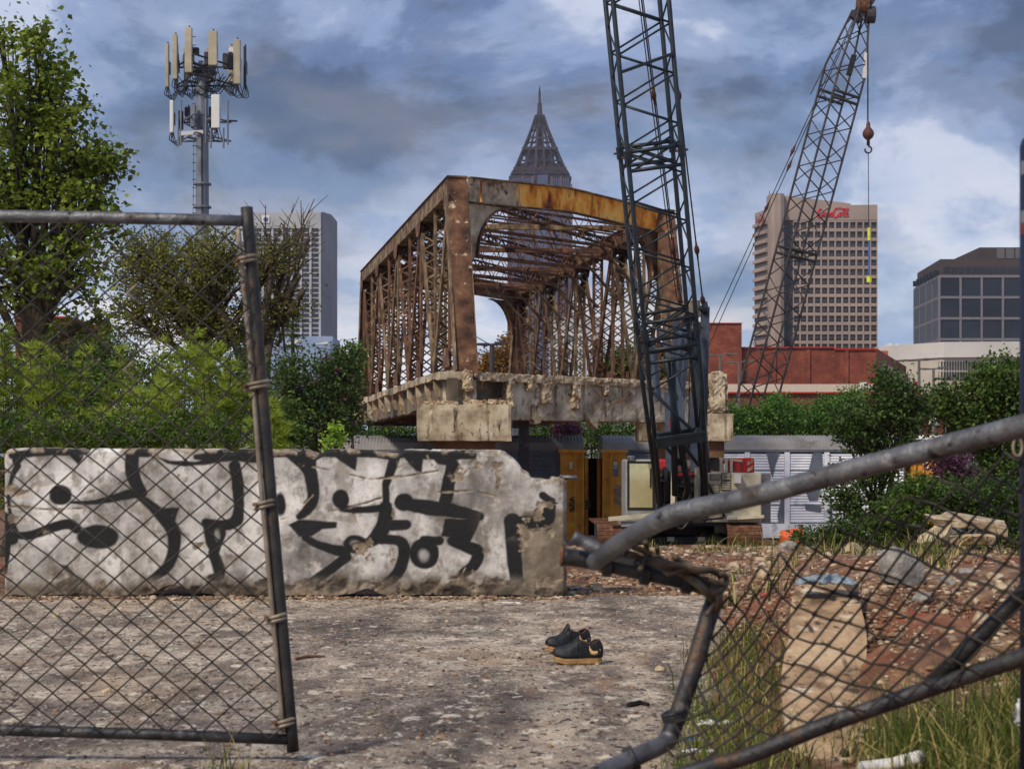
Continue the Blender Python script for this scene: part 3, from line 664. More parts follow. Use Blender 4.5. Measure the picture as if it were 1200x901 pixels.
def build_broken_gate():
    g = empty('broken_gate', V((1.1, 4.4, GZ(1.1, 4.4))), 'wrecked chain link gate leaf with bent and broken pipes on the right', 'gate')
    R0 = 0.0265
    a = smooth_path([P(1290, 472, 3.4), P(1200, 499, 3.6), P(1000, 550, 3.9), P(900, 577, 4.05), P(812, 597, 4.2), P(782, 606, 4.25), P(750, 622, 4.35), P(716, 644, 4.45), P(694, 661, 4.52)], 6)
    rr = [R0*(1 + 0.12*math.exp(-((p.x - P(790, 0, 4.25).x)/0.05)**2)) for p in a]; rr[-1] *= 0.75; rr[-2] *= 0.9
    MB().tube(a, rr, 16).build('bent_top_rail', M_galv, g, smooth=True)
    b = smooth_path([P(660, 652, 4.55), P(700, 658, 4.55), P(760, 671, 4.5), P(806, 681, 4.5), P(832, 690, 4.5), P(837, 703, 4.5), P(830, 724, 4.48), P(812, 785, 4.45), P(795, 835, 4.42), P(783, 866, 4.4)], 7)
    MB().tube(b, R0*0.96, 16, True).build('bent_end_post', M_galv_dull, g, smooth=True)
    e0, e1 = P(660, 652, 4.55), P(652, 650.5, 4.56)
    MB().lathe([(0.0, 0.004), (R0*0.80, 0.0035), (R0*0.98, 0.002), (R0*1.0, -0.012)], (0, 0, 0), 14, 'x').mesh('x', M_track)
    ring = [e0 + V((-0.004, R0*0.9*math.cos(t), R0*0.9*math.sin(t))) for t in np.linspace(0, 2*math.pi, 17)]
    MB().tube(ring, 0.006, 6, False).build('torn_pipe_lip', M_track, g, smooth=True)
    c = smooth_path([P(786, 862, 4.4), P(776, 872, 4.38), P(742, 888, 4.3), P(700, 908, 4.2), P(660, 930, 4.1)], 5)
    MB().tube(c, R0*0.96, 14).build('corner_rail', M_galv, g, smooth=True)
    dd = smooth_path([P(760, 920, 4.25), P(830, 898, 4.2), P(880, 884, 4.15), P(960, 852, 4.1), P(1090, 806, 4.0), P(1200, 769, 3.85), P(1290, 738, 3.7)], 6)
    MB().tube(dd, R0*0.82, 14).build('bottom_rail', M_galv_dull, g, smooth=True)
    MB().tube([P(1086, 808, 4.02), P(1140, 754, 3.95), P(1200, 693, 3.87), P(1290, 600, 3.75)], [R0*0.8, R0*0.74, R0*0.74, R0*0.74], 12).build('brace_pipe', M_galv_dull, g, smooth=True)
    for f, (x, y, dpt), tv in ((0, (712, 661, 4.53), (1, .1)), (0, (757, 671, 4.5), (1, .2)), (0, (790, 838, 4.42), (.3, 1)), (0, (740, 889, 4.3), (1, -.5)), (0, (806, 681, 4.5), (1, .2))):
        p = P(x, y, dpt); t = V((tv[0], 0, -tv[1])).normalized(); n = V((-t.z, 0, t.x))
        ring = [p + n*(R0*1.12*math.cos(q)) + V((0, R0*1.12*math.sin(q), 0)) for q in np.linspace(0, 2*math.pi, 17)]
        m = MB()
        for s_ in (-0.008, 0.0, 0.008): m.tube([q + t*s_ for q in ring], 0.007, 6, False)
        m.build('pipe_clamp', M_galv_dull, g, smooth=True)
    MB().tube(smooth_path([P(672, 628, 4.5), P(690, 638, 4.5), P(716, 650, 4.48), P(745, 656, 4.46)], 4), [0.016]*4+[0.02]*4+[0.016]*5, 10).build('flattened_pipe_end', M_galv, g, smooth=True)
    # twisted strap and torn wires bunched at the bend
    for pts, r in (([(735, 648), (752, 655), (775, 660), (790, 666), (806, 676), (822, 688), (836, 702)], 0.012), ([(742, 640), (765, 650), (785, 660), (800, 664), (824, 676), (842, 700), (838, 716)], 0.009),
                   ([(770, 640), (772, 655), (782, 672), (800, 668), (818, 674), (838, 682), (850, 684), (852, 676), (845, 672)], 0.007), ([(848, 690), (838, 706), (828, 720), (842, 700), (853, 682)], 0.006),
                   ([(756, 634), (758, 648), (750, 668)], 0.008), ([(790, 652), (802, 662), (818, 668), (834, 668), (846, 678), (840, 694), (826, 690)], 0.010)):
        MB().tube(smooth_path([P(x, y, 4.44 + 0.03*math.sin(i*2.1)) for i, (x, y) in enumerate(pts)], 5), r, 7).build('twisted_wire', M_wire_br, g, smooth=True)
    def surf(u, v):
        xt, yt, dt = np.interp(u, [0, .3, 1], [842, 930, 1275]), np.interp(u, [0, .12, .3, .6, 1], [690, 668, 640, 570, 495]), np.interp(u, [0, 1], [4.48, 3.6])
        xb, yb, db = np.interp(u, [0, .25, 1], [772, 862, 1285]), np.interp(u, [0, .1, .25, 1], [880, 898, 888, 742]), np.interp(u, [0, 1], [4.36, 3.72])
        bul = 0.16*math.sin(math.pi*v)*math.sin(math.pi*min(1, u*1.2))
        x = xt + (xb-xt)*v + 46*math.sin(v*3.1)*(1-u)*0.25 + 3*math.sin(u*11+v*7); y = yt + (yb-yt)*v + 16*math.sin(math.pi*v)*(0.4+0.6*math.sin(u*6)) + 2.5*math.sin(u*15+v*9)
        return P(x, y, dt + (db-dt)*v + bul + 0.03*math.sin(u*13+v*4))
    chain_wires(surf, 25, 15, 0.0034, M_wire, g, skip=lambda u, v: (u < 0.10 and v < 0.05), wob=0.004)
build_broken_gate()

def build_blue_post():
    M_navy = mk('navy painted post', [(0.3, S(16,24,48)), (0.7, S(30,40,74))], 5, 6, 0.45, over=[(S(60,56,60), 9, 0.64, 0.74)]); M_white = flat('dull sticker white', S(110,112,118), .6); M_red = flat('dull sticker red', S(110,40,48), .6)
    x = P(1196, 0, 4.3).x + 0.055; z0 = GZ(x, 4.3) - 0.05; top = P(0, 158, 4.3).z
    g = empty('gate_post', V((x, 4.3, z0)), 'dark navy steel post standing at the right edge', 'post')
    MB().lathe([(0.055, z0), (0.055, top-0.03), (0.05, top-0.012), (0.03, top)], (x, 4.3, 0), 20).build('post', M_navy, g, smooth=True)
    for nm, y0, y1, mt in (('white_sticker', 190, 206, M_white), ('red_sticker', 262, 276, M_red), ('white_sticker', 248, 262, M_white)):
        z1, z2 = P(0, y1, 4.3).z, P(0, y0, 4.3).z
        m = MB(); vs = []; 
        for z in (z1, z2):
            for k in range(9): t = math.pi*(1.02 + 0.3*k/8); vs.append((x + 0.0562*math.cos(t), 4.3 + 0.0562*math.sin(t), z))
        m.add(vs, [(k, k+1, k+10, k+9) for k in range(8)]); m.build(nm, mt, g, smooth=True)
    p = P(1192, 524, 4.28); MB().tube([p + V((0.012*math.cos(t), -0.004, 0.024*math.sin(t))) for t in np.linspace(0, 2*math.pi, 15)], 0.004, 6, False).build('latch_ring', M_band, g, smooth=True)
build_blue_post()

# ================================================================== SHOES
M_upper = mk('scuffed black leather', [(0.3, S(14,15,18)), (0.7, S(33,35,41))], 30, 6, 0.5, bump=0.25, bscale=160, over=[(S(92,94,98), 40, 0.68, 0.76)])
M_gum = mk('tan gum sole', [(0.3, S(138,102,62)), (0.7, S(184,148,100))], 25, 6, 0.7, over=[(S(112,80,50), 40, 0.6, 0.7)])
M_tan = mk('tan suede mark', [(0.3, S(190,150,100)), (0.7, S(222,184,134))], 40, 5, 0.8)
M_lining = mk('brown worn lining', [(0.3, S(50,36,30)), (0.7, S(96,68,52))], 40, 5, 0.9)
def outline(t):
    """sole half widths along the shoe, t 0 toe .. 1 heel"""
    return float(np.interp(t, [0, .03, .08, .18, .3, .45, .6, .75, .9, .97, 1], [0.004, .022, .034, .046, .050, .046, .041, .040, .038, .028, .006]))
def make_shoe(loc, rz, label, tilt=0.0, roll=0.0, tongue=0.03):
    Ln = 0.285; g = empty('sneaker', (0, 0, 0), label, 'shoe', 'abandoned pair of sneakers')
    X = lambda t: -Ln*0.5 + Ln*t
    ts = np.concatenate([np.linspace(0, .1, 7), np.linspace(.14, .9, 16), np.linspace(.92, 1, 6)])
    prof = [(X(t), outline(t)) for t in ts]; loop = [(x, w) for x, w in prof] + [(x, -w) for x, w in prof[-2:0:-1]]
    lift = lambda x: 0.012*float(sstep(X(.22), X(0), x))
    m = MB(); n = len(loop); vs = []
    lev = [(0.0, 0.95), (0.005, 0.99), (0.013, 1.0), (0.0145, 0.985), (0.016, 1.0), (0.031, 0.985), (0.036, 0.94)]
    for h, s_ in lev:
        for x, w in loop: vs.append((x*s_, w*s_, h*(1 + 0.25*max(0, (x-X(.5))/Ln)) + lift(x)))
    fs = [(i*n+k, i*n+(k+1) % n, (i+1)*n+(k+1) % n, (i+1)*n+k) for i in range(len(lev)-1) for k in range(n)] + [tuple(range(n-1, -1, -1)), tuple((len(lev)-1)*n+k for k in range(n))]
    m.add(vs, fs); m.build('sole', M_gum, g, smooth=True)
    H = lambda t: float(np.interp(t, [0, .05, .15, .28, .40, .52, .62, .75, .88, 1], [.020, .040, .056, .064, .082, .098, .086, .074, .090, .096]))
    gap = lambda t: float(np.interp(t, [0, .40, .46, .54, .7, .95, 1], [0, 0, .22, .52, .66, .6, .45]))
    def side(t, a):
        """a -1..1 over the top of the foot"""
        w = outline(t)*0.97 + 0.001; h = H(t); s_ = a*(1-gap(t)*0) ; ang = math.pi/2*(1-abs(a)*1.0)
        k = 1 - gap(t); 
        e = abs(a); ang = (math.pi/2)*(1 - (1-k) )*(1-e) if k < 1 else (math.pi/2)*(1-e)
        y = w*math.cos(ang)**0.72*(1 - 0.16*math.sin(ang)); z = 0.038 + h*math.sin(ang)**0.85 if k >= 1 else 0.038 + h*(math.sin(ang)/math.sin(math.pi/2*k))**0.9
        return V((X(t) - 0.018*(1-e)*float(sstep(.8, 1, t)) + 0.010*math.sin(math.pi*e)*float(sstep(.85, 1, t)), math.copysign(y, a), z + lift(X(t))))
    T = np.linspace(0.012, 0.988, 44); Aa = list(np.linspace(-1, -0.0001, 12)) + list(np.linspace(0.0001, 1, 12))
    vs = [side(t, a) for t in T for a in Aa]; na = len(Aa); fs = []
    for i in range(len(T)-1):
        for k in range(na-1):
            if k == 11 and gap(T[i]) > 0: continue
            fs.append((i*na+k, i*na+k+1, (i+1)*na+k+1, (i+1)*na+k))
    L0 = len(T)-1; fs += [(L0*na+k, L0*na+k+1, L0*na+na-2-k, L0*na+na-1-k) for k in range(11)]
    up = MB().add(vs, fs).build('upper', M_upper, g, smooth=True); md = up.modifiers.new('thick', 'SOLIDIFY'); md.thickness = 0.004; md.offset = -1
    # lining floor, tongue, collar padding, laces
    m = MB(); vs = [(X(t), s_*outline(t)*0.88, 0.046) for t in np.linspace(.42, .97, 12) for s_ in (-1, 1)]
    m.add(vs, [(2*i, 2*i+1, 2*i+3, 2*i+2) for i in range(11)]); m.build('insole', M_lining, g)
    m = MB(); vs = []
    for k in range(9):
        t = .36 + .20*k/8; hh = 0.044 + H(t) - 0.006 + tongue*(k/8)**2
        for s_ in (-1, -.5, 0, .5, 1): vs.append((X(t) - 0.012*(k/8)**2, s_*0.024, hh - 0.010*s_*s_))
    m.add(vs, [(5*i+j, 5*i+j+1, 5*i+j+6, 5*i+j+5) for i in range(8) for j in range(4)])
    tg = m.build('tongue', M_upper, g, smooth=True); md = tg.modifiers.new('thick', 'SOLIDIFY'); md.thickness = 0.006
    col = [side(t, -0.0001) for t in np.linspace(.5, .985, 16)] + [side(t, 0.0001) for t in np.linspace(.985, .5, 16)]
    MB().tube(col, 0.0048, 8).build('collar', M_lining, g, smooth=True)
    for k in range(5):
        t = .36 + .035*k; w = .022 + .002*k; z = 0.044 + H(t) + .004
        MB().tube([V((X(t), -w, z-.008)), V((X(t+.012), -w*.4, z+.002)), V((X(t+.02), w*.4, z+.002)), V((X(t+.03), w, z-.008))], 0.0028, 6).build('lace', M_black, g, smooth=True)
    for s_ in (-1, 1):
        MB().tube(smooth_path([(X(.52), 0, .044+H(.52)+.01), (X(.50), s_*.03, .044+H(.5)+.012), (X(.46), s_*.048, .044+H(.46)-.02), (X(.50), s_*.044, .05), (X(.55), s_*.05, .04)], 5), 0.0022, 6).build('lace', M_black, g, smooth=True)
    # the curved mark on each side, a thin plate on the leather
    top = [(.970, .46), (.92, .60), (.86, .68), (.80, .66), (.755, .54), (.725, .36), (.712, .22)]
    bot = [(.972, .52), (.93, .72), (.87, .86), (.80, .90), (.735, .80), (.705, .52), (.705, .24)]
    for s_ in (-1, 1):
        m = MB(); vs = []
        for (t1, a1), (t2, a2) in zip(top, bot):
            for t, a in ((t1, a1), (t2, a2)):
                p = side(t, s_*a); c = V((p.x, 0, .03)); vs.append(p + (p-c).normalized()*0.0035)
        m.add(vs, [(2*i, 2*i+1, 2*i+3, 2*i+2) for i in range(len(top)-1)])
        sw = m.build('swoosh_mark', M_tan, g, smooth=True); md = sw.modifiers.new('thick', 'SOLIDIFY'); md.thickness = 0.002
    g.location = loc; g.rotation_euler = (roll, tilt, rz)
    return g
s1 = P(677, 776, 9.18); make_shoe((s1.x, 9.18, 0.004), R(9), 'front black sneaker with tan sole, nearer of the abandoned pair', tongue=0.012)
s2 = P(664, 758, 9.95); make_shoe((s2.x, 9.72, 0.004), R(22), 'rear black sneaker with tan sole and raised tongue, partly hidden behind the other', tongue=0.04)

# ================================================================== TRUSS BRIDGE
ZT, ZB = 11.6, 4.3                              # top of the chords, top of the deck edge
PAN = 3.65; NP = 8; EX = 2.2                    # panel length, panels, run of the inclined end posts
AX = V((-0.2, 1, 0)); AXN = AX.normalized(); SIDE = V((AXN.y, -AXN.x, 0))   # SIDE points to the right
def LN(s, z): return V((-2.08 - 0.2*s, 60 + s, z))
def RN(s, z): return V((6.37 - 0.2*s, 68 + s, z))
def lattice(mb, p, q, wdir, width, depth, pitch, flange=0.07, lace=0.055):
    """two channels joined by zigzag lacing on both faces"""
    p, q, w = V(p), V(q), V(wdir).normalized(); d = (q-p).normalized(); n = d.cross(w).normalized()
    for s_ in (-1, 1): mb.bar(p + w*s_*width/2, q + w*s_*width/2, flange, depth, n)
    L_ = (q-p).length; k = max(2, int(L_/pitch))
    for f in (-1, 1):
        for i in range(k):
            a = p + d*(L_*i/k); b = p + d*(L_*(i+1)/k); s_ = 1 if (i + (f > 0)) % 2 else -1
            off = n*(f*(depth/2 - 0.01))
            mb.bar(a + w*s_*width/2 + off, b - w*s_*width/2 + off, lace, 0.016, n)
def build_bridge():
    g = empty('truss_bridge', V((2, 62, GZ(2, 62))), 'rusted steel through truss bridge with latticed members and broken concrete deck', 'bridge')
    L_ = NP*PAN
    for nm, ND, out in (('left', LN, -1), ('right', RN, 1)):
        ch = MB().bar(ND(-0.3, ZT-0.33), ND(L_+0.3, ZT-0.33), 0.70, 0.60).build('top_chord', M_rust_pale if out < 0 else M_rust, g)
        MB().bar(ND(-0.35, ZT-0.015), ND(L_+0.35, ZT-0.015), 0.84, 0.03).build('cover_plate', M_rust, ch)
        bar('bottom_chord', ND(-EX, ZB+0.05), ND(L_+EX, ZB+0.05), 0.55, 0.5, M_rust, g)
        for s0, s1 in ((0, -EX), (L_, L_+EX)):
            e = MB().bar(ND(s0, ZT-0.02), ND(s1, ZB-0.3), 0.76, 0.55, AX).build('end_post', M_rust if s0 == 0 else M_rust_brown, g)
            m = MB()
            for s_ in (-1, 1): m.bar(ND(s0, ZT-0.4) + SIDE*s_*0.385, ND(s1, ZB) + SIDE*s_*0.385, 0.03, 0.62, AX)
            m.build('riveted_edge', M_rust_pale, e)
            if s0 == 0:                                   # rivet rows down both edges of the near face
                m = MB()
                for k in range(46):
                    t = (k+1)/48
                    for s_ in (-0.30, 0.30):
                        c = ND(s0, ZT-0.02).lerp(ND(s1, ZB-0.3), t) + SIDE*s_ - AXN*0.275
                        m.add([c + SIDE*0.03, c - SIDE*0.03, c + V((0, 0, .03)), c - V((0, 0, .03)), c - AXN*0.025], [(0, 2, 4), (2, 1, 4), (1, 3, 4), (3, 0, 4)])
                m.build('rivets', M_rust_pale, e)
        for i in range(NP+1):
            s_ = i*PAN; top, bot = ND(s_, ZT-0.6), ND(s_, ZB+0.1)
            wide = 0.24 if i % 2 else 0.34
            m = MB(); lattice(m, bot, top, SIDE, 0.46 if i % 2 == 0 else 0.40, wide, 0.34, 0.09, 0.06)
            m.build('vertical', (M_rust, M_rust_pale, M_rust_brown)[i % 3], g)
            # gusset plates where members meet the chord
            if i % 2 == 0:
                for f in (-1, 1):
                    m = MB()
                    c = ND(s_, 0) + SIDE*f*0.36
                    pts = [c + AXN*a + V((0, 0, z)) for a, z in ((-0.8, ZT-0.62), (0.8, ZT-0.62), (0.4, ZT-1.15), (-0.4, ZT-1.15))]
                    m.prism(pts, SIDE*0.02*f).build('gusset_plate', M_rust_brown, g); m = MB()
                    pts = [c + AXN*a + V((0, 0, z)) for a, z in ((-0.5, ZB+1.0), (0.5, ZB+1.0), (0.8, ZB+0.3), (-0.8, ZB+0.3))]
                    m.prism(pts, SIDE*0.02*f).build('gusset_plate', M_rust_brown, g)
            if i < NP:
                a, b = (ND(s_, ZT-0.6), ND(s_+PAN, ZB+0.2)) if i % 2 == 0 else (ND(s_, ZB+0.2), ND(s_+PAN, ZT-0.6))
                m = MB(); lattice(m, a, b, SIDE, 0.50, 0.36, 0.36, 0.09, 0.065)
                m.build('diagonal', (M_rust_pale, M_rust)[(i//2) % 2], g)
    # cross struts, sway braces and laterals of the roof
    for i in range(NP+1):
        s_ = i*PAN; a, b = LN(s_, 0), RN(s_ , 0); dr = (b-a).normalized()
        if 0 < i < NP:
            m = MB()
            z1, z0 = ZT-0.16, ZT-1.15
            for z in (z1, z0): m.bar(a + V((0, 0, z)), b + V((0, 0, z)), 0.12, 0.09)
            n = 18; w = (b-a).length
            for k in range(n):
                p, q = a + dr*(w*k/n), a + dr*(w*(k+1)/n)
                za, zb = (z1, z0) if k % 2 else (z0, z1)
                m.bar(p + V((0, 0, za)), q + V((0, 0, zb)), 0.03, 0.12, (0, 1, 0))
            m.build('lattice_strut', M_rust_brown, g)
            # lighter lattice at mid panel
            if i < NP:
                m = MB(); a2, b2 = LN(s_-PAN*0.5, 0), RN(s_-PAN*0.5, 0); zz1, zz0 = ZT-0.3, ZT-0.85
                for z in (zz1, zz0): m.bar(a2 + V((0, 0, z)), b2 + V((0, 0, z)), 0.08, 0.06)
                for k in range(26):
                    p, q = a2 + dr*(w*k/26), a2 + dr*(w*(k+1)/26); za, zb = (zz1, zz0) if k % 2 else (zz0, zz1)
                    m.bar(p + V((0, 0, za)), q + V((0, 0, zb)), 0.03, 0.09, (0, 1, 0))
                m.build('lattice_strut', M_rust_brown, g)
            for e, o, sg in ((a, b, 1), (b, a, -1)):
                p = e + dr*sg*2.6; rod_ = MB().bar(p + V((0, 0, ZT-1.1)), e + V((0, 0, ZT-3.0)), 0.10, 0.10); rod_.build('knee_brace', M_rust_pale, g)
        if i % 2 == 0 and i < NP:
            bar('lateral_brace', LN(s_+2*PAN, ZT-0.72), RN(s_, ZT-0.72), 0.22, 0.20, M_rust_brown if i else M_rust_pale, g)
            m = MB(); lattice(m, LN(s_, ZT-0.5), RN(s_+2*PAN, ZT-0.5), (0, 0, 1), 0.26, 0.22, 0.4, 0.05, 0.045); m.build('lateral_brace', M_rust_brown, g)
    # portals: shallow gabled plate girder with curved knee brackets
    for s_, mt in ((0, M_rust_orange), (L_, M_rust_brown)):
        a, b = LN(s_, ZT-0.48) + SIDE*0.38, RN(s_, ZT-0.48) - SIDE*0.38; mid = (a+b)/2 + V((0, 0, 0.26)); q1 = a.lerp(mid, 0.5) + V((0, 0, .035))
        for p, q in ((a, a.lerp(mid, .5)), (a.lerp(mid, .5), mid), (mid, b)):
            w = MB().bar(p - AXN*0.32, q - AXN*0.32, 0.05, 0.88).build('portal_girder', M_primer if (p is a and s_ == 0) else mt, g)
            m = MB(); m.bar(p - AXN*0.36 + V((0, 0, .46)), q - AXN*0.36 + V((0, 0, .46)), 0.34, 0.045).bar(p - AXN*0.36 - V((0, 0, .45)), q - AXN*0.36 - V((0, 0, .45)), 0.26, 0.04)
            m.build('flange', M_rust_pale, w)
            for t in (0.25, 0.95): MB().bar(p.lerp(q, t) - AXN*0.36 - V((0, 0, .40)), p.lerp(q, t) - AXN*0.36 + V((0, 0, .40)), 0.09, 0.03, AXN).build('stiffener', mt, w)
        dr = (b-a).normalized()
        for e, sg, kz in ((a, 1, 1.0), (b, -1, 1.0)):
            W, Hh = 2.15, 2.0; top = -0.46
            arc = [(0.42 + (W-0.42)*(1-math.cos(t)), top - Hh*(1-math.sin(t))) for t in np.linspace(0, math.pi/2, 9)]
            poly = [e + dr*sg*0.0 + V((0, 0, top))] + [e + V((0, 0, top - Hh))] + [e + dr*sg*u + V((0, 0, z)) for u, z in arc]
            k = MB().prism([p - AXN*0.34 for p in poly], AXN*0.04).build('knee_bracket', M_primer if (sg > 0 and s_ == 0) else M_rust, g)
            rim = [e + dr*sg*u + V((0, 0, z)) - AXN*0.33 for u, z in arc]
            m = MB()
            for i in range(len(rim)-1): m.bar(rim[i], rim[i+1], 0.30, 0.05, V((0, 0, 1)) if i > 4 else dr)
            m.build('bracket_flange', M_rust, k)
    # floor: cross beams and what is left of the slab
    for i in range(NP+1):
        bar('floor_beam', LN(i*PAN, ZB-0.75), RN(i*PAN, ZB-0.75), 0.3, 0.9, M_rust_brown, g)
    for k, (u0, u1) in enumerate(((0.0, 0.34), (0.36, 0.66), (0.68, 1.0))):
        m = MB(); z0, z1 = ZB-0.30, ZB-0.10
        c = [LN(-1.5, 0).lerp(RN(-1.5, 0), u0), LN(-1.5, 0).lerp(RN(-1.5, 0), u1), LN(L_+1.5, 0).lerp(RN(L_+1.5, 0), u1), LN(L_+1.5, 0).lerp(RN(L_+1.5, 0), u0)]
        m.prism([p + V((0, 0, z0)) for p in c], (0, 0, z1-z0)); m.build('deck_slab', M_conc_dark, g)
    # left fascia of broken concrete
    def FS(s_, z, off=0.95): return LN(s_, z) - SIDE*off
    n = 24; top = MB(); vs = []; m2 = MB()
    S_ = np.linspace(-2.6, L_+2.6, 70); jt = fbm(S_*1.3, S_*0, 4.0, 4)-0.5; jb = fbm(S_*0.9, S_*0, 9.0, 4)-0.5; jo = fbm(S_*2.0, S_*0, 12.0, 3)-0.5
    for s_, a_, b_, o_ in zip(S_, jt, jb, jo):
        vs += [FS(s_, ZB + 0.02 + 0.18*a_, 1.0+0.16*o_), FS(s_, ZB + 0.02 + 0.12*a_, 0.1), FS(s_, ZB-0.26 + 0.12*b_, 0.1), FS(s_, ZB-0.24 + 0.16*b_, 1.0 + 0.22*o_)]
    k = len(S_); top.add(vs, [(4*i+j, 4*i+(j+1) % 4, 4*(i+1)+(j+1) % 4, 4*(i+1)+j) for i in range(k-1) for j in range(4)] + [(0, 3, 2, 1), (4*k-4, 4*k-3, 4*k-2, 4*k-1)])
    top.build('deck_edge', M_conc_old, g)
    vs = []
    for s_, a_, b_, o_ in zip(S_, jt, jb, jo):
        vs += [FS(s_, ZB-0.22, 0.75+0.06*o_), FS(s_, ZB-0.22, 0.35), FS(s_, ZB-1.2 + 0.10*a_, 0.35), FS(s_, ZB-1.18 + 0.22*a_, 0.72+0.08*o_)]
    MB().add(vs, [(4*i+j, 4*i+(j+1) % 4, 4*(i+1)+(j+1) % 4, 4*(i+1)+j) for i in range(k-1) for j in range(4)] + [(0, 3, 2, 1), (4*k-4, 4*k-3, 4*k-2, 4*k-1)]).build('fascia_girder', M_conc_dark, g)
    for i in range(14):
        s_ = -1.2 + i*2.45 + random.uniform(-.2, .2); h = random.uniform(0.55, 1.0)
        c = FS(s_, ZB-0.24, 0.98); d2 = random.uniform(.16, .26)
        pr = [c + V((0, 0, 0.05)), c + SIDE*0.30 + V((0, 0, 0.05)), c + SIDE*0.30 + V((0, 0, -h)), c + SIDE*random.uniform(.08, .2) + V((0, 0, -h*random.uniform(.85, 1.0))), c + SIDE*0.02 + V((0, 0, -h*0.5))]
        MB().prism(pr, AXN*d2).build('deck_bracket', M_conc_light if i % 3 else M_conc_old, g)
    # near end: broken upright, end wall with a lip, hanging lumps
    e0 = P(590, 0, 58.6); e1 = P(846, 0, 66.2); e0.z = e1.z = 0; dr = (e1-e0).normalized(); nn = V((dr.y, -dr.x, 0))
    def wallseg(name, u0, u1, z0, z1, dp, amp, mt, seed, off=0.0, res=0.22):
        b = rough_block((u0, 0, z0), (u1, dp, z1), amp, res, seed, 0.12)
        b.v = [tuple(e0 + dr*x - nn*(y + off) + V((0, 0, z))) for x, y, z in b.v]
        return b.build(name, mt, g)
    W = (e1-e0).length
    wallseg('end_wall', 0.35, W, 2.64, 4.12, 0.75, 0.025, M_conc_old, 1, 0.05, 0.15)
    wallseg('end_wall_recess', -1.15, 0.5, 2.75, 4.1, 0.5, 0.06, M_conc_dark, 2, 0.5)
    lip = wallseg('deck_lip', -1.2, W+0.1, 4.02, 4.30, 1.1, 0.05, M_conc_light, 3, -0.10, 0.12)
    for u, w_, z0 in ((2.05, 0.5, 3.25), (3.55, 0.42, 3.05), (1.2, 0.3, 3.7), (5.1, 0.3, 3.6), (0.3, 0.3, 3.0)):
        wallseg('hanging_lump', u-w_/2, u+w_/2, z0, 4.1, 0.35, 0.05, M_conc_light, 4 + u, -0.12, 0.08)
    for u, z0, w_ in ((4.25, 2.35, 0.5), (1.35, 2.55, 0.5)):
        q = e0 + dr*u + nn*0.0; MB().prism([q + V((0, 0, 2.75)), q + dr*w_ + V((0, 0, 2.8)), q + dr*w_*0.9 + V((0, 0, z0)), q + dr*w_*0.4 + V((0, 0, 2.5))], -nn*0.3).build('broken_flake', M_conc_light, g)
    b = rough_block(P(519, 482, 57.6), P(558, 436, 58.7), 0.06, 0.12, 5, 0.3); b.build('end_block', M_conc_old, g)
    b = rough_block(P(542, 458, 57.3), P(554, 433, 57.6), 0.06, 0.08, 8, 0.2); b.build('broken_flake', M_conc_light, g)
    b = rough_block(P(832, 484, 65.4), P(848, 438, 66.6), 0.07, 0.12, 6, 0.35); b.build('end_block', M_conc_old, g)
    for k in range(9):
        u = random.uniform(-1, W*0.6); q = e0 + dr*u + nn*0.1 + V((0, 0, random.uniform(3.2, 4.1)))
        MB().tube(smooth_path([q, q + nn*0.2 + V((random.uniform(-.4, .4), 0, random.uniform(-.1, .3))), q + nn*0.3 + V((random.uniform(-.8, .8), 0, random.uniform(-.6, .4)))], 3), 0.014, 5).build('bent_rebar', M_track, g)
build_bridge()
def build_piers():
    for x0, x1, d, lab, cx0, cx1 in ((488, 600, 57.0, 'left concrete pier cap holding up the broken end of the bridge', 508, 580), (748, 860, 65.4, 'right concrete pier cap behind the crane boom', 770, 850)):
        a, b = P(x0, 517, d), P(x1, 476 if x0 < 600 else 486, d + 1.9)
        b.x = P(x1, 0, d).x
        g = empty('bridge_pier', V(((a.x+b.x)/2, d+0.9, GZ(a.x, d))), lab, 'bridge pier')
        rough_block((a.x, d, a.z), (b.x, d+1.9, b.z), 0.012, 0.2, x0, 0.07).build('pier_cap', M_conc_old, g)
        c0, c1 = P(cx0, 0, d).x, P(cx1, 0, d).x
        rough_block((c0, d+0.35, GZ(a.x, d) - 0.3), (c1, d+1.5, a.z + 0.02), 0.02, 0.5, 3).build('pier_column', mk('rust stained column', [(0.3, S(84,58,40)), (0.7, S(128,94,66))], 1.4, 7, 0.9, bump=0.5), g)
        for k in range(26):
            c = V((random.uniform(a.x+.1, b.x-.1), d + random.uniform(.1, 1.2), b.z)); r = random.uniform(.07, .20)
            rough_block(c - V((r, r*.8, .02)), c + V((r, r*.8, r*.8)), r*.4, r*.6, k).build('rubble_chunk', M_conc_light, g)
    for i, (x, d) in enumerate(((614, 60.3),)):
        a = P(x, 500, d); z0 = GZ(a.x, d)
        g = empty('steel_column', V((a.x, d, z0)), 'dark steel column under the end wall of the bridge', 'column')
        m = MB(); zt = 2.62
        for s_ in (-1, 1): m.box((a.x-.19, d+s_*.17-.02, z0-.1), (a.x+.19, d+s_*.17+.02, zt))
        m.build('flanges', M_crane2, g); MB().box((a.x-.02, d-.15, z0-.1), (a.x+.02, d+.15, zt)).build('web', M_crane2, g)
build_piers()

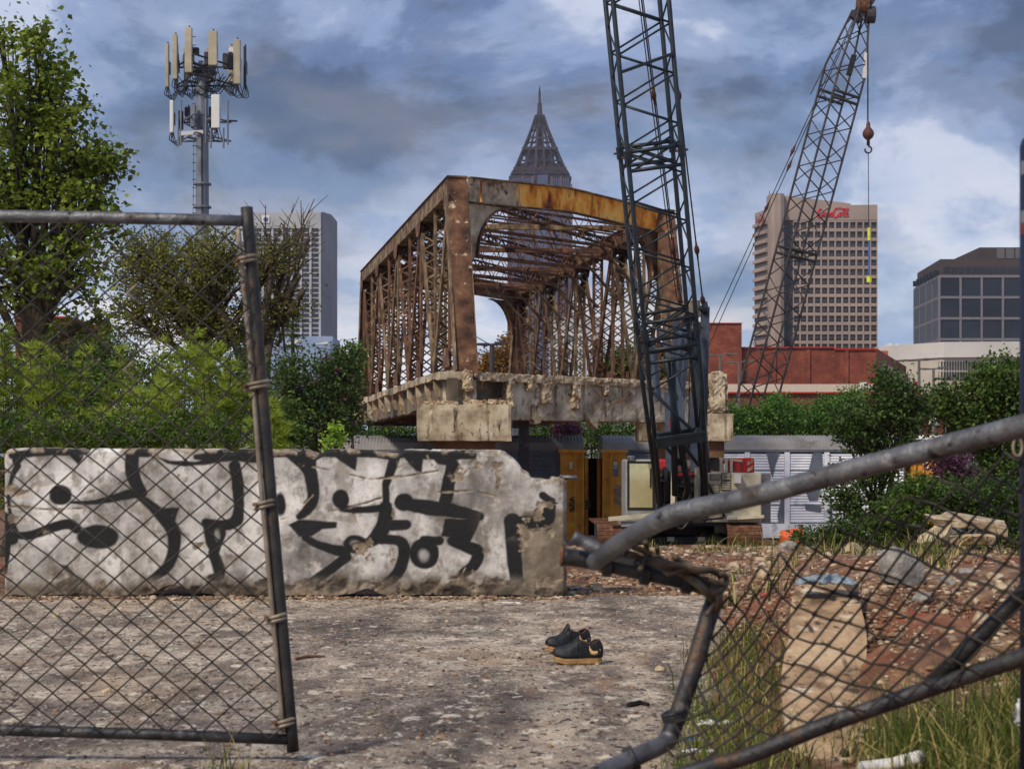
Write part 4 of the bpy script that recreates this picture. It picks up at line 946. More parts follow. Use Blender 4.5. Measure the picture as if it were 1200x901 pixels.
# ================================================================== CRANES
def boom(parent, p, q, face_w, face_d, wdir, nbay, mat, r_ch, r_l, taper0=0.12, taper1=0.0, skip_back=False):
    """four chord lattice boom from foot p to head q"""
    p, q = V(p), V(q); d = (q-p).normalized(); w = V(wdir); w = (w - d*w.dot(d)).normalized(); n = d.cross(w).normalized(); L_ = (q-p).length
    def half(t):
        k = 1.0
        kd = 1.0
        if t < taper0: kd = 0.25 + 0.75*t/taper0; k = 0.92 + 0.08*t/taper0
        if taper1 and t > 1-taper1: k = kd = 0.40 + 0.60*(1-t)/taper1
        return k, kd
    def C(t, a, b):
        k, kd = half(t); return p + d*(L_*t) + w*(a*face_w/2*k) + n*(b*face_d/2*kd)
    stops = sorted({0, taper0, 1-taper1, 1})
    for a in (-1, 1):
        for b in (-1, 1): MB().tube([C(t, a, b) for t in stops], r_ch, 8).build('chord', mat, parent, smooth=True)
    ts = [taper0*0.5*i for i in range(2)] + list(np.linspace(taper0, 1, nbay+1))
    for i in range(1, len(ts)-1):
        t0, t1 = ts[i], ts[i+1]
        for b in (-1, 1):
            sg = 1 if i % 2 else -1
            rod('lacing_bar', C(t0, sg, b), C(t1, -sg, b), r_l, mat, parent, 6)
        for a in (-1, 1):
            sg = 1 if i % 2 else -1
            rod('lacing_bar', C(t0, a, sg), C(t1, a, -sg), r_l*0.85, mat, parent, 5)
    return C, d, w, n
def build_near_crane():
    d0 = 46.0
    g = empty('crawler_crane', V((P(800, 0, d0).x, d0+2, GZ(5, d0+2))), 'near crawler crane with dark lattice boom, cream housing and rusty tracks', 'crane')
    foot = P(800, 588, d0-0.6); hd = P(746, 0, 41.4); d = (hd-foot); head = foot + d*1.65
    wd = V((1, 0.12, 0))
    C, dv, wv, nv = boom(g, foot, head, 1.42, 1.15, wd, 30, M_crane, 0.064, 0.029, 0.155)
    def tpx(py):          # parameter along the boom for a picture height
        lo, hi = 0.0, 1.0
        for _ in range(40):
            m = (lo+hi)/2; c = foot.lerp(head, m); yy = HY - (c.z-EYE)/c.y*F
            if yy > py: lo = m
            else: hi = m
        return lo
    # boom butt plates and joints
    for py in (172, 194, 370, 402, 416):
        t = tpx(py)
        for b in (-1, 1): rod('cross_tube', C(t, -1, b), C(t, 1, b), 0.055, M_crane, g)
    for py0, py1 in ((166, 196), (372, 398)):
        t0, t1 = tpx(py0), tpx(py1)
        for b in (-1, 1):
            rod('cross_brace', C(t0, -1, b), C(t1, 1, b), 0.035, M_crane, g); rod('cross_brace', C(t1, -1, b), C(t0, 1, b), 0.035, M_crane, g)
    for t0 in (tpx(178), tpx(384)):
        for a in (-1, 1):
            for b in (-1, 1):
                c = C(t0, a, b); MB().tube([c - dv*0.16, c + dv*0.16], 0.105, 8).build('joint_lug', M_crane, g)
                MB().tube([c - wv*0.17, c + wv*0.17], 0.03, 8).build('joint_pin', M_socket, g)
    t = tpx(80); MB().bar(C(t, -1, -1), C(tpx(66), 1, -1), 0.16, 0.07, dv).build('walk_plate', M_crane, g)
    t = tpx(505); c = (C(t, -1, -1) + C(t, 1, -1))/2
    MB().bar(C(t, -1, -1) - nv*0.15, C(t, 1, -1) - nv*0.15, 0.10, 0.10, dv).build('boom_butt_rail', M_crane, g)
    MB().bar(C(tpx(511), -1, -1) - nv*0.1, C(tpx(511), 1, -1) - nv*0.1, 0.3, 0.16, dv).build('boom_butt_box', M_crane, g)
    for a in (-.5, 0, .5): rod('cross_brace', C(tpx(505), a, -1), C(tpx(511), a+.25, -1), .03, M_crane, g)
    MB().bar(C(tpx(515), -1, 1), C(tpx(515), 1, 1), 0.12, 0.3, dv).build('boom_butt_box', M_crane, g)
    for a, b in ((-0.6, 0.5), (0.55, -0.5)):
        rod('inner_strut', C(tpx(420), a*0.2, 0), C(0.01, b*0.6, 0), 0.09, M_crane, g, 8)
    rod('inner_strut', C(tpx(505), -0.9, 0), C(tpx(545), 0.1, 0), 0.05, M_crane, g); rod('inner_strut', C(tpx(505), 0.9, 0), C(tpx(545), -0.1, 0), 0.05, M_crane, g)
    rod('inner_strut', C(tpx(505), -0.1, 0), C(tpx(548), 0.8, 0), 0.05, M_crane, g)
    # gantry and hoist gear behind the boom
    gy = d0 + 2.4
    pole0, pole1 = P(822, 560, gy), P(826.5, 360, gy)
    gp = MB().bar(pole0, pole1, 0.24, 0.24, (0, 1, 0)).build('gantry_mast', M_crane_blue, g)
    MB().bar(P(790, 560, gy), P(793, 368, gy), 0.20, 0.20, (0, 1, 0)).build('gantry_mast', M_crane_blue, g)
    MB().bar(P(786, 363, gy), P(820, 362, gy), 0.35, 0.48).build('sheave_block', M_conc_dark, g)
    m = MB(); m.tube([P(818, 362, gy-.1), P(829, 362, gy-.1)], 0.10, 10); m.lathe([(0.05, -.1), (.2, -.06), (.2, .06), (.05, .1)], tuple(P(826, 361, gy-.1)), 12, 'x'); m.build('sheave', M_crane, g)
    for x0, x1, y0, y1 in ((764, 771, 395, 470), (775, 800, 385, 470), (800, 786, 385, 520), (806, 795, 380, 500)):
        MB().bar(P(x0, y0, gy-1.0), P(x1, y1, gy-1.2), 0.16, 0.14).build('gantry_brace', M_crane_blue, g)
    for k, x in enumerate((809, 812, 815, 818)):
        MB().tube([P(x, 368, gy-.15), P(x-3+k, 560, gy-.3)], 0.018, 5).build('hoist_rope', M_cable, g)
    hose = smooth_path([P(812, 372, gy-.6), P(813, 400, gy-.8), P(817, 440, gy-.8), P(822, 490, gy-.9), P(828, 540, gy-.9), P(831, 575, gy-.8)], 5)
    MB().tube(hose, [0.06 + 0.07*math.sin(math.pi*i/(len(hose)-1)) for i in range(len(hose))], 8).build('boom_backstop', M_crane, g, smooth=True)
    MB().tube([P(819, 480, gy-1), P(823, 560, gy-1.1)], 0.13, 8).build('boom_backstop', M_crane, g, smooth=True)
    for x, yy in ((783, 510), (798, 520), (812, 515)):
        MB().bar(P(x, yy-50, gy-1.6), P(x+2, 572, gy-2.0), 0.20, 0.16).build('boom_hinge_leg', M_crane_blue, g)
    MB().box(P(785, 502, d0-1.2), P(789.5, 489, d0-1.0)).build('red_marker', M_red, g)
    # pendant lines with their sockets
    A1 = C(0.985, 1, 1) + nv*0.2; A2 = C(0.985, -1, 1) + nv*0.2
    for x0, x1, x2, x3, a in ((782.5, 794.5, 815, 824, A1), (752, 763, 786, 797, A2)):
        q3 = P(x3, 356, gy-.1); q0 = P(x0, 2, 42.6); dl = (q0-q3); far = q3 + dl*1.66
        MB().tube([q3, q0, far], 0.022, 6).build('pendant_line', M_cable, g)
        for py in (112, 293, 352):
            t = np.interp(py, [2, 356], [1, 0]); 
            lo, hi = 0.0, 1.0
            for _ in range(30):
                mm = (lo+hi)/2; c = q3 + dl*mm; yy = HY - (c.z-EYE)/c.y*F
                if yy > py: lo = mm
                else: hi = mm
            c = q3 + dl*lo; dn = dl.normalized()
            m = MB(); m.tube([c - dn*0.34, c - dn*0.14, c - dn*0.10, c, c + dn*0.1, c + dn*0.14, c + dn*0.34], [.024, .035, .065, .08, .065, .035, .024], 8); m.build('pendant_socket', M_socket, g, smooth=True)
    for x in (749, 754):
        MB().tube([P(x+44, 350, gy-.6), P(x, 2, 43.2), P(x, 2, 43.2) + (P(x, 2, 43.2)-P(x+44, 350, gy-.6))*0.6], 0.016, 5).build('hoist_rope', M_cable, g)
    # machinery house
    dh = d0 - 0.2
    cab = MB().box((P(733, 0, dh).x, dh, P(0, 614, dh).z), (P(769, 0, dh).x, dh+1.7, P(0, 538, dh).z)).build('cab', M_crane_grey, g, bevel=0.05)
    a, b = P(735, 597, dh), P(767, 540.5, dh); m = MB(); y0, y1 = dh-0.03, dh-0.002; f = 0.06
    m.box((a.x, y0, a.z), (b.x, y1, a.z+f)); m.box((a.x, y0, b.z-f), (b.x, y1, b.z)); m.box((a.x, y0, a.z+f), (a.x+f, y1, b.z-f)); m.box((b.x-f, y0, a.z+f), (b.x, y1, b.z-f)); m.build('window_frame', M_black, cab)
    mg = mk('cab glass with sky reflection tint', [(0.3, S(176,168,120)), (0.5, S(216,208,156)), (0.75, S(236,230,190))], 1.5, 4, 0.08, 0.55, spec=0.9)  # pale yellow sky reflection is put into the base colour
    MB().box((a.x+f, dh-0.02, a.z+f), (b.x-f, dh-0.003, b.z-f)).build('windscreen', mg, cab)
    MB().bar(P(762.5, 548, dh-.05), P(762, 571, dh-.05), 0.035, 0.03).build('wiper', M_black, cab)
    arc = [P(738 + 22*math.sin(t), 562 - 15*math.cos(t)*1.0, dh-.04) for t in np.linspace(-0.1, 1.4, 8)]
    MB().box(P(735, 541, dh-.03) , P(744, 534, dh+.2)).build('work_light', M_galv, cab, bevel=0.03)
    MB().bar(P(713, 608, dh-.2), P(770, 603, dh-.2), 0.1, 0.12).build('step_bar', M_crane_cream, g)
    MB().box(P(728, 617, dh-.15), P(775, 608, dh+1.6)).build('cab_platform', M_crane_grey, g)
    m = MB(); m.lathe([(0.05, -0.62), (0.62, -0.60), (0.62, -0.52), (0.48, -0.50), (0.48, 0.50), (0.62, 0.52), (0.62, 0.60), (0.05, 0.62)], tuple(P(802, 572, dh+.6)), 20, 'x'); m.build('hoist_drum', M_black, g, smooth=False)
    for x in (789.5, 817): MB().bar(P(x, 598, dh), P(x+1, 548, dh+.1), 0.12, 0.3).build('drum_stand', M_crane_cream, g)
    MB().bar(P(793, 556, dh-.1), P(814, 555, dh-.1), 0.06, 0.06).build('red_rail', M_red, g)
    MB().box(P(774, 600, dh+1.2), P(835, 556, dh+2.6)).build('winch_housing', M_crane_grey, g)
    MB().box(P(777, 552, dh+2.0), P(800, 538, dh+4)).build('red_engine_cover', M_red, g, bevel=0.06)
    MB().box(P(800, 549, dh+1.9), P(812, 539, dh+3)).build('exhaust_shroud', M_crane_cream, g, bevel=0.08)
    hs = MB().box(P(826, 612, dh+.1), P(867, 553, dh+4.5)).build('engine_housing', M_crane_cream, g, bevel=0.03)
    MB().box(P(866, 612, dh+.6), P(878, 554, dh+4.8)).build('side_panel', M_crane_grey, g)
    for x0, x1, y0, y1 in ((833, 844, 556, 562), (846, 856, 554, 562), (846, 856, 564, 574), (833, 843, 568, 577), (833, 844, 592, 600), (846, 857, 592, 600)):
        m = MB(); n = 5
        for k in range(n):
            z0 = P(0, y1, dh).z; z1 = P(0, y0, dh).z; h = (z1-z0)/n
            m.box((P(x0, 0, dh).x, dh+.04, z0+h*k+h*.2), (P(x1, 0, dh).x, dh+.098, z0+h*k+h*.75))
        MB().box((P(x0-.5, 0, dh).x, dh+.07, P(0, y1+.5, dh).z), (P(x1+.5, 0, dh).x, dh+.097, P(0, y0-.5, dh).z)).build('vent_recess', M_black, hs)
        m.build('louvre', M_crane_cream, hs)
    MB().box(P(861, 566, dh-.15), P(867, 556, dh+.09)).build('white_box', M_white, hs)
    for x in (845, 851, 857): MB().bar(P(x, 553, dh+.4), P(x, 536, dh+.4), 0.07, 0.07).build('handrail_post', M_crane_cream, g)
    MB().bar(P(843, 537, dh+.4), P(870, 540, dh+.6), 0.06, 0.06).build('handrail', M_crane_cream, g)
    MB().box(P(838, 552, dh+.5), P(841, 537, dh+.9)).build('mirror', M_black, g)
    MB().box(P(832, 551, dh-.3), P(842, 536, dh-.2)).build('mirror', M_black, g)
    for y0, y1 in ((565, 538), (602, 586)):
        a, b = P(873, y0, dh+1.0), P(884, y1, dh+4.8); b.x = P(884, 0, dh+1).x; b.z = P(0, y1, dh+1).z
        cw = MB().box(a, b).build('counterweight', M_red, g)
        for k in range(3):
            z = a.z + (b.z-a.z)*(0.12 + 0.3*k); w = b.x-a.x; h = (b.z-a.z)*.16
            MB().prism([V((a.x+w*.25, dh+.985, z)), V((a.x+w*.85, dh+.985, z+h)), V((a.x+w*.85, dh+.985, z+2*h)), V((a.x+w*.25, dh+.985, z+h))], (0, 0.012, 0)).build('chevron', M_conc_light, cw)
    MB().box(P(850, 543, dh+3), P(872, 536.5, dh+5)).build('red_engine_cover', M_red, g)
    MB().bar(P(860, 607, dh), P(895, 605, dh), 0.2, 0.08).build('deck_beam', M_crane_cream, g)
    MB().box(P(776, 616, dh+.3), P(862, 607, dh+4)).build('turntable_deck', M_crane, g)
    MB().lathe([(1.1, P(0, 628, dh).z), (1.1, P(0, 614, dh).z)], (P(802, 0, dh).x, dh+2.0, 0), 24).build('slew_ring', M_black, g)
    MB().box(P(745, 638, dh+1.0), P(852, 624, dh+3.0)).build('car_body', M_crane, g, bevel=0.05)
    for x in (782, 818): MB().box(P(x, 634, dh+.97), P(x+8, 629, dh+.99)).build('warning_plate', M_white, g)
    rs = random.Random(5)
    for k in range(14):                                    # hoses and pipework slung about the winches
        a = P(rs.uniform(772, 832), rs.uniform(545, 600), dh - .1 + rs.uniform(0, .8)); b = P(rs.uniform(772, 850), rs.uniform(560, 612), dh - .1 + rs.uniform(0, .6))
        MB().tube(smooth_path([a, a.lerp(b, .5) + V((rs.uniform(-.2, .2), -.1, -rs.uniform(.1, .5))), b], 5), rs.uniform(.02, .045), 6).build('hose', M_black if k % 3 else M_galv_dull, g, smooth=True)
    for x, y, w, h, mt in ((778, 590, 6, 9, M_crane), (820, 600, 8, 10, M_crane), (838, 586, 9, 6, M_crane_grey), (770, 606, 9, 6, M_crane), (812, 608, 12, 6, M_black), (852, 604, 10, 6, M_crane_grey)):
        MB().box(P(x, y+h, dh-.12), P(x+w, y, dh+.3)).build('fitting_box', mt, g, bevel=.03)
    # crawler tracks seen end on: curved runs of rusty plates
    for x0, x1 in ((700, 743), (852, 893)):
        xa, xb = P(x0, 0, dh).x, P(x1, 0, dh).x; yc0, yc1 = dh+0.2, dh+5.6; rad = 0.32
        tg = MB().box((xa+.2, yc0, GZ(xa, yc0)+.08), (xb-.2, yc1, GZ(xa, yc0)+.58)).build('track_frame', M_crane, g)
        path = []; zc = GZ(xa, yc0) + rad + 0.02
        for k in range(11): t = math.pi*1.5 - math.pi*k/10; path.append((yc0 + rad*math.cos(t), zc + rad*math.sin(t), t))
        for k in range(1, 9): path.append((yc0 + (yc1-yc0)*k/9, zc+rad, math.pi/2))
        for (y, z, t) in path:
            n_ = V((0, math.cos(t), math.sin(t))); tn = V((0, -math.sin(t), math.cos(t))); c = V(((xa+xb)/2, y, z))
            MB().bar(c - V(((xb-xa)/2, 0, 0)), c + V(((xb-xa)/2, 0, 0)), 0.10, 0.06, n_).build('track_plate', M_track, g)
build_near_crane()
def build_far_crane():
    d0 = 100.0
    g = empty('lattice_crane', V((P(880, 0, d0).x, d0, GZ(15, d0))), 'far crane with slanting lattice boom and hanging hook line behind the railcars', 'crane')
    foot = P(873, 520, d0); head = P(1009, 14, d0-3.0)
    C, dv, wv, nv = boom(g, foot, head, 1.95, 1.5, V((1, 0.42, 0.25)), 26, M_crane2, 0.07, 0.04, 0.06, 0.13)
    for t in (0.44, 0.455, 0.80, 0.815):
        for b in (-1, 1): rod('cross_tube', C(t, -1, b), C(t, 1, b), 0.09, M_crane2, g)
    MB().bar(C(0.855, -0.2, -1.0), C(0.90, -0.15, -1.0), 0.3, 0.3).build('boom_box', M_black, g)
    MB().bar(C(0.86, 0.95, -1.05), C(0.915, 0.95, -1.05), 0.28, 0.05, V((0, 1, 0))).build('name_board', M_white, g)
    hp = P(1011, 6, d0-3)
    m = MB(); m.lathe([(.2, -.35), (.62, -.3), (.62, .3), (.2, .35)], tuple(hp), 14, 'x'); m.build('head_sheave', M_track, g)
    m = MB(); m.lathe([(.2, -.3), (.5, -.26), (.5, .26), (.2, .3)], tuple(hp + V((.45, 0, -.6))), 14, 'x'); m.build('head_sheave', M_crane2, g)
    MB().bar(hp + V((-.5, 0, -.9)), hp + V((.5, 0, .5)), 0.7, 0.5, (0, 1, 0)).build('head_box', M_crane2, g)
    # house of the crane low behind the train
    fx = foot.x; zb = GZ(fx, d0)
    MB().box((fx-2.2, d0+.2, zb+1.3), (fx+2.2, d0+6, zb+3.4)).build('machine_house', M_crane2, g, bevel=.1)
    for s_ in (-2.2, 1.3): MB().box((fx+s_, d0-1, zb), (fx+s_+.9, d0+5.5, zb+1.1)).build('crawler_track', M_track, g, bevel=.3)
    bar('gantry_leg', (fx-1, d0+5, zb+3.2), P(838, 440, d0+5), 0.3, 0.3, M_crane2, g)
    # luffing pendants
    for (x0, y0), (x1, y1), off in (((1008, 6), (836, 378), 0), ((1003, 20), (832, 402), 1.2)):
        a, b = P(x0, y0, d0-3+off), P(x1, y1, d0+5); MB().tube([a, b, b + (b-a)*0.12], 0.028, 5).build('pendant_line', M_cable, g)
        for t in (0.44, 0.62):
            c = a.lerp(b, t); dn = (b-a).normalized(); MB().tube([c - dn*.4, c - dn*.1, c, c + dn*.1, c + dn*.4], [.04, .09, .13, .09, .04], 8).build('pendant_socket', M_socket, g)
    MB().tube([C(0.97, -1, 1), C(0.80, -1.3, 1.4)], 0.03, 5).build('pendant_line', M_cable, g)
    # hook line
    dd = d0 - 3
    MB().tube([P(1017, 12, dd), P(1017, 146, dd)], 0.045, 6).build('hook_line', M_cable, g)
    h = MB(); c = P(1017.5, 157, dd); h.lathe([(0.05, .75), (.12, .6), (.13, .40), (.22, .28), (.32, .14), (.35, 0), (.32, -.14), (.22, -.28), (.1, -.36), (.1, -.7)], tuple(c), 14); h.build('headache_ball', M_socket, g, smooth=True)
    hk = [c + V((.2*math.sin(t), 0, -.95 + .2*math.cos(t))) for t in np.linspace(0, 5.0, 12)]; MB().tube(hk, .055, 6).build('hook', M_crane2, g, smooth=True)
    MB().tube([c + V((0, 0, -1.1)), P(1018, 270, dd)], 0.025, 5).build('sling_wire', M_cable, g)
    mb_ = flat('blue sling', S(70,102,160), .7); my = flat('lime yellow sling end', S(214,216,60), .7)
    MB().tube([P(1018.5, 276, dd), P(1018.5, 328, dd)], 0.06, 6).build('blue_sling', mb_, g)
    MB().tube([P(1018.2, 267, dd), P(1018.4, 282, dd)], 0.085, 6).build('sling_end', my, g); MB().tube([P(1018.5, 324, dd), P(1018.5, 331, dd)], 0.15, 8).build('sling_end', my, g)
build_far_crane()

# ================================================================== RAILCARS
def railcar(x0, x1, label, end_l, end_r, silver_from, dd=80.0, roofmat=M_roof):
    z0, zs, zt = P(0, 630, dd).z, P(0, 527, dd).z, P(0, 510, dd).z
    a, b = P(x0, 0, dd).x, P(x1, 0, dd).x; dep = 3.1; gz0 = GZ(0, 82)
    g = empty('railcar', V(((a+b)/2, dd+dep/2, gz0)), label, 'railcar', 'freight railcars passing under the bridge')
    # ribbed arched roof
    n = max(20, int((b-a)/0.16)); na = 9; xs = np.linspace(a, b, n*2+1)
    vs = []
    for i, x in enumerate(xs):
        r = 0.035 if i % 2 else 0.0
        for k in range(na):
            t = math.pi*k/(na-1); y = dd + dep/2 - (dep/2+0.12)*math.cos(t); z = zs + (zt-zs+r)*math.sin(t)**0.75 if 0 < k < na-1 else zs
            vs.append((x, y, z))
    m = MB().add(vs, [(i*na+k, (i+1)*na+k, (i+1)*na+k+1, i*na+k+1) for i in range(2*n) for k in range(na-1)] + [tuple(range(na)), tuple(2*n*na + k for k in range(na-1, -1, -1))]); m.build('roof', roofmat, g)
    MB().box((a, dd-.10, zs-.10), (b, dd+.02, zs+.03)).build('eave_rail', M_silver_d, g)
    # body core and side panels
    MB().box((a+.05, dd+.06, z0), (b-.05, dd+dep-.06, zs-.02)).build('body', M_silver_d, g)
    ea = a + (1.25 if end_l else 0); eb = b - (1.25 if end_r else 0)
    npan = max(2, int(round((eb-ea)/2.05))); w = (eb-ea)/npan
    for i in range(npan):
        xa, xb = ea + w*i, ea + w*(i+1)
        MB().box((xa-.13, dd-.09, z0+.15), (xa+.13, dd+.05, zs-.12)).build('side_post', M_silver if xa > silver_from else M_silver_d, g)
        for r in range(4):
            za = z0 + .75 + (zs-.15-z0-.75)*r/4; zb = z0 + .75 + (zs-.15-z0-.75)*(r+1)/4 - .05
            m = MB(); vs = []; nn = 12
            for k in range(nn+1):
                z = za + (zb-za)*k/nn; y = dd - (0.035 if k % 2 else 0.0); vs += [(xa+.14, y, z), (xb-.14, y, z)]
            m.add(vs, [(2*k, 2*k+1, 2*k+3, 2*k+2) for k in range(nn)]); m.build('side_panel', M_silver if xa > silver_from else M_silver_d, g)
    # dark wedge shapes and patches are laid over the silver panels
    MB().box((a, dd-.11, z0), (b, dd+.05, z0+.7)).build('side_sill', M_silver if silver_from < b else M_silver_d, g)
    for e, sg, on in ((a, 1, end_l), (b, -1, end_r)):
        if not on: continue
        xa, xb = sorted((e, e + sg*1.15)); 
        en = MB().box((xa, dd-.14, z0-.1), (xb, dd+dep+.1, zs-.12)).build('end_bulkhead', M_yellow, g)
        MB().box((xa-.1, dd-.3, zs-.14), (xb+.1, dd+.3, zs+.02)).build('yellow_cap', M_yellow, en)
        m = MB(); xl = e + sg*0.02
        xl0, xl1 = sorted((xl, e + sg*.42))
        for x in (xl0, xl1): m.box((x-.03, dd-.34, z0), (x+.03, dd-.26, zs-.15))
        for k in range(9): m.box((xl0, dd-.33, z0+.2+k*.45), (xl1, dd-.28, z0+.24+k*.45))
        m.build('ladder', M_yellow, en)
        MB().box((e - sg*.55 - .3, dd+.5, z0+.1), (e - sg*.55 + .3, dd+dep-.5, zs-.4)).build('end_door', M_yellow, en)
        for zz, mt in ((z0+.5, mk('yellow notice', [(.3, S(220,170,30)), (.7, S(230,190,60))], 5)),): MB().box((e+sg*.55-.18, dd-.16, zz), (e+sg*.55+.18, dd-.143, zz+.25)).build('notice_plate', mt, en)
        MB().box((e+sg*.62-.09, dd-.16, zs-.95), (e+sg*.62+.09, dd-.143, zs-.6)).build('white_placard', M_white, en)
    for xt in (a+2.2, b-2.2):
        t = MB().box((xt-1.3, dd+.4, gz0+.45), (xt+1.3, dd+.55, gz0+.85)).build('bogie', M_black, g)
        for dx in (-.85, .85):
            MB().lathe([(.1, -.07), (.45, -.07), (.45, .07), (.1, .07)], (xt+dx, dd+.75, gz0+.62), 18, 'y').build('wheel', M_track, t)
            MB().lathe([(.1, -.07), (.45, -.07), (.45, .07), (.1, .07)], (xt+dx, dd+2.3, gz0+.62), 18, 'y').build('wheel', M_track, t)
    return g
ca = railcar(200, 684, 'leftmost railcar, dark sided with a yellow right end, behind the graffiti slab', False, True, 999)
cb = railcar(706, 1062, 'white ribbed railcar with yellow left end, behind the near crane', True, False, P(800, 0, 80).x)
cc = railcar(1070, 1420, 'rightmost railcar with pale roof and yellow end behind the small trees', True, False, 999, roofmat=mk('pale roof', [(.3, S(196,192,186)), (.7, S(222,218,212))], .6))
def car_marks():
    dk = mk('dark panel shape', [(.3, S(76,82,96)), (.7, S(108,114,126))], 1.2, 6, .6)  # flat dark shapes set just in front of the white panels
    d = 79.94
    for poly in ([(898, 530), (914, 530), (909, 542), (905, 560)], [(917, 576), (924, 576), (926, 605), (921, 625), (914, 625), (911, 604)], [(953, 528), (963, 528), (965, 560), (958, 586), (948, 586), (943, 572)],
                 [(888, 580), (893, 600), (897, 620), (888, 622), (884, 600)], [(943, 590), (962, 592), (962, 600), (944, 597)], [(966, 600), (974, 590), (978, 628), (970, 628)]):
        q = [P(x, y, d) for x, y in poly]; MB().prism(q, (0, -0.006, 0)).build('panel_shape', dk, cb)
    gr = flat('green scribble', S(54,58,40), .7); gb = flat('blue scribble', S(120,138,150), .7)
    for xc, y0, y1, mt, car in ((671, 583, 600, gr, ca), (689, 586, 596, gr, ca), (722, 545, 558, gb, cb), (724, 568, 592, gb, cb)):
        pts = []; n = 26
        for k in range(n): pts.append(P(xc + 4.5*math.sin(k*2.3 + xc), y0 + (y1-y0)*k/n + 2*math.cos(k*1.7), 79.845))
        MB().tube(smooth_path(pts, 3), 0.018, 4).build('scribble', mt, car)
car_marks()
def build_track():
    z = GZ(0, 82); m = None
    g = tag(MB().box((-60, 79.5, z-.2), (60, 84, z+.02)).build('rail_ballast', mk('grey ballast', [(.3, S(90,84,78)), (.7, S(130,122,112))], 12, 6, .95, bump=.6)), kind='structure')
    for dy in (80.75, 82.3): MB().box((-60, dy-.04, z+.02), (60, dy+.04, z+.17)).build('rail', M_track, g)
build_track()

# ================================================================== CITY
def facade_windows(parent, x0, x1, y0, y1, cols, rows, wfrac, hfrac, dface, mat, proud=0.0, name='window', depth=0.5):
    """a grid of windows between picture bounds on a face at distance dface; shared mesh, one object each"""
    a, b = P(x0, y1, dface), P(x1, y0, dface); cw, chh = (b.x-a.x)/cols, (b.z-a.z)/rows
    w, h = cw*wfrac, chh*hfrac
    me = MB().box((-w/2, -0.02, -h/2), (w/2, depth, h/2)).mesh(name, mat)
    for i in range(cols):
        for j in range(rows):
            place(name, me, parent, (a.x + cw*(i+.5), dface - proud, a.z + chh*(j+.5)))
def grid_face(mb, x0, x1, z0, z1, y, cols, rows, wfrac, hfrac, dep):
    """wall with real recesses: built as piers and spandrels standing dep proud of y"""
    cw, ch = (x1-x0)/cols, (z1-z0)/rows; pw, ph = cw*(1-wfrac), ch*(1-hfrac)
    for i in range(cols+1):
        xa = x0 + cw*i - pw/2; mb.box((max(x0, xa), y-dep, z0), (min(x1, xa+pw), y, z1))
    for j in range(rows+1):
        za = z0 + ch*j - ph/2
        for i in range(cols): mb.box((x0 + cw*i + pw/2, y-dep+.12, max(z0, za)), (x0 + cw*(i+1) - pw/2, y, min(z1, za+ph)))
GL = mk('office glass', [(0.3, S(30,33,40)), (0.5, S(48,50,58)), (0.75, S(92,88,86))], 0.16, 4, 0.3, spec=0.3)
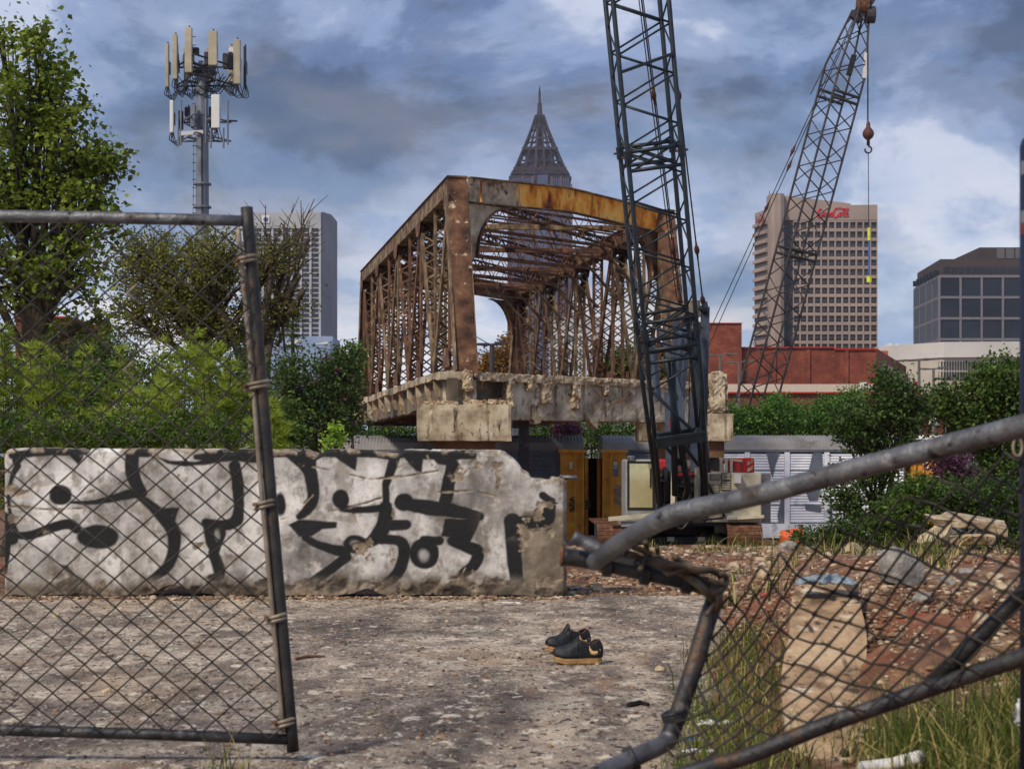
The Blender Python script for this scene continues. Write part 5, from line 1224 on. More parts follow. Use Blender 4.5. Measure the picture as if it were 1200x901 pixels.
def build_cola():
    d = 650.0; M_b = mk('tan office concrete', [(0.3, S(136,120,110)), (0.7, S(164,146,134))], 0.05, 5, 0.9, over=[(S(132,120,112), .08, .6, .8, (1, 1, .2))])
    M_band2 = flat('recessed band', S(92,84,80), .7)
    M_l = mk('tan spandrel', [(0.3, S(138,124,116)), (0.7, S(160,146,136))], 0.05, 4, 0.9)
    X = lambda px: P(px, 0, d).x
    Z = lambda py: P(0, py, d).z
    g = empty('office_tower', V((X(960), d+20, 0)), 'tan concrete office tower with a red script sign near its roof', 'building')
    # right block: body set back, grid of piers and spandrels in front
    MB().prism([V((X(919), d+1.2, 0)), V((X(1028), d+1.2, 0)), V((X(1028), d+45, 0)), V((X(919), d+45, 0))], (0, 0, Z(262))).build('core', GL, g)
    m = MB(); m.prism([V((X(917), d, Z(258))), V((X(1028.3), d, Z(258))), V((X(1028.3), d, Z(240))), V((X(998), d, Z(240.5))), V((X(996), d, Z(238.5))), V((X(917), d, Z(229)))], (0, 46, 0)); m.build('parapet_wall', M_b, g)
    m = MB(); grid_face(m, X(929.5), X(1028.3), 0, Z(258.5), d+1.0, 12, int(round((Z(258.5))/((10.78)/F*d))), 0.78, 0.66, 1.0); m.build('facade_grid', M_b, g)
    facade_windows(g, 929.5, 1028.3, 258.5, 258.5+10.78*14, 12, 14, .80, .68, d+.75, GL, depth=.3)
    m = MB(); grid_face(m, X(918), X(929.5), 0, Z(258.5), d+3.0, 1, int(round((Z(258.5))/((10.78)/F*d))), 0.55, 0.62, .6); m.build('facade_grid', M_b, g)
    facade_windows(g, 918, 929.5, 258.5, 258.5+10.78*14, 1, 14, .6, .64, d+2.9, GL, depth=.3)
    MB().prism([V((X(919), d+1.2, 0)), V((X(930), d+1.2, 0)), V((X(930), d+2.3, 0)), V((X(919), d+2.3, 0))], (0, 0, .5)).build('plinth', M_b, g)
    # rounded stair pylon
    prof = [(X(901), d+6), (X(901), d-1.5), (X(902.5), d-3.2), (X(906), d-4), (X(913), d-4), (X(917), d-3), (X(918.5), d-1), (X(918.5), d+6)]
    MB().prism([V((x, y, 0)) for x, y in prof], (0, 0, Z(228.5))).build('stair_pylon', M_b, g)
    # left face running back, banded
    a, b = V((X(900.5), d+2, 0)), V((X(878), d+30, 0)); dr = (b-a).normalized(); nn = V((dr.y, -dr.x, 0)); nn = nn if nn.y < 0 else -nn
    b = a + (b-a)*((P(878, 0, d+30).x - a.x)/(b.x-a.x)); W = (b-a).length
    MB().prism([a, b, b - nn*30, a - nn*30], (0, 0, Z(244))).build('left_wing', M_l, g)
    m = MB(); n = 15
    for k in range(n):
        z = Z(262) - k*(10.78/F*d) ; m.prism([a + nn*.02 + V((0, 0, z)), b + nn*.02 + V((0, 0, z)), b + nn*1.1 + V((0, 0, z)), a + nn*1.1 + V((0, 0, z))], (0, 0, 1.3))
    m.build('sun_shelf', M_b, g)
    for k in range(n):
        z = Z(262) - k*(10.78/F*d) - 1.6; MB().prism([a + nn*.05 + V((0, 0, z)), b + nn*.05 + V((0, 0, z)), b + nn*.2 + V((0, 0, z)), a + nn*.2 + V((0, 0, z))], (0, 0, 1.5)).build('window_band', M_band2, g)
    for x in (903, 911, 945, 972): MB().tube([V((X(x), d+3, Z(240))), V((X(x), d+3, Z(222 if x < 940 else 234)))], .12, 5).build('roof_mast', M_galv_dull, g)
    # script sign, traced stroke by stroke; frame of 150 x 50 units
    mr = flat('sign red', S(228,16,44), .5, var=.03)
    def script(conv, k, parent):
        S_ = [([(24,18),(20,11),(12,12),(5,24),(2,38),(8,48),(18,44),(28,34)], [2,3,4,6,7,6,4,2]), ([(6,46),(20,40),(40,43),(58,42),(66,38)], [2,4,5,5,2]),
              ([(36,28),(30,31),(28,40),(33,43),(39,37),(40,30),(36,28),(43,30),(47,28)], [3,5,6,5,4,4,3,2,2]), ([(56,30),(52,28),(48,33),(48,41),(53,43),(60,37)], [3,4,6,6,4,2]),
              ([(70,30),(65,28),(61,34),(61,42),(66,42),(71,34),(73,27),(71,38),(74,43),(80,38)], [3,4,6,6,4,3,4,5,4,2]),
              ([(100,16),(97,8),(89,8),(81,20),(78,36),(83,48),(93,45),(103,33)], [2,3,4,6,7,6,4,2]), ([(95,10),(108,6),(122,10),(136,12),(149,7),(147,14),(136,18),(120,16)], [2,4,5,5,3,3,4,2]),
              ([(112,28),(106,31),(104,40),(109,43),(115,37),(116,30),(112,28),(119,30),(124,27)], [3,5,6,5,4,4,3,2,2]), ([(124,32),(131,20),(133,11),(129,12),(126,26),(125,40),(129,43),(134,37)], [3,3,3,4,5,5,4,2]),
              ([(144,30),(139,28),(135,34),(135,42),(140,42),(145,34),(147,27),(145,38),(148,43),(152,39)], [3,4,6,6,4,3,4,5,4,2])]
        for pts, w in S_:
            q = smooth_path([V((x, y, 0)) for x, y in pts], 4); ww = np.interp(np.linspace(0, len(w)-1, len(q)), range(len(w)), w)
            vs = []
            for i, p in enumerate(q):
                t = q[min(i+1, len(q)-1)] - q[max(i-1, 0)]; t = t.normalized() if t.length else V((1, 0, 0)); nrm = V((-t.y, t.x, 0))*(ww[i]*k/2)
                for s_ in (-1, 1):
                    for dy in (-.25, 0): vs.append(conv(p.x + nrm.x*s_, p.y + nrm.y*s_, dy))
            m = MB().add(vs, [f for i in range(len(q)-1) for f in ((4*i, 4*i+2, 4*i+6, 4*i+4), (4*i+1, 4*i, 4*i+4, 4*i+5), (4*i+2, 4*i+3, 4*i+7, 4*i+6), (4*i+3, 4*i+1, 4*i+5, 4*i+7))]); m.build('sign_letter', mr, parent)
    sg = MB().box((X(958), d-.10, Z(255.5)), (X(994.5), d-.02, Z(255.2))).build('sign_rail', M_b, g)
    script(lambda u, v, dy: P(957.5 + u*.245, 244 + (v-8)*.262, d-.2 + dy*1.2), 1.0, sg)
    b2 = MB().prism([a.lerp(b, .2) + nn*.3 + V((0, 0, Z(258))), a.lerp(b, .9) + nn*.3 + V((0, 0, Z(258.5))), a.lerp(b, .9) + nn*.5 + V((0, 0, Z(258.5))), a.lerp(b, .2) + nn*.5 + V((0, 0, Z(258)))], (0, 0, .1)).build('sign_rail', M_b, g)
    mr = flat('faded sign red', S(150,70,70), .7, var=.05)
    script(lambda u, v, dy: (a.lerp(b, .78 - .56*u/150) + nn*(.6 - dy)) + V((0, 0, Z(249) - (v-8)*.075)), .7, b2)
build_cola()

def build_spire_tower():
    d = 1200.0; X = lambda px: P(px, 0, d).x
    Z = lambda py: P(0, py, d).z
    M_g = mk('rose granite', [(0.3, S(84,64,74)), (0.7, S(110,86,92))], .03, 4, .8); M_st = mk('dark bronze steel', [(0.3, S(36,27,38)), (0.7, S(60,46,56))], .05, 4, .7); M_bl = mk('blue grey glass', [(0.3, S(62,72,98)), (0.7, S(84,92,116))], .02, 3, .3)
    cx = 633.0; c = V((X(cx), d+24, 0))
    g = empty('spire_skyscraper', c, 'tall rose granite skyscraper with open lattice crown and spire behind the bridge', 'building')
    x0, x1 = X(594.5), X(671); top = Z(213)
    MB().box((x0, d, 0), (x1, d+48, Z(222))).build('shaft', M_g, g)
    MB().box((X(598), d+1, Z(222)), (X(668), d+47, Z(206))).build('upper_stage', M_g, g)
    MB().box((X(629.5), d-.6, 0), (X(642), d+.4, Z(205))).build('centre_glass', M_bl, g)
    for a, b in ((600.5, 624), (648, 667)):
        n = 7; w = (X(b)-X(a))/n
        me = MB().box((-w*.30, -.4, 0), (w*.30, .3, Z(209))).mesh('glass_strip', M_bl)
        for i in range(n): place('glass_strip', me, g, (X(a) + w*(i+.5), d-.15, 0))
    for px in (626.3, 645): 
        for k in range(18):
            z = Z(209) - k*6.2*d/F; MB().box((X(px-1.5), d-.3, z-2.2), (X(px+1.5), d+.3, z)).build('window', GL, g)
    for px in (596, 612.5, 624.5, 646.5, 657, 669.5): MB().box((X(px)-.7, d-1.1, 0), (X(px)+.7, d, Z(216 if px in (596, 669.5) else 207))).build('granite_pier', M_g, g)
    def ring(py, half, th=.8):
        z = Z(py); h = half*d/F; m = MB()
        q = [c + V((sx*h, sy*h, z)) for sx, sy in ((-1,-1),(1,-1),(1,1),(-1,1))]
        for i in range(4): m.bar(q[i], q[(i+1) % 4], th, th)
        m.build('crown_ring', M_st, g)
    lv = [(208, 35), (202, 33), (196, 29.5), (186, 25.5), (170.5, 19.5), (157, 14.3), (143, 9.2), (128.5, 4.8)]
    for py, h in lv: ring(py, h, 2.2 if py in (170.5, 196, 208) else 1.2)
    MB().box((c.x-31*d/F, c.y-31*d/F, Z(208)), (c.x+31*d/F, c.y+31*d/F, Z(196))).build('crown_plant_floor', M_st, g)
    MB().box((c.x-24*d/F, c.y-24*d/F, Z(196)), (c.x+24*d/F, c.y+24*d/F, Z(189))).build('crown_plant_floor', M_st, g)
    MB().box((c.x-17*d/F, c.y-17*d/F, Z(189)), (c.x+17*d/F, c.y+17*d/F, Z(172))).build('crown_plant_floor', M_st, g)
    MB().box((c.x-3.5*d/F, c.y-3.5*d/F, Z(172)), (c.x+3.5*d/F, c.y+3.5*d/F, Z(130))).build('crown_core', M_st, g)
    for (p0, h0), (p1, h1) in zip(lv[:-1], lv[1:]):
        for sx in (-1, -.6, -.2, .2, .6, 1):
            for sy in (-1, -.6, -.2, .2, .6, 1):
                if abs(sx) < 1 and abs(sy) < 1: continue
                bar('crown_rafter', c + V((sx*h0*d/F, sy*h0*d/F, Z(p0))), c + V((sx*h1*d/F, sy*h1*d/F, Z(p1))), 1.4 if abs(sx) == abs(sy) else .55, .9, M_st, g)
        for sy in (-1, 1):
            bar('crown_brace', c + V((-.45*h0*d/F, sy*h0*d/F, Z(p0))), c + V((.45*h1*d/F, sy*h1*d/F, Z(p1))), .5, .5, M_st, g)
            bar('crown_brace', c + V((-1*h0*d/F, sy*h0*d/F, Z(p0))), c + V((-.45*h1*d/F, sy*h1*d/F, Z(p1))), .5, .5, M_st, g)
            bar('crown_brace', c + V((1*h0*d/F, sy*h0*d/F, Z(p0))), c + V((.45*h1*d/F, sy*h1*d/F, Z(p1))), .5, .5, M_st, g)
    for sx in (-1, 1): MB().bar(c + V((sx*3.2, -20, Z(196))), c + V((sx*2.2, -4, Z(140))), 1.2, 1.0).build('crown_rafter', M_st, g)
    k = d/F
    MB().lathe([(3.6*k, Z(128.5)), (3.2*k, Z(124)), (2.6*k, Z(118)), (2.6*k, Z(113)), (1.5*k, Z(112)), (1.3*k, Z(99)), (.7*k, Z(95)), (.1*k, Z(91.5))], (c.x, c.y, 0), 10).build('spire', M_st, g)
build_spire_tower()

def build_grey_tower():
    d = 700.0; X = lambda px: P(px, 0, d).x
    Z = lambda py: P(0, py, d).z
    M_c = mk('pale grey precast', [(0.3, S(150,150,152)), (0.7, S(176,176,178))], .06, 4, .85); M_s = mk('darker grey side', [(0.3, S(122,124,130)), (0.7, S(142,144,150))], .06, 4, .85)
    g = empty('office_tower', V((X(340), d+15, 0)), 'pale grey office tower with dark window strips and a white emblem, behind the left trees', 'building')
    MB().prism([V((X(290), d, 0)), V((X(376), d, 0)), V((P(388, 0, d+9).x, d+9, 0)), V((P(387, 0, d+40).x, d+40, 0)), V((X(290), d+40, 0))], (0, 0, Z(249))).build('tower_block', M_c, g)
    MB().prism([V((X(377), d+.2, 0)), V((P(388.3, 0, d+8.6).x, d+8.6, 0)), V((P(388.3, 0, d+8.6).x+.3, d+30, 0))], (0, 0, Z(248))).build('side_fin', M_s, g)
    facade_windows(g, 297, 375, 266.5, 396, 7, 22, .80, .62, d-.25, GL, depth=.4)
    m = MB(); w = (X(375)-X(297))/7
    for i in range(8): m.box((X(297)+w*i-.5, d-.7, 0), (X(297)+w*i+.5, d, Z(266)))
    m.build('facade_rib', M_c, g)
    bl = MB().box((X(307), d-.5, Z(262)), (X(316.3), d-.02, Z(253))).build('emblem_board', M_white, g, bevel=.4)
    mb_ = flat('emblem blue', S(70,86,130), .6); m = MB(); cz = (Z(262)+Z(253))/2; cxx = (X(307)+X(316.3))/2
    for t in (0, math.pi/4, math.pi/2, -math.pi/4): m.bar(V((cxx - 1.1*math.cos(t), d-.55, cz - 1.1*math.sin(t))), V((cxx + 1.1*math.cos(t), d-.55, cz + 1.1*math.sin(t))), .3, .45, (0, 0, 1) if abs(math.sin(t)) < .9 else (1, 0, 0))
    m.build('emblem', mb_, bl)
    pod = MB().box((X(318), d-30, 0), (P(390, 0, d-30).x, d-2, P(0, 394, d-30).z)).build('podium', mk('blue podium', [(.3, S(120,140,172)), (.7, S(150,166,192))], .1, 3, .6), g)
    m = MB(); m.prism([P(333, 404, d-30.1), P(352, 397, d-30.1), P(356, 399, d-30.1), P(340, 405, d-30.1)], (0, -.1, 0)).prism([P(366, 404, d-30.1), P(384, 400, d-30.1), P(384, 403, d-30.1)], (0, -.1, 0)); m.build('white_graphic', M_white, pod)
build_grey_tower()

def build_dark_block():
    d = 450.0; X = lambda px: P(px, 0, d).x
    Z = lambda py: P(0, py, d).z
    M_br = mk('dark umber cladding', [(.3, S(58,50,50)), (.7, S(76,66,64))], .05, 3, .8); M_gl = mk('dusky curtain glass', [(.3, S(34,38,46)), (.7, S(50,56,66))], .06, 4, .35, spec=.25); M_mu = flat('pale mullion', S(112,108,112), .6)
    g = empty('glass_office', V((X(1150), d+20, 0)), 'dark brown office block with large square curtain glass panes at the right edge', 'building')
    x0, x1 = X(1100.5), X(1290); lx, ly = P(1071, 0, d+34).x, d+34
    base = [V((x0, d, 0)), V((x1, d, 0)), V((x1, d+60, 0)), V((P(1075, 0, d+60).x, d+60, 0)), V((lx, ly, 0))]
    MB().prism(base, (0, 0, Z(324))).build('glass_core', M_gl, g)
    grow = [V((x0+.5, d+.4, Z(324))), V((x1, d+.4, Z(324))), V((x1, d+60, Z(324))), V((P(1076, 0, d+60).x, d+60, Z(324))), V((lx+1, ly, Z(324)))]
    MB().prism(grow, (0, 0, Z(303.5)-Z(324))).build('attic', M_br, g)
    MB().box((P(1148, 0, d+10).x, d+10, Z(305)), (X(1300), d+40, P(0, 290, d+10).z)).build('penthouse', M_br, g)
    for i in range(3): MB().box((P(1168+i*11, 0, d+10).x, d+9.8, P(0, 303, d+10).z), (P(1177+i*11, 0, d+10).x, d+10.1, P(0, 291.5, d+10).z)).build('louvre', flat('louvre grey', S(96,92,94)), g)
    dr = (V((lx, ly, 0)) - V((x0, d, 0))); nn = V((-dr.y, dr.x, 0)).normalized(); nn = nn if nn.y < 0 else -nn
    for r in range(4):
        z = Z(324) - r*24.6*d/F; MB().box((x0-.1, d-.35, z-.35), (x1, d+.2, z+.35)).build('mullion', M_mu, g)
        MB().bar(V((x0, d, z)) + nn*.2, V((lx, ly, z)) + nn*.2, .5, .7).build('mullion', M_mu, g)
    zb, zt = 0, Z(324)
    for i in range(8): x = x0 + i*24.8*d/F; MB().box((x-.3, d-.4, zb), (x+.3, d+.2, zt)).build('mullion', M_mu, g)
    for i in range(1, 5): p = V((x0, d, 0)) + dr*(i/4) + nn*.2; MB().box((p.x-.3, p.y-.3, zb), (p.x+.3, p.y+.3, zt)).build('mullion', M_mu, g)
    for i in range(8):
        for r in range(3):
            xa = x0 + i*24.8*d/F + .35; za = Z(324) - (r+1)*24.6*d/F + .4
            MB().box((xa, d-.06, za), (xa + 24.8*d/F - .7, d+.01, za + 24.6*d/F - .8)).build('pane', M_gl, g)
    for i in range(12): MB().box((X(1107+i*8.2), d+.3, Z(320)), (X(1113.5+i*8.2), d+.45, Z(313))).build('attic_window', M_gl, g)
    for i in range(7):
        p = V((x0, d, 0)) + dr*((i+.6)/7.6) + nn*.12; MB().bar(p + V((0, 0, Z(322.5))), p + V((0, 0, Z(315.5))), 2.6, .3, dr).build('attic_window', M_gl, g)
build_dark_block()

def build_white_block():
    d = 380.0; X = lambda px: P(px, 0, d).x
    Z = lambda py: P(0, py, d).z
    M_w = mk('white precast panel', [(.3, S(176,172,166)), (.7, S(200,196,190))], .08, 4, .8); M_w2 = mk('cream precast panel', [(.3, S(160,152,138)), (.7, S(184,176,162))], .08, 4, .8)
    g = empty('low_office', V((X(1130), d+15, 0)), 'low white concrete office with rows of slot windows below the dark glass block', 'building')
    MB().prism([V((X(1046), d+14, 0)), V((X(1105), d, 0)), V((X(1300), d-4, 0)), V((X(1300), d+40, 0)), V((X(1046), d+40, 0))], (0, 0, Z(419))).build('lower_storeys', M_w2, g)
    MB().prism([V((X(1045.5), d+13.5, Z(419))), V((X(1105), d-.8, Z(419))), V((X(1300), d-4.8, Z(419))), V((X(1300), d+40, Z(419))), V((X(1045.5), d+40, Z(419)))], (0, 0, Z(401)-Z(419))).build('parapet_panel', M_w, g)
    me = MB().box((-.19, -.15, -1.0), (.19, .3, 1.0)).mesh('slot_window', GL)
    for r, py in enumerate((428.5, 440.5)):
        for i in range(46):
            px = 1085 + i*3.15; y = d + np.interp(px, [1046, 1105, 1300], [14, 0, -4]) - .05; place('slot_window', me, g, (P(px, 0, y).x, y, P(0, py, y).z))
    for px, w, h in ((1056, 3, 2.2), (1064, 3, 1.5), (1112, 1, 2)): MB().box((X(px), d+12, Z(404)), (X(px+w), d+16, Z(401-h-1))).build('roof_unit', M_white, g)
build_white_block()

def build_brick():
    d = 230.0; X = lambda px: P(px, 0, d).x
    Z = lambda py: P(0, py, d).z
    M_bk = mk('red brick', [(.3, S(92,48,37)), (.5, S(122,62,46)), (.75, S(150,86,64))], .5, 8, .9, over=[(S(92,46,36), .35, .52, .7), (S(170,104,80), 1.6, .58, .7, (1, 1, 4)), (S(84,44,36), 2.5, .58, .7, (.6, .6, 5))])
    M_bd = mk('old dark brick', [(.3, S(84,48,38)), (.7, S(116,70,54))], .4, 6, .9, over=[(S(134,86,66), .6, .55, .7)])
    M_cp = flat('red coping', S(160,44,30), .6); M_cr = flat('cream string course', S(196,182,164), .7, var=.1)
    g = empty('brick_warehouse', V((X(950), d+10, 0)), 'red brick warehouse with a cream band behind the far crane boom', 'building')
    MB().prism([V((X(864), d, 0)), V((X(1027), d, 0)), V((P(1062, 0, d+45).x, d+45, 0)), V((X(864), d+45, 0))], (0, 0, Z(408))).build('main_block', M_bk, g)
    MB().box((X(826.5), d-1, 0), (X(868), d+20, Z(380))).build('stair_block', M_bk, g)
    MB().box((X(826), d-1.2, Z(380)), (X(868.5), d+20.2, Z(379))).build('coping', M_cp, g)
    MB().box((X(868.6), d-.3, Z(408)), (X(977), d+1.5, Z(406.6))).build('coping', M_cp, g); MB().box((X(977.2), d-.3, Z(410)), (X(1027.5), d+1.5, Z(408.3))).build('coping', M_cp, g)
    for px in (905, 945, 990): MB().box((X(px), d-.25, Z(452)), (X(px+4), d, Z(410))).build('brick_pilaster', M_bk, g)
    MB().box((X(838), d-6, 0), (X(1012), d-.3, Z(461.5))).build('front_range', M_bd, g)
    MB().box((X(838), d-6.3, Z(461.4)), (X(1018), d-5, Z(452.5))).build('cream_band', M_cr, g)
    MB().box((X(838), d-6.5, Z(463.2)), (X(1018), d-5.1, Z(461.5))).build('coping', M_cp, g)
    MB().box((X(996), d-6.6, Z(458)), (X(1004), d-6.31, Z(450.5))).build('roof_vent', M_white, g)
    wp = [V((X(1027), d, 0)), V((P(1062, 0, d+45).x, d+45, 0))]; dr = wp[1]-wp[0]; nn = V((dr.y, -dr.x, 0)).normalized(); nn = nn if nn.x > 0 else -nn
    for i in range(9):
        p = wp[0] + dr*((i+.7)/9.6) + nn*.1; MB().bar(p + V((0, 0, Z(442))), p + V((0, 0, Z(424))), 1.8, .3, dr).build('window', flat('whitewashed pane', S(150,138,130), .5), g)
    h = empty('brick_annexe', V((X(1090), d+2, 0)), 'low brick annexe with a chimney block and white sash window behind the trees', 'building')
    MB().box((X(1020), d-3, 0), (X(1150), d+20, Z(463))).build('wall', M_bd, h)
    MB().box((X(1020), d-3.2, Z(463)), (X(1150), d+20, Z(456))).build('cream_band', M_cr, h)
    MB().box((X(1018.5), d-3.4, Z(465)), (X(1150), d-2, Z(463.2))).build('coping', M_cp, h)
    MB().box((X(1056), d+22, 0), (X(1083), d+34, P(0, 411, d+22).z)).build('chimney_block', mk('orange brick', [(.3, S(150,78,48)), (.7, S(176,98,64))], .4, 5, .9), h)
    wn = MB().box((X(1082), d-3.25, Z(499)), (X(1094.5), d-3.02, Z(479.5))).build('window_frame', M_white, h)
    for k in range(4): MB().box((X(1083.2), d-3.4, Z(497.5-k*4.4)), (X(1093.3), d-3.26, Z(494-k*4.4))).build('pane', flat('blind pane', S(170,172,166), .4), wn)
    ar = MB().prism([P(1062, 456, d-3.25)] + [P(1069 + 7*math.cos(t), 451 - 4.5*math.sin(t), d-3.25) for t in np.linspace(math.pi, 0, 9)] + [P(1076, 456, d-3.25)], (0, .2, 0)).build('arched_window', M_white, h)
    MB().box(P(1063.5, 455, d-3.4), P(1068, 449, d-3.27)).build('pane', GL, ar); MB().box(P(1069.5, 455, d-3.4), P(1074.5, 449, d-3.27)).build('pane', GL, ar)
    for px in (1099, 1098): MB().box((X(px)-.18, d-3.6, 0), (X(px)+.18, d-3.3, Z(466))).build('downpipe', M_cp, h); break
    MB().box((X(1110), d-3.4, 0), (X(1128), d-3.1, Z(468))).build('red_door_panel', flat('dull red panel', S(110,38,36), .7), h)
    # banner
    b = empty('banner_sign', V((X(1072), d-20, 0)), 'small red hanging banner with white letters on a lamp pole', 'sign')
    p = MB().box(P(1070.5, 466, d-20), P(1075.5, 447, d-19.8)).build('banner', M_red, b)
    for k, ch in enumerate('S7'): 
        cu = bpy.data.curves.new('t', 'FONT'); cu.body = ch; cu.size = .75; cu.extrude = .01; to = bpy.data.objects.new('t', cu); COL.objects.link(to)
        bpy.context.view_layer.update(); me = bpy.data.meshes.new_from_object(to); bpy.data.objects.remove(to); me.materials.append(M_white)
        q = P(1071.6, 454.5 + k*5, d-20.03); place('letter', me, p, q, (R(90), 0, 0))
    # a fragment of another brick building behind the left tree
    e = empty('brick_house', V((P(55, 0, 120).x, 122, 0)), 'dark brick building half hidden behind the left tree', 'building')
    MB().box((P(18, 0, 120).x, 120, 0), (P(83, 0, 120).x, 132, P(0, 374, 120).z)).build('wall', M_bd, e); MB().box((P(17.5, 0, 120).x, 119.8, P(0, 374, 120).z), (P(83.5, 0, 120).x, 132, P(0, 371, 120).z)).build('coping', M_cp, e)
    for i in range(3): MB().box((P(30+i*18, 0, 120).x, 119.9, P(0, 398, 120).z), (P(39+i*18, 0, 120).x, 120.05, P(0, 382, 120).z)).build('window', GL, e)
build_brick()
def build_behind_bridge():
    d = 500.0; X = lambda px: P(px, 0, d).x
    Z = lambda py: P(0, py, d).z
    M_w = flat('white grid frame', S(196,196,196), .7, var=.05); M_gy = flat('grey block', S(168,170,172), .8, var=.05)
    g = empty('apartment_block', V((X(680), d+10, 0)), 'white gridded apartment block seen through the right truss', 'building')
    MB().box((X(645), d, 0), (X(709), d+25, Z(371))).build('block', M_gy, g)
    m = MB(); grid_face(m, X(648), X(708), 0, Z(391), d-.02, 14, 10, .68, .66, .8); m.build('facade_grid', M_w, g)
    facade_windows(g, 648, 708, 391, 440, 14, 5, .7, .68, d-.1, mk('blue grey pane', [(.3, S(120,132,150)), (.7, S(150,160,174))], .2, 3, .3), depth=.2)
    h = empty('shop_building', V((X(720), d-60, 0)), 'low blue grey shop with white letters on its fascia, glimpsed between truss members', 'building')
    d2 = d-60; MB().box((P(704, 0, d2).x, d2, 0), (P(735, 0, d2).x, d2+20, P(0, 424, d2).z)).build('wall', flat('blue grey wall', S(96,108,124), .7), h)
    f = MB().box((P(703.5, 0, d2).x, d2-.5, P(0, 434, d2).z), (P(735.5, 0, d2).x, d2-.02, P(0, 423.5, d2).z)).build('fascia', flat('slate fascia', S(70,80,98), .6), h)
    cu = bpy.data.curves.new('t', 'FONT'); cu.body = 'Mu'; cu.size = 2.1; cu.extrude = .05; to = bpy.data.objects.new('t', cu); COL.objects.link(to)
    bpy.context.view_layer.update(); me = bpy.data.meshes.new_from_object(to); bpy.data.objects.remove(to); me.materials.append(M_white); place('letter', me, f, P(712, 431.5, d2-.6), (R(90), 0, 0))
build_behind_bridge()

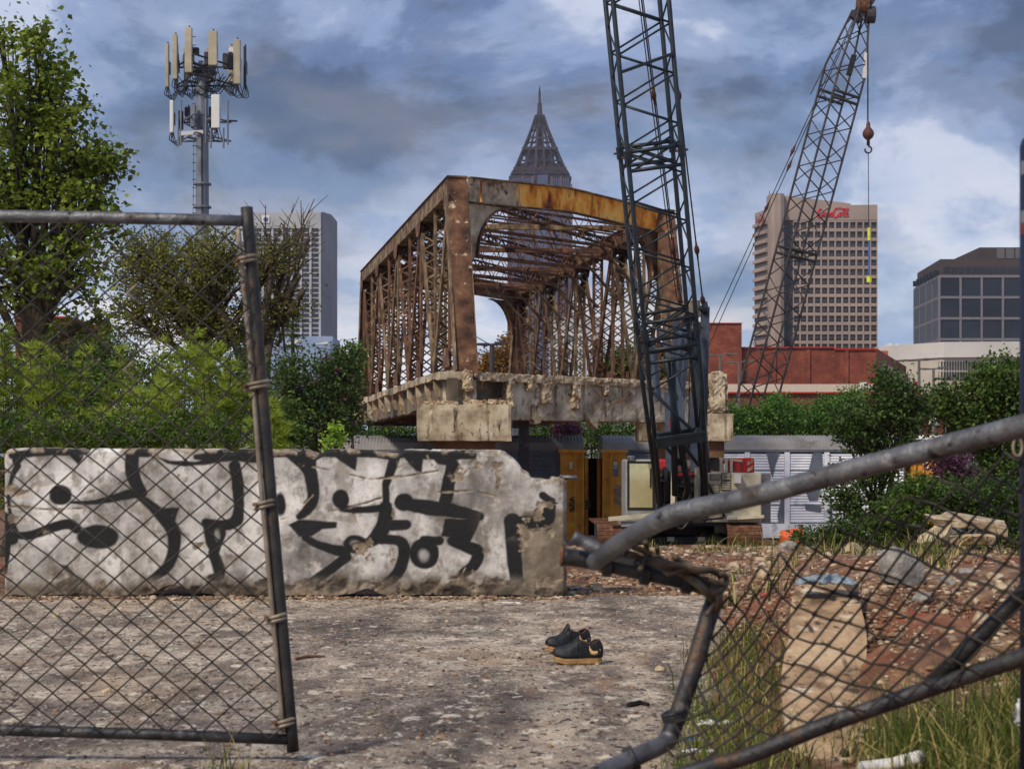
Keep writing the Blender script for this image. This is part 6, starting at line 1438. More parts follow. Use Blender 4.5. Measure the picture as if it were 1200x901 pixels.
# ================================================================== MAST AND POLES
def build_cell_mast():
    d = 120.0; c = P(237, 0, d); zb = GZ(c.x, d)
    Mp = mk('grey steel monopole', [(.3, S(96,100,108)), (.7, S(124,128,136))], .6, 5, .5, .3); Mt = mk('tan antenna shell', [(.3, S(146,136,114)), (.7, S(174,162,138))], 1, 4, .6); Mw = flat('pale antenna shell', S(206,204,198), .6, var=.06); Md = flat('dark fittings', S(44,46,50), .6)
    g = empty('cell_mast', V((c.x, d, zb)), 'tall grey monopole mast carrying two tiers of phone antennas', 'mast')
    ZP = lambda py: P(0, py, d).z
    MB().lathe([(.62, zb-.2), (.50, ZP(250)), (.45, ZP(120)), (.43, ZP(86))], (c.x, d, 0), 12).build('pole', Mp, g, smooth=False)
    for py in (216, 243): MB().lathe([(.5, ZP(py)-.1), (.68, ZP(py)-.06), (.68, ZP(py)+.06), (.5, ZP(py)+.1)], (c.x, d, 0), 16).build('flange_ring', Mp, g)
    m = MB()
    for k in range(22): z = ZP(250) + k*.62; m.bar(V((c.x-.72, d-.1, z)), V((c.x-.45, d-.1, z)), .05, .05)
    m.build('climbing_peg', Md, g); MB().tube([V((c.x-.66, d-.1, ZP(260))), V((c.x-.60, d-.1, ZP(165)))], .02, 5).build('safety_cable', Md, g)
    MB().tube([V((c.x+.1, d-.5, ZP(250))), V((c.x+.05, d-.48, ZP(150)))], .05, 6).build('feeder_cable', Md, g)
    def tier(zc, rad, panels, aw, mt, h):
        fr = MB()
        for k in range(3):
            a0, a1 = math.pi*2*k/3 + .5, math.pi*2*(k+1)/3 + .5; p, q = V((c.x + rad*math.cos(a0), d + rad*math.sin(a0), 0)), V((c.x + rad*math.cos(a1), d + rad*math.sin(a1), 0))
            for dz in (-.9, .5): fr.tube([p + V((0, 0, zc+dz)), q + V((0, 0, zc+dz))], .07, 6)
            mid = (p+q)/2
            for dz in (-.9, .5): fr.tube([V((c.x, d, zc+dz-.2)), mid + V((0, 0, zc+dz))], .10, 6)
        fr.build('platform_frame', Mp if h < 2.4 else Md, g)
        for px, py0, py1, w, dep, mtt in panels:
            x = P(px, 0, d).x; hw = w/2*d/F; y = d + dep
            an = MB().box((x-hw, y-.14, ZP(py1)), (x+hw, y+.14, ZP(py0))).build('antenna_panel', mtt, g, bevel=.05)
            MB().tube([V((x, y+.25, ZP(py1)-.3)), V((x, y+.25, ZP(py0)+.2))], .06, 6).build('mount_pipe', Md, an)
            MB().box((x-hw*.7, y+.3, ZP((py0+py1)/2)-.5), (x+hw*.7, y+.75, ZP((py0+py1)/2)+.4)).build('radio_unit', Md if mtt is Mt else M_galv_dull, an)
            m = MB()
            for k in range(4):
                q = V((x + (k-1.5)*hw*.5, y, ZP(py1))); m.tube(smooth_path([q, q + V((.1*k-.1, .1, -.5-.12*k)), q + V((.35*(1 if x < c.x else -1), .3, -.55-.1*k)), q + V((.7*(1 if x < c.x else -1), .4, -.1))], 3), .035, 5, False)
            m.build('jumper_cable', Md, an)
    tier(ZP(82), 2.6, [(198, 54, 105, 4.5, -.6, Mt), (205, 50, 96, 4, .6, Mt), (208.5, 45, 97, 6, -1.0, Mt), (228, 42, 94, 8.5, -2.2, Mt), (255.5, 45, 85, 10.5, -2.0, Mt), (280, 50, 102, 8.5, -.8, Mt), (286, 53, 98, 3, .4, Md), (215.5, 52, 98, 5, .8, Mt), (238.5, 48, 92, 5, 2.0, Mt), (266, 47, 90, 6, 1.8, Mt), (246, 51, 66, 6, 1.4, Mw), (267.5, 50, 63, 7, 1.6, Mw), (219, 48, 62, 5, 1.6, M_galv)], 8, Mt, 3)
    tier(ZP(148), 2.2, [(203.5, 120, 158, 4.5, -.6, Mw), (257.5, 117, 156, 10, -1.6, Mw), (246, 122, 140, 8, 1.0, M_galv_dull), (218, 123, 134, 8, .8, Md)], 8, Mw, 2)
    for px, y0, y1 in ((212, 118, 170), (241, 116, 168), (267, 118, 170), (262, 150, 174), (247, 150, 174), (209, 150, 172)): MB().tube([P(px, y0, d-2), P(px, y1, d-2)], .07, 6).build('mount_pipe', Mp, g)
    MB().bar(P(212, 157, d-2), P(238, 155, d-1.6), .2, .28).build('cross_arm', Mw, g); MB().bar(P(262, 142, d-1.9), P(278, 142, d-1.6), .12, .12).build('cross_arm', Md, g)
    for px, y0, y1, w, dep, mtt in ((214, 60, 76, 5, 1.0, Md), (222, 66, 86, 6, -.9, Md), (238, 56, 72, 5, 1.4, Md), (262, 60, 78, 6, .8, M_galv_dull), (272, 64, 84, 5, -.6, Md), (233, 62, 70, 9, -1.4, Md), (248, 128, 150, 7, .6, Md), (210, 128, 150, 5, .6, Md), (229, 126, 152, 6, -.8, Mp)):
        x = P(px, 0, d).x; hw = w/2*d/F; MB().box((x-hw, d+dep-.2, ZP(y1)), (x+hw, d+dep+.2, ZP(y0))).build('radio_unit', mtt, g, bevel=.04)
    m = MB()
    for k in range(16):
        q = P(random.uniform(205, 275), random.uniform(84, 92), d + random.uniform(-1.5, 1)); e = P(237 + random.uniform(-6, 6), random.uniform(98, 112), d-.5); m.tube(smooth_path([q, (q+e)/2 + V((0, 0, -random.uniform(.3, 1.0))), e], 4), .035, 4, False)
    m.build('feeder_cable', Md, g)
    MB().lathe([(.5, ZP(88)), (1.1, ZP(86.5)), (1.1, ZP(84)), (.5, ZP(83))], (c.x, d, 0), 12).build('platform_collar', Md, g)
build_cell_mast()
def pole(px, ytop, d, arm, label, cat, name, r=.16, mt=None, double=True):
    c = P(px, ytop, d); zb = GZ(c.x, d); g = empty(name, V((c.x, d, zb)), label, cat, 'poles in the middle distance')
    mt = mt or M_crane2; MB().lathe([(r*1.2, zb-.2), (r*.8, c.z)], (c.x, d, 0), 8).build('pole', mt, g)
    if arm:
        a, b = P(px-arm, ytop+1, d), P(px+arm, ytop-.5, d); MB().bar(a, b, .14, .14).build('cross_arm', mt, g)
        for q in (a, b): MB().box((q.x-.5, d-.2, q.z-.02), (q.x+.5, d+.2, q.z+.14)).build('lamp_head', mt, g)
Mpg = mk('grey lamp pole', [(.3, S(82,80,78)), (.7, S(108,104,102))], 1, 4, .6)
pole(844, 416, 150, 13, 'grey double lamp pole in front of the brick stair block', 'lamp pole', 'lamp_pole', mt=Mpg)
pole(866, 424, 170, 11, 'grey lamp pole beside the far crane boom, before the brick wall', 'lamp pole', 'lamp_pole', mt=Mpg)
pole(1077, 422, 150, 12, 'lamp pole beside the red banner on the right', 'lamp pole', 'lamp_pole', mt=Mpg)
pole(1094, 432, 165, 11, 'lamp pole between the banner and the right tree, in front of the white office', 'lamp pole', 'lamp_pole', mt=Mpg)
pole(1108, 443, 180, 9, 'smallest lamp pole at the left edge of the right tree', 'lamp pole', 'lamp_pole', mt=Mpg)
pole(576.5, 403.5, 110, 11.5, 'dark utility pole with a cross arm seen under the bridge portal', 'utility pole', 'utility_pole', r=.2)
pole(674, 480, 120, 0, 'pale thin post under the end wall of the bridge', 'post', 'thin_post', r=.1, mt=M_silver)
def build_power_lines():
    for k, (y0, y1) in enumerate(((388, 404), (402, 408))):
        p = [P(490, y0 - 14, 110), P(545, y0 + 1 - k*2, 110), P(571, y1 - 2, 110)]
        MB().tube(smooth_path(p, 6), .03, 4).solo('power_line', M_cable, p[2], ('upper' if k == 0 else 'lower') + ' power line running left from the utility pole', 'cable', 'power lines')
build_power_lines()

# ================================================================== VEGETATION
def leaf_mesh(name, pts, size, mat, off, tint, up=0.3, aspect=0.62, droop=0.0):
    """folded rhombic leaves at pts"""
    n = len(pts); nrm = rng.normal(0, 1, (n, 3)); nrm[:, 2] = np.abs(nrm[:, 2]) + up; nrm /= np.linalg.norm(nrm, axis=1, keepdims=True)
    ax = rng.normal(0, 1, (n, 3)); ax[:, 2] -= droop; ax -= nrm * (ax*nrm).sum(1, keepdims=True); ax /= np.linalg.norm(ax, axis=1, keepdims=True)
    sd = np.cross(nrm, ax); s = (np.broadcast_to(size, (n,)) * rng.uniform(.6, 1.35, n))[:, None]
    a = pts - ax*s*.5; b = pts + sd*s*aspect*.5 - ax*s*.08 + nrm*s*.10; c = pts + ax*s*.5; d = pts - sd*s*aspect*.5 - ax*s*.08 + nrm*s*.10
    vs = np.stack([a, b, c, d], 1).reshape(-1, 3); i = np.arange(n)*4
    fs = np.stack([np.stack([i, i+1, i+2], 1), np.stack([i, i+2, i+3], 1)], 1).reshape(-1, 3)
    return np_mesh(name, vs, fs, mat, off=off, fattrs={'tint': np.repeat(tint, 2)})
def in_ell(n, c, r, shell=.35):
    v = rng.normal(0, 1, (n, 3)); v /= np.linalg.norm(v, axis=1, keepdims=True)
    return np.array(c) + v * np.array(r) * (rng.uniform(shell**3, 1, n) ** (1/3))[:, None]
LEAVES = 0
def tree(name, label, cat, base, ells, leaf, n_clu, per, rc, mat, trunk_r=.12, group=None, extra=None, wood=M_trunk, up=.3, aspect=.62, droop=.2, crown='crown', twigs=True, noisy=1.0):
    """ells: list of (centre, radii, weight). Clusters of leaves sit on twigs that leave limbs; the trunk is drawn to each lobe"""
    global LEAVES
    base = V(base); g = empty(name, base, label, cat, group)
    tot = sum(e[2] for e in ells); cen = []; limb = MB()
    mean = sum((V(e[0]) * e[2] for e in ells), V((0, 0, 0))) / tot
    fork = base.lerp(V((mean.x, mean.y, max(base.z + .3, min(mean.z, min(e[0][2] - e[1][2]*.3 for e in ells))))), .85)
    limb.tube(smooth_path([base - V((0, 0, .1)), base.lerp(fork, .5) + V((random.uniform(-.1, .1), 0, 0)), fork], 4), [trunk_r*(1 - .45*i/8) for i in range(9)], 8)
    for c, r, w in ells:
        c = V(c); k = max(3, int(n_clu * w / tot)); pts = in_ell(k, c, r)
        mid = fork.lerp(c, .55) + V((random.uniform(-.15, .15)*r[0], 0, .1*r[2]))
        pth = smooth_path([fork, mid, c], 4); limb.tube(pth, [trunk_r*.5*(1 - .7*i/(len(pth)-1)) for i in range(len(pth))], 6)
        if twigs:
            for p in pts[:: max(1, k // 60)]:
                q = pth[random.randint(3, len(pth)-1)]; p = V(p); m = q.lerp(p, .5) + V((0, 0, .08*(p-q).length))
                limb.tube([q, m, p], [trunk_r*.16, trunk_r*.10, trunk_r*.03], 4, False)
        cen.append(pts)
    cen = np.concatenate(cen); n = len(cen)*per
    pts = np.repeat(cen, per, 0) + np.clip(rng.normal(0, 1, (n, 3)), -1.5, 1.5) * (rc*np.repeat(rng.uniform(.45, 1.5, len(cen)), per))[:, None] * np.array([1, 1, .8])
    tint = np.clip(np.repeat(rng.uniform(.1, .9, len(cen)), per)*.6 + rng.uniform(0, 1, n)*.4, 0, 1)
    if extra is not None: pts = np.concatenate([pts, extra]); tint = np.concatenate([tint, rng.uniform(.3, 1, len(extra))])
    zf = gz(pts[:, 0], pts[:, 1]); k = pts[:, 2] > zf + .02; pts, tint = pts[k], tint[k]
    LEAVES += len(pts)
    o = link(crown, leaf_mesh(crown, pts, leaf, mat, base, tint, up, aspect, droop), g)
    limb.build('trunk', wood, g, smooth=True)
    return g
def E(px, py, d, rx, ry, dep, w=1.0): q = P(px, py, d); return (tuple(q), (rx/F*d, dep, ry/F*d), w)
def lin3(a, b, c): return (S(*a), S(*b), S(*c))
L_pop = leafmat('poplar leaf', *lin3((64,80,26), (110,126,42), (164,174,74)))
L_oliv = leafmat('olive brown leaf', *lin3((72,74,32), (112,112,48), (154,150,72)))
L_dark = leafmat('dark shrub leaf', *lin3((38,54,24), (66,88,38), (102,124,58)))
L_mid = leafmat('mid green leaf', *lin3((44,62,24), (76,100,38), (120,144,62)))
L_bri = leafmat('bright weed leaf', *lin3((92,124,34), (138,172,50), (184,208,88)))
L_fen = leafmat('feathery yellow green', *lin3((86,106,32), (134,154,50), (192,200,90)), trans=.48)
L_kud = leafmat('vine leaf', *lin3((50,82,32), (84,122,50), (128,160,80)))
L_aut = leafmat('rusty autumn leaf', *lin3((96,74,36), (136,98,48), (164,128,64)))
L_pink = leafmat('pink blossom', *lin3((142,74,104), (180,108,138), (206,144,168)))
L_purp = leafmat('purple leaf', *lin3((54,30,44), (92,54,74), (130,84,106)))
L_gras = leafmat('grass blade', *lin3((52,66,24), (98,112,42), (196,176,110)), trans=.3)

tree('poplar_tree', 'tall leafy green poplar tree at the left edge behind the gate', 'tree', (P(10, 0, 24).x, 24, GZ(-7, 24)),
     [E(47, 55, 24, 17, 32, .6, .7), E(62, 110, 24, 34, 40, .9, 1.6), E(20, 130, 24, 52, 60, 1.0, 2.2), E(95, 175, 24, 38, 44, .9, 2.0), E(15, 225, 24.3, 70, 62, 1.2, 3.0), E(92, 255, 24, 46, 46, .9, 2.0), E(126, 200, 24, 20, 22, .5, .55),
      E(20, 320, 24.2, 80, 48, 1.2, 2.2), E(82, 325, 24, 46, 34, .8, 1.1), E(-60, 250, 24, 60, 110, 1.4, 2.4), E(105, 378, 24, 34, 22, .6, .45), E(4, 50, 24, 10, 22, .5, .35)],
     .090, 400, 34, .16, L_pop, .16, droop=.6, aspect=.8)
tree('sprawling_tree', 'sprawling olive brown tree with bare twigs behind the gate post', 'tree', (P(292, 0, 40).x, 40, GZ(-6.5, 40)),
     [E(205, 330, 40, 72, 44, 1.6, 3), E(175, 300, 40.5, 52, 32, 1.2, 1.6), E(262, 305, 39.5, 48, 38, 1.2, 2), E(230, 375, 40, 62, 34, 1.5, 1.8), E(160, 372, 40, 40, 34, 1.2, .9), E(325, 300, 40, 36, 30, 1.0, .55), E(330, 350, 40, 34, 36, 1.0, .45), E(292, 385, 40, 40, 30, 1.2, .8)],
     .095, 620, 34, .24, L_oliv, .22, aspect=.5)
def bare_twigs():
    g = [o for o in bpy.data.objects if o.name == 'sprawling_tree'][0]; m = MB()
    for k in range(26):
        a = P(random.uniform(300, 340), random.uniform(300, 420), 40); b = P(random.uniform(310, 372), random.uniform(232, 330), 40 + random.uniform(-.6, .6))
        mid = a.lerp(b, .5) + V((random.uniform(-.3, .3), 0, random.uniform(-.1, .3)))
        m.tube(smooth_path([a, mid, b], 4), [.035*(1-.75*i/8) for i in range(9)], 4, False)
        for j in range(3):
            q = mid.lerp(b, random.random()); m.tube([q, q + V((random.uniform(-.6, .6), random.uniform(-.2, .2), random.uniform(.1, .7)))], [.014, .005], 4, False)
    m.build('bare_twigs', M_twig, g)
    m = MB()
    for pts in ([(296, 480), (282, 420), (262, 372), (236, 340)], [(262, 372), (240, 352), (200, 330), (170, 318)], [(310, 470), (312, 420), (322, 380), (336, 350), (352, 322)], [(236, 340), (226, 312), (222, 280)], [(282, 420), (306, 392), (312, 360), (318, 320)], [(322, 380), (340, 366), (356, 340)]):
        pp = smooth_path([P(x, y, 39.8 + .3*math.sin(x)) for x, y in pts], 4); m.tube(pp, [.15*(1 - .6*i/(len(pp)-1)) for i in range(len(pp))], 7)
    m.build('limb', M_trunk, g, smooth=True)
bare_twigs()
# dense dark shrubs left, crape myrtle behind the slab
SH = 'shrubs behind the slab'
tree('evergreen_shrub', 'dark dense shrub between the poplar and the sprawling tree', 'shrub', (P(115, 0, 30).x, 30, GZ(-7, 30)), [E(110, 445, 30, 46, 48, 1.0, 2), E(85, 480, 30, 40, 50, 1, 1.4), E(140, 420, 30.5, 30, 30, .8, .8), E(60, 410, 31, 40, 40, 1, 1)], .07, 420, 24, .16, L_dark, .1, SH)
tree('evergreen_shrub', 'dark shrub low behind the gate post, left of the feathery weed', 'shrub', (P(285, 0, 34).x, 34, GZ(-5, 34)), [E(285, 455, 34, 34, 55, 1.0, 2), E(262, 490, 34, 30, 45, 1, 1.2)], .07, 260, 24, .16, L_dark, .1, SH)
flow = np.concatenate([in_ell(26, P(*c), (.20, .3, .22), 0) for c in ((398, 436, 54.4), (412, 442, 54.5), (384, 420, 54.4), (370, 446, 54.4), (405, 462, 54.5), (392, 474, 54.4), (352, 452, 54.4))])
gm = tree('crape_myrtle', 'dark green shrub with scattered pink blossom left of the bridge', 'shrub', (P(370, 0, 55).x, 55, GZ(-6.6, 55)), [E(365, 452, 55, 42, 50, 1.4, 2.2), E(398, 458, 55, 28, 50, 1.3, 2), E(332, 458, 55, 28, 46, 1.2, 1.4), E(388, 495, 55, 44, 34, 1.4, 1.6), E(408, 428, 55, 14, 24, .8, .6), E(340, 500, 55, 40, 40, 1.2, 1.2)], .12, 620, 24, .24, L_dark, .14)
link('blossom', leaf_mesh('blossom', flow, .09, L_pink, gm.location, rng.uniform(0, 1, len(flow))), gm)
tree('leafy_shrub', 'light green shrub top beside the far end of the bridge', 'shrub', (P(416, 0, 70).x, 70, GZ(-6.6, 70)), [E(414, 425, 70, 12, 24, 1, 1), E(408, 455, 70, 16, 30, 1, 1)], .14, 130, 22, .26, L_mid, .1)
def whorl_tree():
    d = 60; b = P(343, 480, d); b.z = GZ(b.x, d); g = empty('young_conifer', b, 'young tree with tiers of drooping needles in front of the grey tower', 'tree')
    MB().tube([b, P(343, 400, d), P(343, 358, d)], [.13, .07, .02], 6).build('trunk', M_trunk, g)
    pts = []
    for py, r in ((362, .2), (372, .34), (383, .46), (395, .55), (408, .62), (424, .7), (440, .75)):
        c = P(343, py, d)
        for k in range(9):
            a = 6.28*k/9 + py; 
            for t in np.linspace(.15, 1, 16): pts.append((c.x + r*t*math.cos(a) + random.gauss(0, .03), c.y + r*t*math.sin(a), c.z + .10*math.sin(t*3) - .16*t*t + random.gauss(0, .03)))
    pts = np.array(pts); link('crown', leaf_mesh('crown', pts, .16, L_dark, b, rng.uniform(.1, .7, len(pts)), aspect=.3), g)
whorl_tree()
def fennel(px, ytop, d, rpx, label, n_st=7, ybot=535, mat=L_fen):
    b = P(px, 0, d); b.z = GZ(b.x, d); top = P(px, ytop, d).z; H = top - b.z; R_ = rpx/F*d
    g = empty('dogfennel', b, label, 'weed', 'feathery weeds behind the slab'); st_ = MB(); P_ = []; D_ = []
    for s_ in range(n_st):
        a = random.uniform(0, 6.28); rr = R_*random.uniform(.05, .75); tip = b + V((rr*math.cos(a)*1.2, rr*math.sin(a), H*random.uniform(.72, 1.0))); tip.x += random.uniform(-.12, .12)
        root = b + V((rr*.3*math.cos(a), rr*.3*math.sin(a), 0)); mid = root.lerp(tip, .55) + V((0, 0, .05))
        pth = smooth_path([root, mid, tip + V((random.uniform(-.1, .1), 0, -.02))], 8); st_.tube(pth, [.012*(1-.8*i/(len(pth)-1)) + .002 for i in range(len(pth))], 4, False)
        L_ = len(pth)
        for k in range(60):
            t = random.uniform(.28, .99); p = pth[min(L_-1, int(t*L_))]; an = random.uniform(0, 6.28); ln = R_*.85*(1.08-t)**.8*random.uniform(.5, 1.1) + .04
            dv = V((math.cos(an), math.sin(an), random.uniform(.25, .9))).normalized()
            for j in range(22):
                u = random.uniform(.1, 1); q = p + dv*(ln*u) - V((0, 0, .22*ln*u*u)); P_.append(q); D_.append((dv*.7 + V((random.gauss(0, .5), random.gauss(0, .5), random.gauss(0.1, .4)))).normalized())
    P_ = np.array(P_); D_ = np.array(D_); n = len(P_); sd = np.cross(D_, rng.normal(0, 1, (n, 3))); sd /= np.linalg.norm(sd, axis=1, keepdims=True)
    ln = rng.uniform(.05, .12, n)[:, None]; w = .0055
    vs = np.stack([P_ - sd*w, P_ + sd*w, P_ + D_*ln], 1).reshape(-1, 3); fs = np.arange(3*n).reshape(-1, 3)
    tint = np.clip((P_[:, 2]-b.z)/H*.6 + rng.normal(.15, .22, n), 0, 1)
    link('foliage', np_mesh('foliage', vs, fs, mat, off=b, fattrs={'tint': tint}), g); st_.build('stem', M_twig, g)
for a in ((20, 352, 18.5, 46, 'tallest feathery weed at the far left under the poplar'), (-25, 385, 18, 50, 'feathery weed cut by the left frame edge'), (62, 405, 18, 42, 'feathery weed second from the left edge behind the slab'), (98, 448, 17.4, 36, 'low bright weed between the two feathery groups at left'), (132, 470, 17, 38, 'shortest yellowing weed behind the slab at left'),
          (168, 392, 18.4, 44, 'feathery weed left of the broad one, in front of the sprawling tree'), (212, 380, 18.8, 50, 'broad feathery weed under the sprawling tree'), (252, 398, 18.4, 44, 'feathery weed just left of the gate post'), (190, 450, 17.2, 50, 'low feathery weed in front of the broad one'), (322, 462, 17.2, 34, 'bright feathery weed right of the gate post')):
    fennel(*a)
tree('leafy_weed', 'low leafy weeds along the back of the slab at left', 'weed', (P(60, 0, 16.4).x, 16.4, GZ(-4, 16.4)), [E(40, 500, 16.6, 70, 24, .5, 2), E(140, 506, 16.6, 70, 18, .5, 2), E(230, 504, 16.6, 60, 20, .5, 1.6)], .045, 260, 20, .07, L_mid, .02, twigs=False, crown='foliage')
tree('leafy_weed', 'tangled undergrowth behind the feathery weeds', 'weed', (P(120, 0, 21).x, 21, GZ(-5, 21)), [E(20, 470, 21, 80, 60, .8, 2.5), E(130, 470, 21, 70, 55, .8, 2), E(230, 465, 21, 80, 55, .8, 2), E(310, 490, 21, 50, 35, .8, 1)], .06, 520, 24, .12, L_mid, .04, twigs=False, crown='foliage')
tree('leafy_weed', 'small fresh green plant standing at the slab top left of the pier', 'weed', (P(392, 0, 16.0).x, 16, GZ(-1.7, 16)), [E(394, 508, 16, 12, 14, .12, 1), E(389, 522, 16, 14, 8, .12, .6)], .05, 34, 9, .03, L_bri, .012, crown='foliage')
tree('leafy_weed', 'small leafy weed right of the bright feathery weed, behind the slab', 'weed', (P(352, 0, 16.0).x, 16, GZ(-1.7, 16)), [E(352, 512, 16, 14, 12, .12, 1)], .05, 30, 9, .03, L_mid, .012, crown='foliage')
# beyond the bridge
tree('autumn_tree', 'rusty brown tree glimpsed under the bridge portal', 'tree', (P(597, 0, 130).x, 130, GZ(0, 130)), [E(598, 408, 130, 16, 16, 2, 1.4), E(580, 425, 130, 18, 14, 2, 1.3), E(592, 442, 130, 26, 16, 2, 1.4), E(566, 432, 130, 10, 8, 1.5, .4)], .30, 260, 16, .42, L_aut, .3)
tree('green_tree', 'green tree seen between the right truss posts', 'tree', (P(733, 0, 130).x, 130, GZ(8, 130)), [E(733, 425, 130, 18, 22, 2, 2), E(770, 430, 130, 22, 24, 2, 2), E(716, 436, 130, 12, 12, 1.5, .8)], .30, 280, 18, .5, L_mid, .3)
for k, (x, w) in enumerate(((430, 40), (470, 34), (640, 30), (690, 34), (735, 36), (775, 30))):
    tree('hedge_bush', ('leftmost', 'second', 'third', 'fourth', 'fifth', 'rightmost')[k] + ' low green bush in the strip below the bridge deck', 'bush', (P(x, 0, 112).x, 112, GZ(0, 112)), [E(x, 504, 112, w, 14, 1.8, 1), E(x+8, 520, 112, w, 14, 1.8, 1)], .22, 150, 22, .45, L_mid, .15, 'bushes below the bridge', twigs=False)
tree('crape_myrtle', 'purple flowering bush under the bridge beside the railcar roofs', 'shrub', (P(664, 0, 98).x, 98, GZ(3, 98)), [E(664, 503, 98, 16, 9, 1, 1)], .16, 90, 20, .26, L_purp, .08)
for k, (x, y, rx, ry) in enumerate(((846, 488, 20, 16), (880, 494, 22, 18), (913, 485, 22, 22), (944, 492, 22, 18), (972, 486, 22, 22), (1000, 478, 20, 26))):
    tree('vine_bush', ('leftmost', 'second', 'third', 'fourth', 'fifth', 'rightmost')[k] + ' vine covered bush above the white railcar roof, counted from the left', 'bush', (P(x, 0, 98).x, 98 + k % 2, GZ(15, 98)), [E(x, y, 98, rx, ry, 1.5, 2), E(x-4, y+18, 98, rx, 16, 1.5, 1)], .17, 210, 24, .30, L_kud, .15, 'vine covered bushes above the train', twigs=False, droop=.8)
# right hand trees
tree('small_tree', 'small dark leafy tree standing before the white railcar', 'tree', (P(1032, 0, 38).x, 38, GZ(8.6, 38)), [E(1044, 462, 38, 30, 20, .8, 1.5), E(1020, 485, 38, 36, 18, .9, 1.4), E(1066, 490, 38, 24, 22, .7, .9), E(1002, 512, 38, 26, 16, .7, .8), E(1045, 520, 38, 40, 18, .8, 1.3), E(1018, 552, 38, 32, 16, .8, 1.0), E(990, 580, 38, 22, 20, .7, .9), E(1040, 590, 38, 40, 22, .8, 1.2), E(996, 606, 38, 20, 14, .6, .6), E(1040, 440, 38, 14, 10, .4, .35), E(1078, 470, 38, 12, 8, .4, .25), E(985, 495, 38, 10, 6, .3, .2)], .105, 470, 22, .17, L_dark, .10, droop=.5)
tree('broad_tree', 'broad green tree at the right in front of the white office', 'tree', (P(1160, 0, 42).x, 42, GZ(12, 42)), [E(1172, 445, 42, 34, 30, 1.1, 2), E(1130, 470, 42, 40, 24, 1.1, 1.6), E(1150, 500, 42, 44, 26, 1.1, 1.8), E(1195, 490, 42, 34, 44, 1.1, 2), E(1100, 478, 42, 26, 12, .8, .5), E(1180, 545, 42, 44, 36, 1.1, 1.8), E(1230, 460, 42, 40, 60, 1.3, 2)], .115, 640, 24, .19, L_mid, .2, droop=.5)
tree('thicket_shrub', 'dark purple tinged shrub right of the small tree', 'shrub', (P(1112, 0, 36).x, 36, GZ(9.7, 36)), [E(1112, 545, 36, 22, 26, .6, 1), E(1120, 575, 36, 30, 26, .7, 1)], .08, 170, 22, .14, L_purp, .05, 'thicket at the right')
tree('thicket_shrub', 'green shrub thicket behind the broken slabs', 'shrub', (P(1090, 0, 33).x, 33, GZ(8.5, 33)), [E(1075, 590, 33, 44, 24, .8, 2), E(1120, 585, 33, 44, 26, .8, 2), E(1160, 590, 33, 44, 28, .8, 2), E(1180, 620, 33, 30, 24, .8, 1), E(1210, 600, 33, 40, 40, .8, 1.6)], .08, 560, 24, .15, L_dark, .06, 'thicket at the right', twigs=False)
tree('thicket_shrub', 'bright leafed shrub in the thicket below the yellow railcar end', 'shrub', (P(1075, 0, 31).x, 31, GZ(8, 31)), [E(1078, 572, 31, 22, 14, .5, 1), E(1062, 600, 31, 26, 16, .5, 1)], .10, 110, 16, .12, L_mid, .04, 'thicket at the right')
tree('thicket_shrub', 'low weedy shrub at the foot of the small tree', 'shrub', (P(1000, 0, 34).x, 34, GZ(7, 34)), [E(1010, 622, 34, 46, 14, .6, 1.6), E(960, 628, 34, 30, 8, .5, .6), E(1060, 622, 34, 40, 14, .6, 1.4)], .08, 280, 22, .12, L_dark, .04, 'thicket at the right', twigs=False)

# ---- grass: uncountable, one object per stand
def grass(name, label, spots, h, w, mat=L_gras, lean=.35):
    """spots: array of (x, y) roots; each blade a tapering strip that bows over"""
    n = len(spots); x, y = spots[:, 0], spots[:, 1]; z = gz(x, y) - .01; hh = h * np.clip(rng.gamma(3.2, .30, n), .25, 2.2)
    an = rng.uniform(0, 6.28, n); le = np.minimum(lean*rng.gamma(1.6, .6, n), 1.1)*hh; ww = w*rng.uniform(.5, 1.4, n); fa = an + 1.57 + rng.normal(0, .6, n)
    px, py = np.cos(fa)*ww, np.sin(fa)*ww; rows = []
    for u, tw in ((0, 1.0), (.4, .9), (.75, .6), (1.0, .04)):
        cx = x + np.cos(an)*le*u**2.0; cy = y + np.sin(an)*le*u**2.0; cz = z + hh*(u - .32*u**2.6*np.minimum(1, le/hh))
        rows += [np.stack([cx - px*tw, cy - py*tw, cz], 1), np.stack([cx + px*tw, cy + py*tw, cz], 1)]
    vs = np.stack(rows, 1).reshape(-1, 3); i = np.arange(n)*8
    fs = np.stack([np.stack([i+2*k, i+2*k+1, i+2*k+3, i+2*k+2], 1) for k in range(3)], 1).reshape(-1, 4)
    tint = np.where(rng.uniform(0, 1, n) < .22, rng.uniform(.75, 1, n), np.clip(rng.normal(.28, .18, n), 0, .7))
    tag(link(name, np_mesh(name, vs, fs, mat, fattrs={'tint': np.repeat(tint, 3)})), label, 'grass', kind='stuff')
def clumps(n, x0, x1, y0, y1, k, sd, cond=None):
    cx, cy = rng.uniform(x0, x1, n), rng.uniform(y0, y1, n)
    if cond is not None: m = cond(cx, cy); cx, cy = cx[m], cy[m]
    x = np.repeat(cx, k) + rng.normal(0, sd, len(cx)*k); y = np.repeat(cy, k) + rng.normal(0, sd, len(cx)*k); return np.stack([x, y], 1)
off = lambda x, y: x - edge_x(y)
near = np.concatenate([clumps(90, .9, 2.6, 4.2, 6.2, 34, .07, lambda x, y: (off(x, y) > .75) & (np.abs(x - .99 - .10*(y-5)) > .10)), clumps(150, 1.2, 2.6, 4.6, 6.3, 34, .08, lambda x, y: (x > 1.30))])
grass('tall_grass', 'tall green and straw grass at the lower right corner', near, .17, .0026, lean=.85)
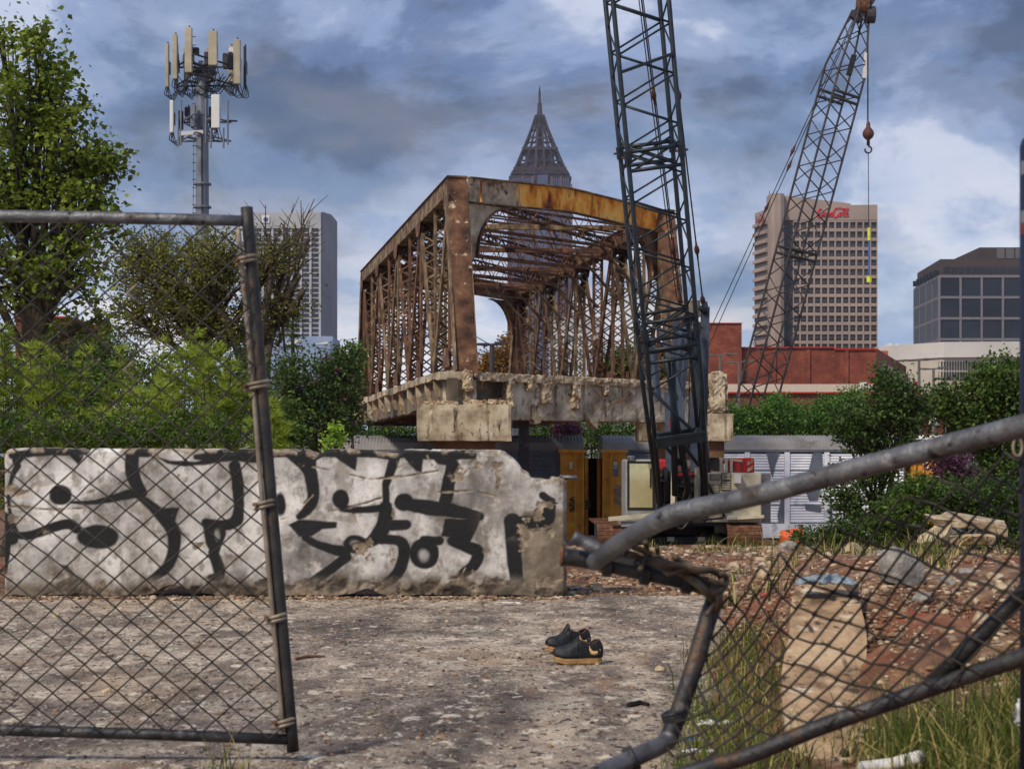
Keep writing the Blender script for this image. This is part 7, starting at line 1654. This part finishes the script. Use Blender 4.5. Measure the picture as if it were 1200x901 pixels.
g2 = np.concatenate([clumps(170, .5, 1.5, 5.6, 10.5, 26, .05, lambda x, y: (off(x, y) > -.02) & (off(x, y) < .50 + .04*(y-6))), clumps(60, .6, 1.2, 5.2, 7.4, 20, .06, lambda x, y: (off(x, y) > .0) & (off(x, y) < .38))])
grass('verge_grass', 'grass growing along the yard edge beside the concrete plank', g2, .11, .0026, lean=.9)
g3 = np.concatenate([clumps(150, 2.2, 8.5, 20, 38, 12, .12, lambda x, y: (x/y*F + 600 > 845) & (fbm(x*.5, y*.5, 1.5, 3) > .55)), clumps(150, 5, 16, 33, 46, 14, .16, lambda x, y: (x/y*F + 600 > 850)), clumps(20, 2.2, 4.4, 24, 40, 12, .10, lambda x, y: x/y*F + 600 > 730), clumps(34, 1.6, 4, 9, 16, 9, .06, lambda x, y: (off(x, y) > .05) & (off(x, y) < .7))])
g3 = np.concatenate([g3, clumps(120, 1.5, 4.5, 8.5, 18, 16, .07, lambda x, y: (off(x, y) > .05) & (fbm(x*1.2, y*.8, 4.0, 3) > .52))])
grass('rough_grass', 'rough grass patches over the rubble before the crane', g3, .22, .006, lean=.8)
g4 = clumps(7, P(262, 0, 6.0).x - .08, P(262, 0, 6.0).x + .12, 5.9, 6.1, 7, .025)
grass('grass_tuft', 'small grass tuft in front of the left gate at the frame bottom', g4, .11, .0026, lean=.7)

# ================================================================== DEBRIS
def lump(name, c, r, mat, label, cat, seed, group=None, flat_=.75, res=.25, rot=0):
    c = V(c); rr = V(r) if not isinstance(r, (int, float)) else V((r, r, r*flat_))
    v, f = ico(); v = v.copy(); f = [tuple(t) for t in f]
    for _ in range(2):                                       # subdivide, then knock flat faces off the ball
        vl = [tuple(p) for p in v]; cache = {}; nf = []
        def mid(a, b):
            k = (min(a, b), max(a, b))
            if k not in cache: cache[k] = len(vl); q = (np.array(vl[a]) + np.array(vl[b])); vl.append(tuple(q/np.linalg.norm(q)))
            return cache[k]
        for a, b, c_ in f: x, y, z = mid(a, b), mid(b, c_), mid(c_, a); nf += [(a, x, z), (b, y, x), (c_, z, y), (x, y, z)]
        v = np.array(vl); f = nf
    rs = np.random.default_rng(int(seed)); 
    for _ in range(11):
        n = rs.normal(0, 1, 3); n /= np.linalg.norm(n); h = rs.uniform(.52, .86); dd = v @ n; v = v - np.clip(dd - h, 0, None)[:, None]*n
    v = v*(1 + .10*(fbm(v[:, 0]*4 + seed, v[:, 1]*4, v[:, 2]*4, 3) - .5)[:, None]) * np.array(rr) * 1.25 + np.array(c)
    return MB().add(v.tolist(), f).solo(name, mat, c, label, cat, group)
M_rock = mk('grey granite lump', [(.3, S(104,98,92)), (.55, S(150,144,136)), (.75, S(184,178,168))], 12, 8, .95, bump=.8, bscale=40, over=[(S(92,66,46), 6, .58, .7)])
q = P(1056, 700, 8.4); lump('boulder', (q.x, 8.4, GZ(q.x, 8.4) + .08), (.105, .09, .12), M_rock, 'grey boulder on the rubble right of the concrete plank', 'rock', 3)
M_plank = mk('tan concrete plank', [(.3, S(122,96,70)), (.5, S(172,142,108)), (.70, S(206,178,142))], 4.5, 10, .9, bump=.9, bscale=30, over=[(S(98,72,50), 2.6, .54, .66), (S(218,202,176), 6, .58, .68), (S(70,54,42), 14, .59, .66), (S(80,62,48), 2.0, .60, .635, (3, .5, 1))])
def build_plank():
    e = [P(931, 692, 8.0), P(1008, 686, 8.0), P(1018, 800, 6.95), P(1006, 900, 6.1), P(925, 900, 6.1), P(915, 800, 6.95)]
    g = rough_block((0, 0, 0), (1, 1, 1), 0, .09, 0); vs = []
    for u, v, w in g.v:
        L_ = V(np.array([np.interp(v, [0, .45, 1], [e[4][k], e[5][k], e[0][k]]) for k in range(3)])); Rr = V(np.array([np.interp(v, [0, .45, 1], [e[3][k], e[2][k], e[1][k]]) for k in range(3)]))
        p = L_.lerp(Rr, u); p.z += .02 -.14*(1-w) + .012*float(fbm(p.x*9, p.y*9, 1.0, 3)-.5); ed = min(u, 1-u, v, 1-v)
        if ed < .02: p.x += .03*float(fbm(p.y*8, w*3, 2.0, 3)-.5); p.y += .05*float(fbm(p.x*8, w*3, 3.0, 3)-.5)
        vs.append(tuple(p))
    m = MB(); m.v = vs; m.f = g.f; m.solo('concrete_plank', M_plank, P(966, 800, 6.95), 'long tan concrete plank lying in the grass on the right', 'plank')
build_plank()
def build_cloth():
    base = P(968, 688, 7.8); mt = mk('faded blue cloth', [(.3, S(96,110,122)), (.7, S(150,164,174))], 30, 5, .9)
    n = 40; m = 14; vs = []
    for i in range(n):
        for j in range(m):
            u, v = i/(n-1), j/(m-1); x = (u-.5)*.25; y = (v-.5)*.12
            z = .012 + .05*abs(math.sin(u*17 + 3*v + 2*math.sin(v*5)))*(.4+.6*math.sin(math.pi*u)) * (1 - (2*v-1)**2*.7) + .012*float(fbm(u*9, v*5, 2.0, 3))
            vs.append(base + V((x + .02*math.sin(v*9+u*7), y + .03*math.sin(u*12), z)))
    mb = MB().add(vs, [(i*m+j, (i+1)*m+j, (i+1)*m+j+1, i*m+j+1) for i in range(n-1) for j in range(m-1)])
    o = mb.solo('crumpled_cloth', mt, base, 'crumpled faded blue cloth on the far end of the plank', 'cloth', smooth=True)
    md = o.modifiers.new('thick', 'SOLIDIFY'); md.thickness = .005
build_cloth()
def build_bucket():
    d = 43.5; c = P(928, 634, d); c.z = GZ(c.x, d) + .24; mo = mk('orange plastic', [(.3, S(196,72,28)), (.7, S(226,98,48))], 6, 5, .55)
    g = empty('orange_bucket', V((c.x, d, GZ(c.x, d))), 'orange plastic bucket lying on its side in the grass by the crane track', 'bucket')
    x0 = c.x - .30; m = MB(); m.lathe([(.20, 0), (.23, .02), (.29, .50), (.29, .56), (.27, .56), (.25, .48), (.19, .05)], (x0, d, c.z+.02), 20, 'x'); m.build('tub', mo, g, smooth=True)
    MB().lathe([(.30, .52), (.315, .53), (.315, .57), (.30, .58)], (x0, d, c.z+.02), 20, 'x').build('rim', mo, g)
    MB().tube([V((x0+.54, d + .31*math.cos(t), c.z + .02 + .0)) + V((.30*math.sin(t), 0, -.15*math.sin(t))) for t in np.linspace(0, math.pi, 12)], .014, 5).build('handle', M_galv, g)
    h = MB(); 
    for x in (-.52, .58): h.tube([V((c.x+x, d-.1, c.z-.25)), V((c.x+x, d-.1, c.z+.12))], .02, 5)
    h.tube([V((c.x-.52, d-.1, c.z+.12)), V((c.x-.2, d-.1, c.z+.12))], .02, 5); h.build('wire_stand', M_crane_cream, g)
build_bucket()
GR = 'heap of broken concrete pieces'
def slab_piece(px, py, d, w, dp, th, tilt, yaw, label, seed):
    c = P(px, py, d); rs = random.Random(seed); n = 11; top = []
    for k in range(n): t = 6.28*k/n; r = rs.uniform(.75, 1.12); top.append(V((w/2*r*math.cos(t), dp/2*r*math.sin(t), rs.uniform(-.03, .03))))
    m = Matrix.Rotation(yaw, 4, 'Z') @ Matrix.Rotation(tilt[0], 4, 'X') @ Matrix.Rotation(tilt[1], 4, 'Y')
    vs = [c + m @ p for p in top] + [c + m @ (p*rs.uniform(.86, 1.0) - V((0, 0, th*rs.uniform(.8, 1.2)))) for p in top] + [c + m @ V((0, 0, .02))]
    fs = [(k, (k+1) % n, 2*n) for k in range(n)] + [((k+1) % n, k, k+n, (k+1) % n + n) for k in range(n)] + [tuple(range(2*n-1, n-1, -1))]
    MB().add(vs, fs).solo('broken_slab', M_conc_light, c, label, 'concrete slab', GR)
slab_piece(1138, 608, 24, 1.3, 1.3, .10, (R(7), R(5)), R(8), 'largest pale broken concrete slab on the heap at right', 1)
slab_piece(1094, 626, 23.4, .55, .35, .10, (R(20), R(-28)), R(12), 'narrow broken concrete strip leaning left off the heap', 2)
slab_piece(1134, 627, 23.6, .9, .6, .12, (R(6), R(-4)), R(-10), 'lower broken concrete slab under the largest one', 3)
rocks = [(924, 640, 30, .16), (997, 640, 26, .16), (1028, 648, 22, .12), (700, 690, 14.6, .06), (742, 668, 20, .10), (898, 672, 15, .07), (1004, 655, 19, .11), (860, 660, 18, .08), (1130, 690, 9.2, .05), (1165, 700, 8.8, .045), (1110, 712, 8.4, .04), (1172, 728, 8.0, .05), (1083, 740, 7.8, .045), (1150, 752, 7.4, .04)]
lab = ['tan stone in the grass below the crane track', 'tan stone left of the thicket foot', 'brown stone below the small tree', 'stone at the right foot of the graffiti slab', 'flat stone in the rubble left of the bent pipe', 'pale stone above the yard corner', 'stone beyond the plank and cloth', 'stone in the rubble behind the pipe bend', 'pale stone right of the boulder', 'pale stone near the navy post', 'small stone below the boulder', 'pinkish stone under the brace pipe', 'small stone right of the plank', 'stone by the lower rail near the brace']
for k, (x, y, d, r) in enumerate(rocks):
    q = P(x, y, d); lump('rock', (q.x, d, GZ(q.x, d) + r*.35), r, M_conc_light if k % 2 else M_rock, lab[k], 'rock', 20+k, 'loose rocks on the rubble')
for k, (x, y, r, lb) in enumerate(((774, 787, .026, 'small tan stone on the yard right of the sneakers'), (66, 723, .03, 'tan stone on the yard behind the left gate mesh'), (99, 719, .022, 'small brown stone near the slab foot behind the gate mesh'), (125, 812, .024, 'reddish stone on the yard behind the lower gate mesh'))):
    d = EYE*F/(y-HY); q = P(x, y, d); lump('rock', (q.x, d, r*.5), r, M_conc_light, lb, 'rock', 50+k, 'stones on the yard')
def litter(px, py, d, w, h, mat, label, seed):
    c = P(px, py, d); c.z = GZ(c.x, d) + .015; n = 9; vs = []
    for i in range(n):
        for j in range(n):
            u, v = i/(n-1)-.5, j/(n-1)-.5; vs.append(c + V((u*w + .2*w*math.sin(v*5+seed), v*h, .35*h*float(fbm(u*6+seed, v*6, seed, 3)))))
    o = MB().add(vs, [(i*n+j, (i+1)*n+j, (i+1)*n+j+1, i*n+j+1) for i in range(n-1) for j in range(n-1)]).solo('litter', mat, c, label, 'litter', 'scraps of litter'); md = o.modifiers.new('thick', 'SOLIDIFY'); md.thickness = .003
blu = flat('blue plastic', S(70,120,180), .4); pnk = flat('red plastic', S(206,40,70), .5)
litter(838, 812, 6.9, .13, .09, M_white, 'crumpled white paper in the grass behind the gate mesh', 1)
litter(818, 848, 6.3, .09, .06, M_white, 'smaller white scrap near the gate corner', 2)
litter(812, 828, 6.6, .05, .03, blu, 'blue plastic scrap beside the gate corner', 3)
litter(892, 681, 12.5, .06, .06, pnk, 'red plastic scrap on the dirt beyond the verge grass', 4)
litter(598, 710, 12.9, .14, .06, M_white, 'white scrap at the foot of the slab', 5)
litter(674, 690, 14.6, .10, .06, blu, 'pale blue scrap in the rubble right of the slab', 6)
def small_sticks():
    for pts, r, lb in (([(346, 774), (362, 771), (381, 771)], .008, 'thin brown stick lying on the yard right of the gate'), ([(736, 829), (750, 826), (760, 828)], .012, 'short charred stick on the yard near the pipe corner')):
        w = []
        for x, y in pts: d = EYE*F/(y-HY); q = P(x, y, d); q.z = .012; w.append(q)
        MB().tube(w, [r, r*1.2, r*.7], 6).solo('stick', M_track if r < .01 else M_black, w[1], lb, 'stick')
    p = [P(1010, 900, 5.6), P(1045, 895, 5.5), P(1078, 886, 5.4)]; z = [GZ(q.x, q.y)+.05 for q in p]
    for q, zz in zip(p, z): q.z = max(zz, q.z)
    MB().tube(p, .022, 10).solo('plastic_pipe', M_white, p[1], 'short white plastic pipe in the grass at the bottom right', 'pipe', smooth=True)
    q = P(1194, 830, 4.9); b = rough_block(q - V((.0, .04, .06)), q + V((.06, .05, .03)), .02, .015, 9, .03); b.solo('plastic_bag', M_white, q, 'white plastic bag in the grass at the right edge', 'bag', smooth=True)
small_sticks()

# ================================================================== AIR
def build_haze():
    m = bpy.data.materials.new('thin summer haze'); m.use_nodes = True; N = m.node_tree.nodes; L = m.node_tree.links; N.clear()
    out = N.new('ShaderNodeOutputMaterial'); v = N.new('ShaderNodeVolumePrincipled'); v.inputs['Color'].default_value = (.86, .90, .97, 1); v.inputs['Density'].default_value = HAZE; v.inputs['Anisotropy'].default_value = .3
    L.new(v.outputs[0], out.inputs['Volume'])
    o = MB().box((-900, -60, -6), (900, 1300, 300)).build('haze', m); o['kind'] = 'stuff'; tag(o, 'thin summer haze in the air', 'haze')
HAZE = 0.00009
build_haze()
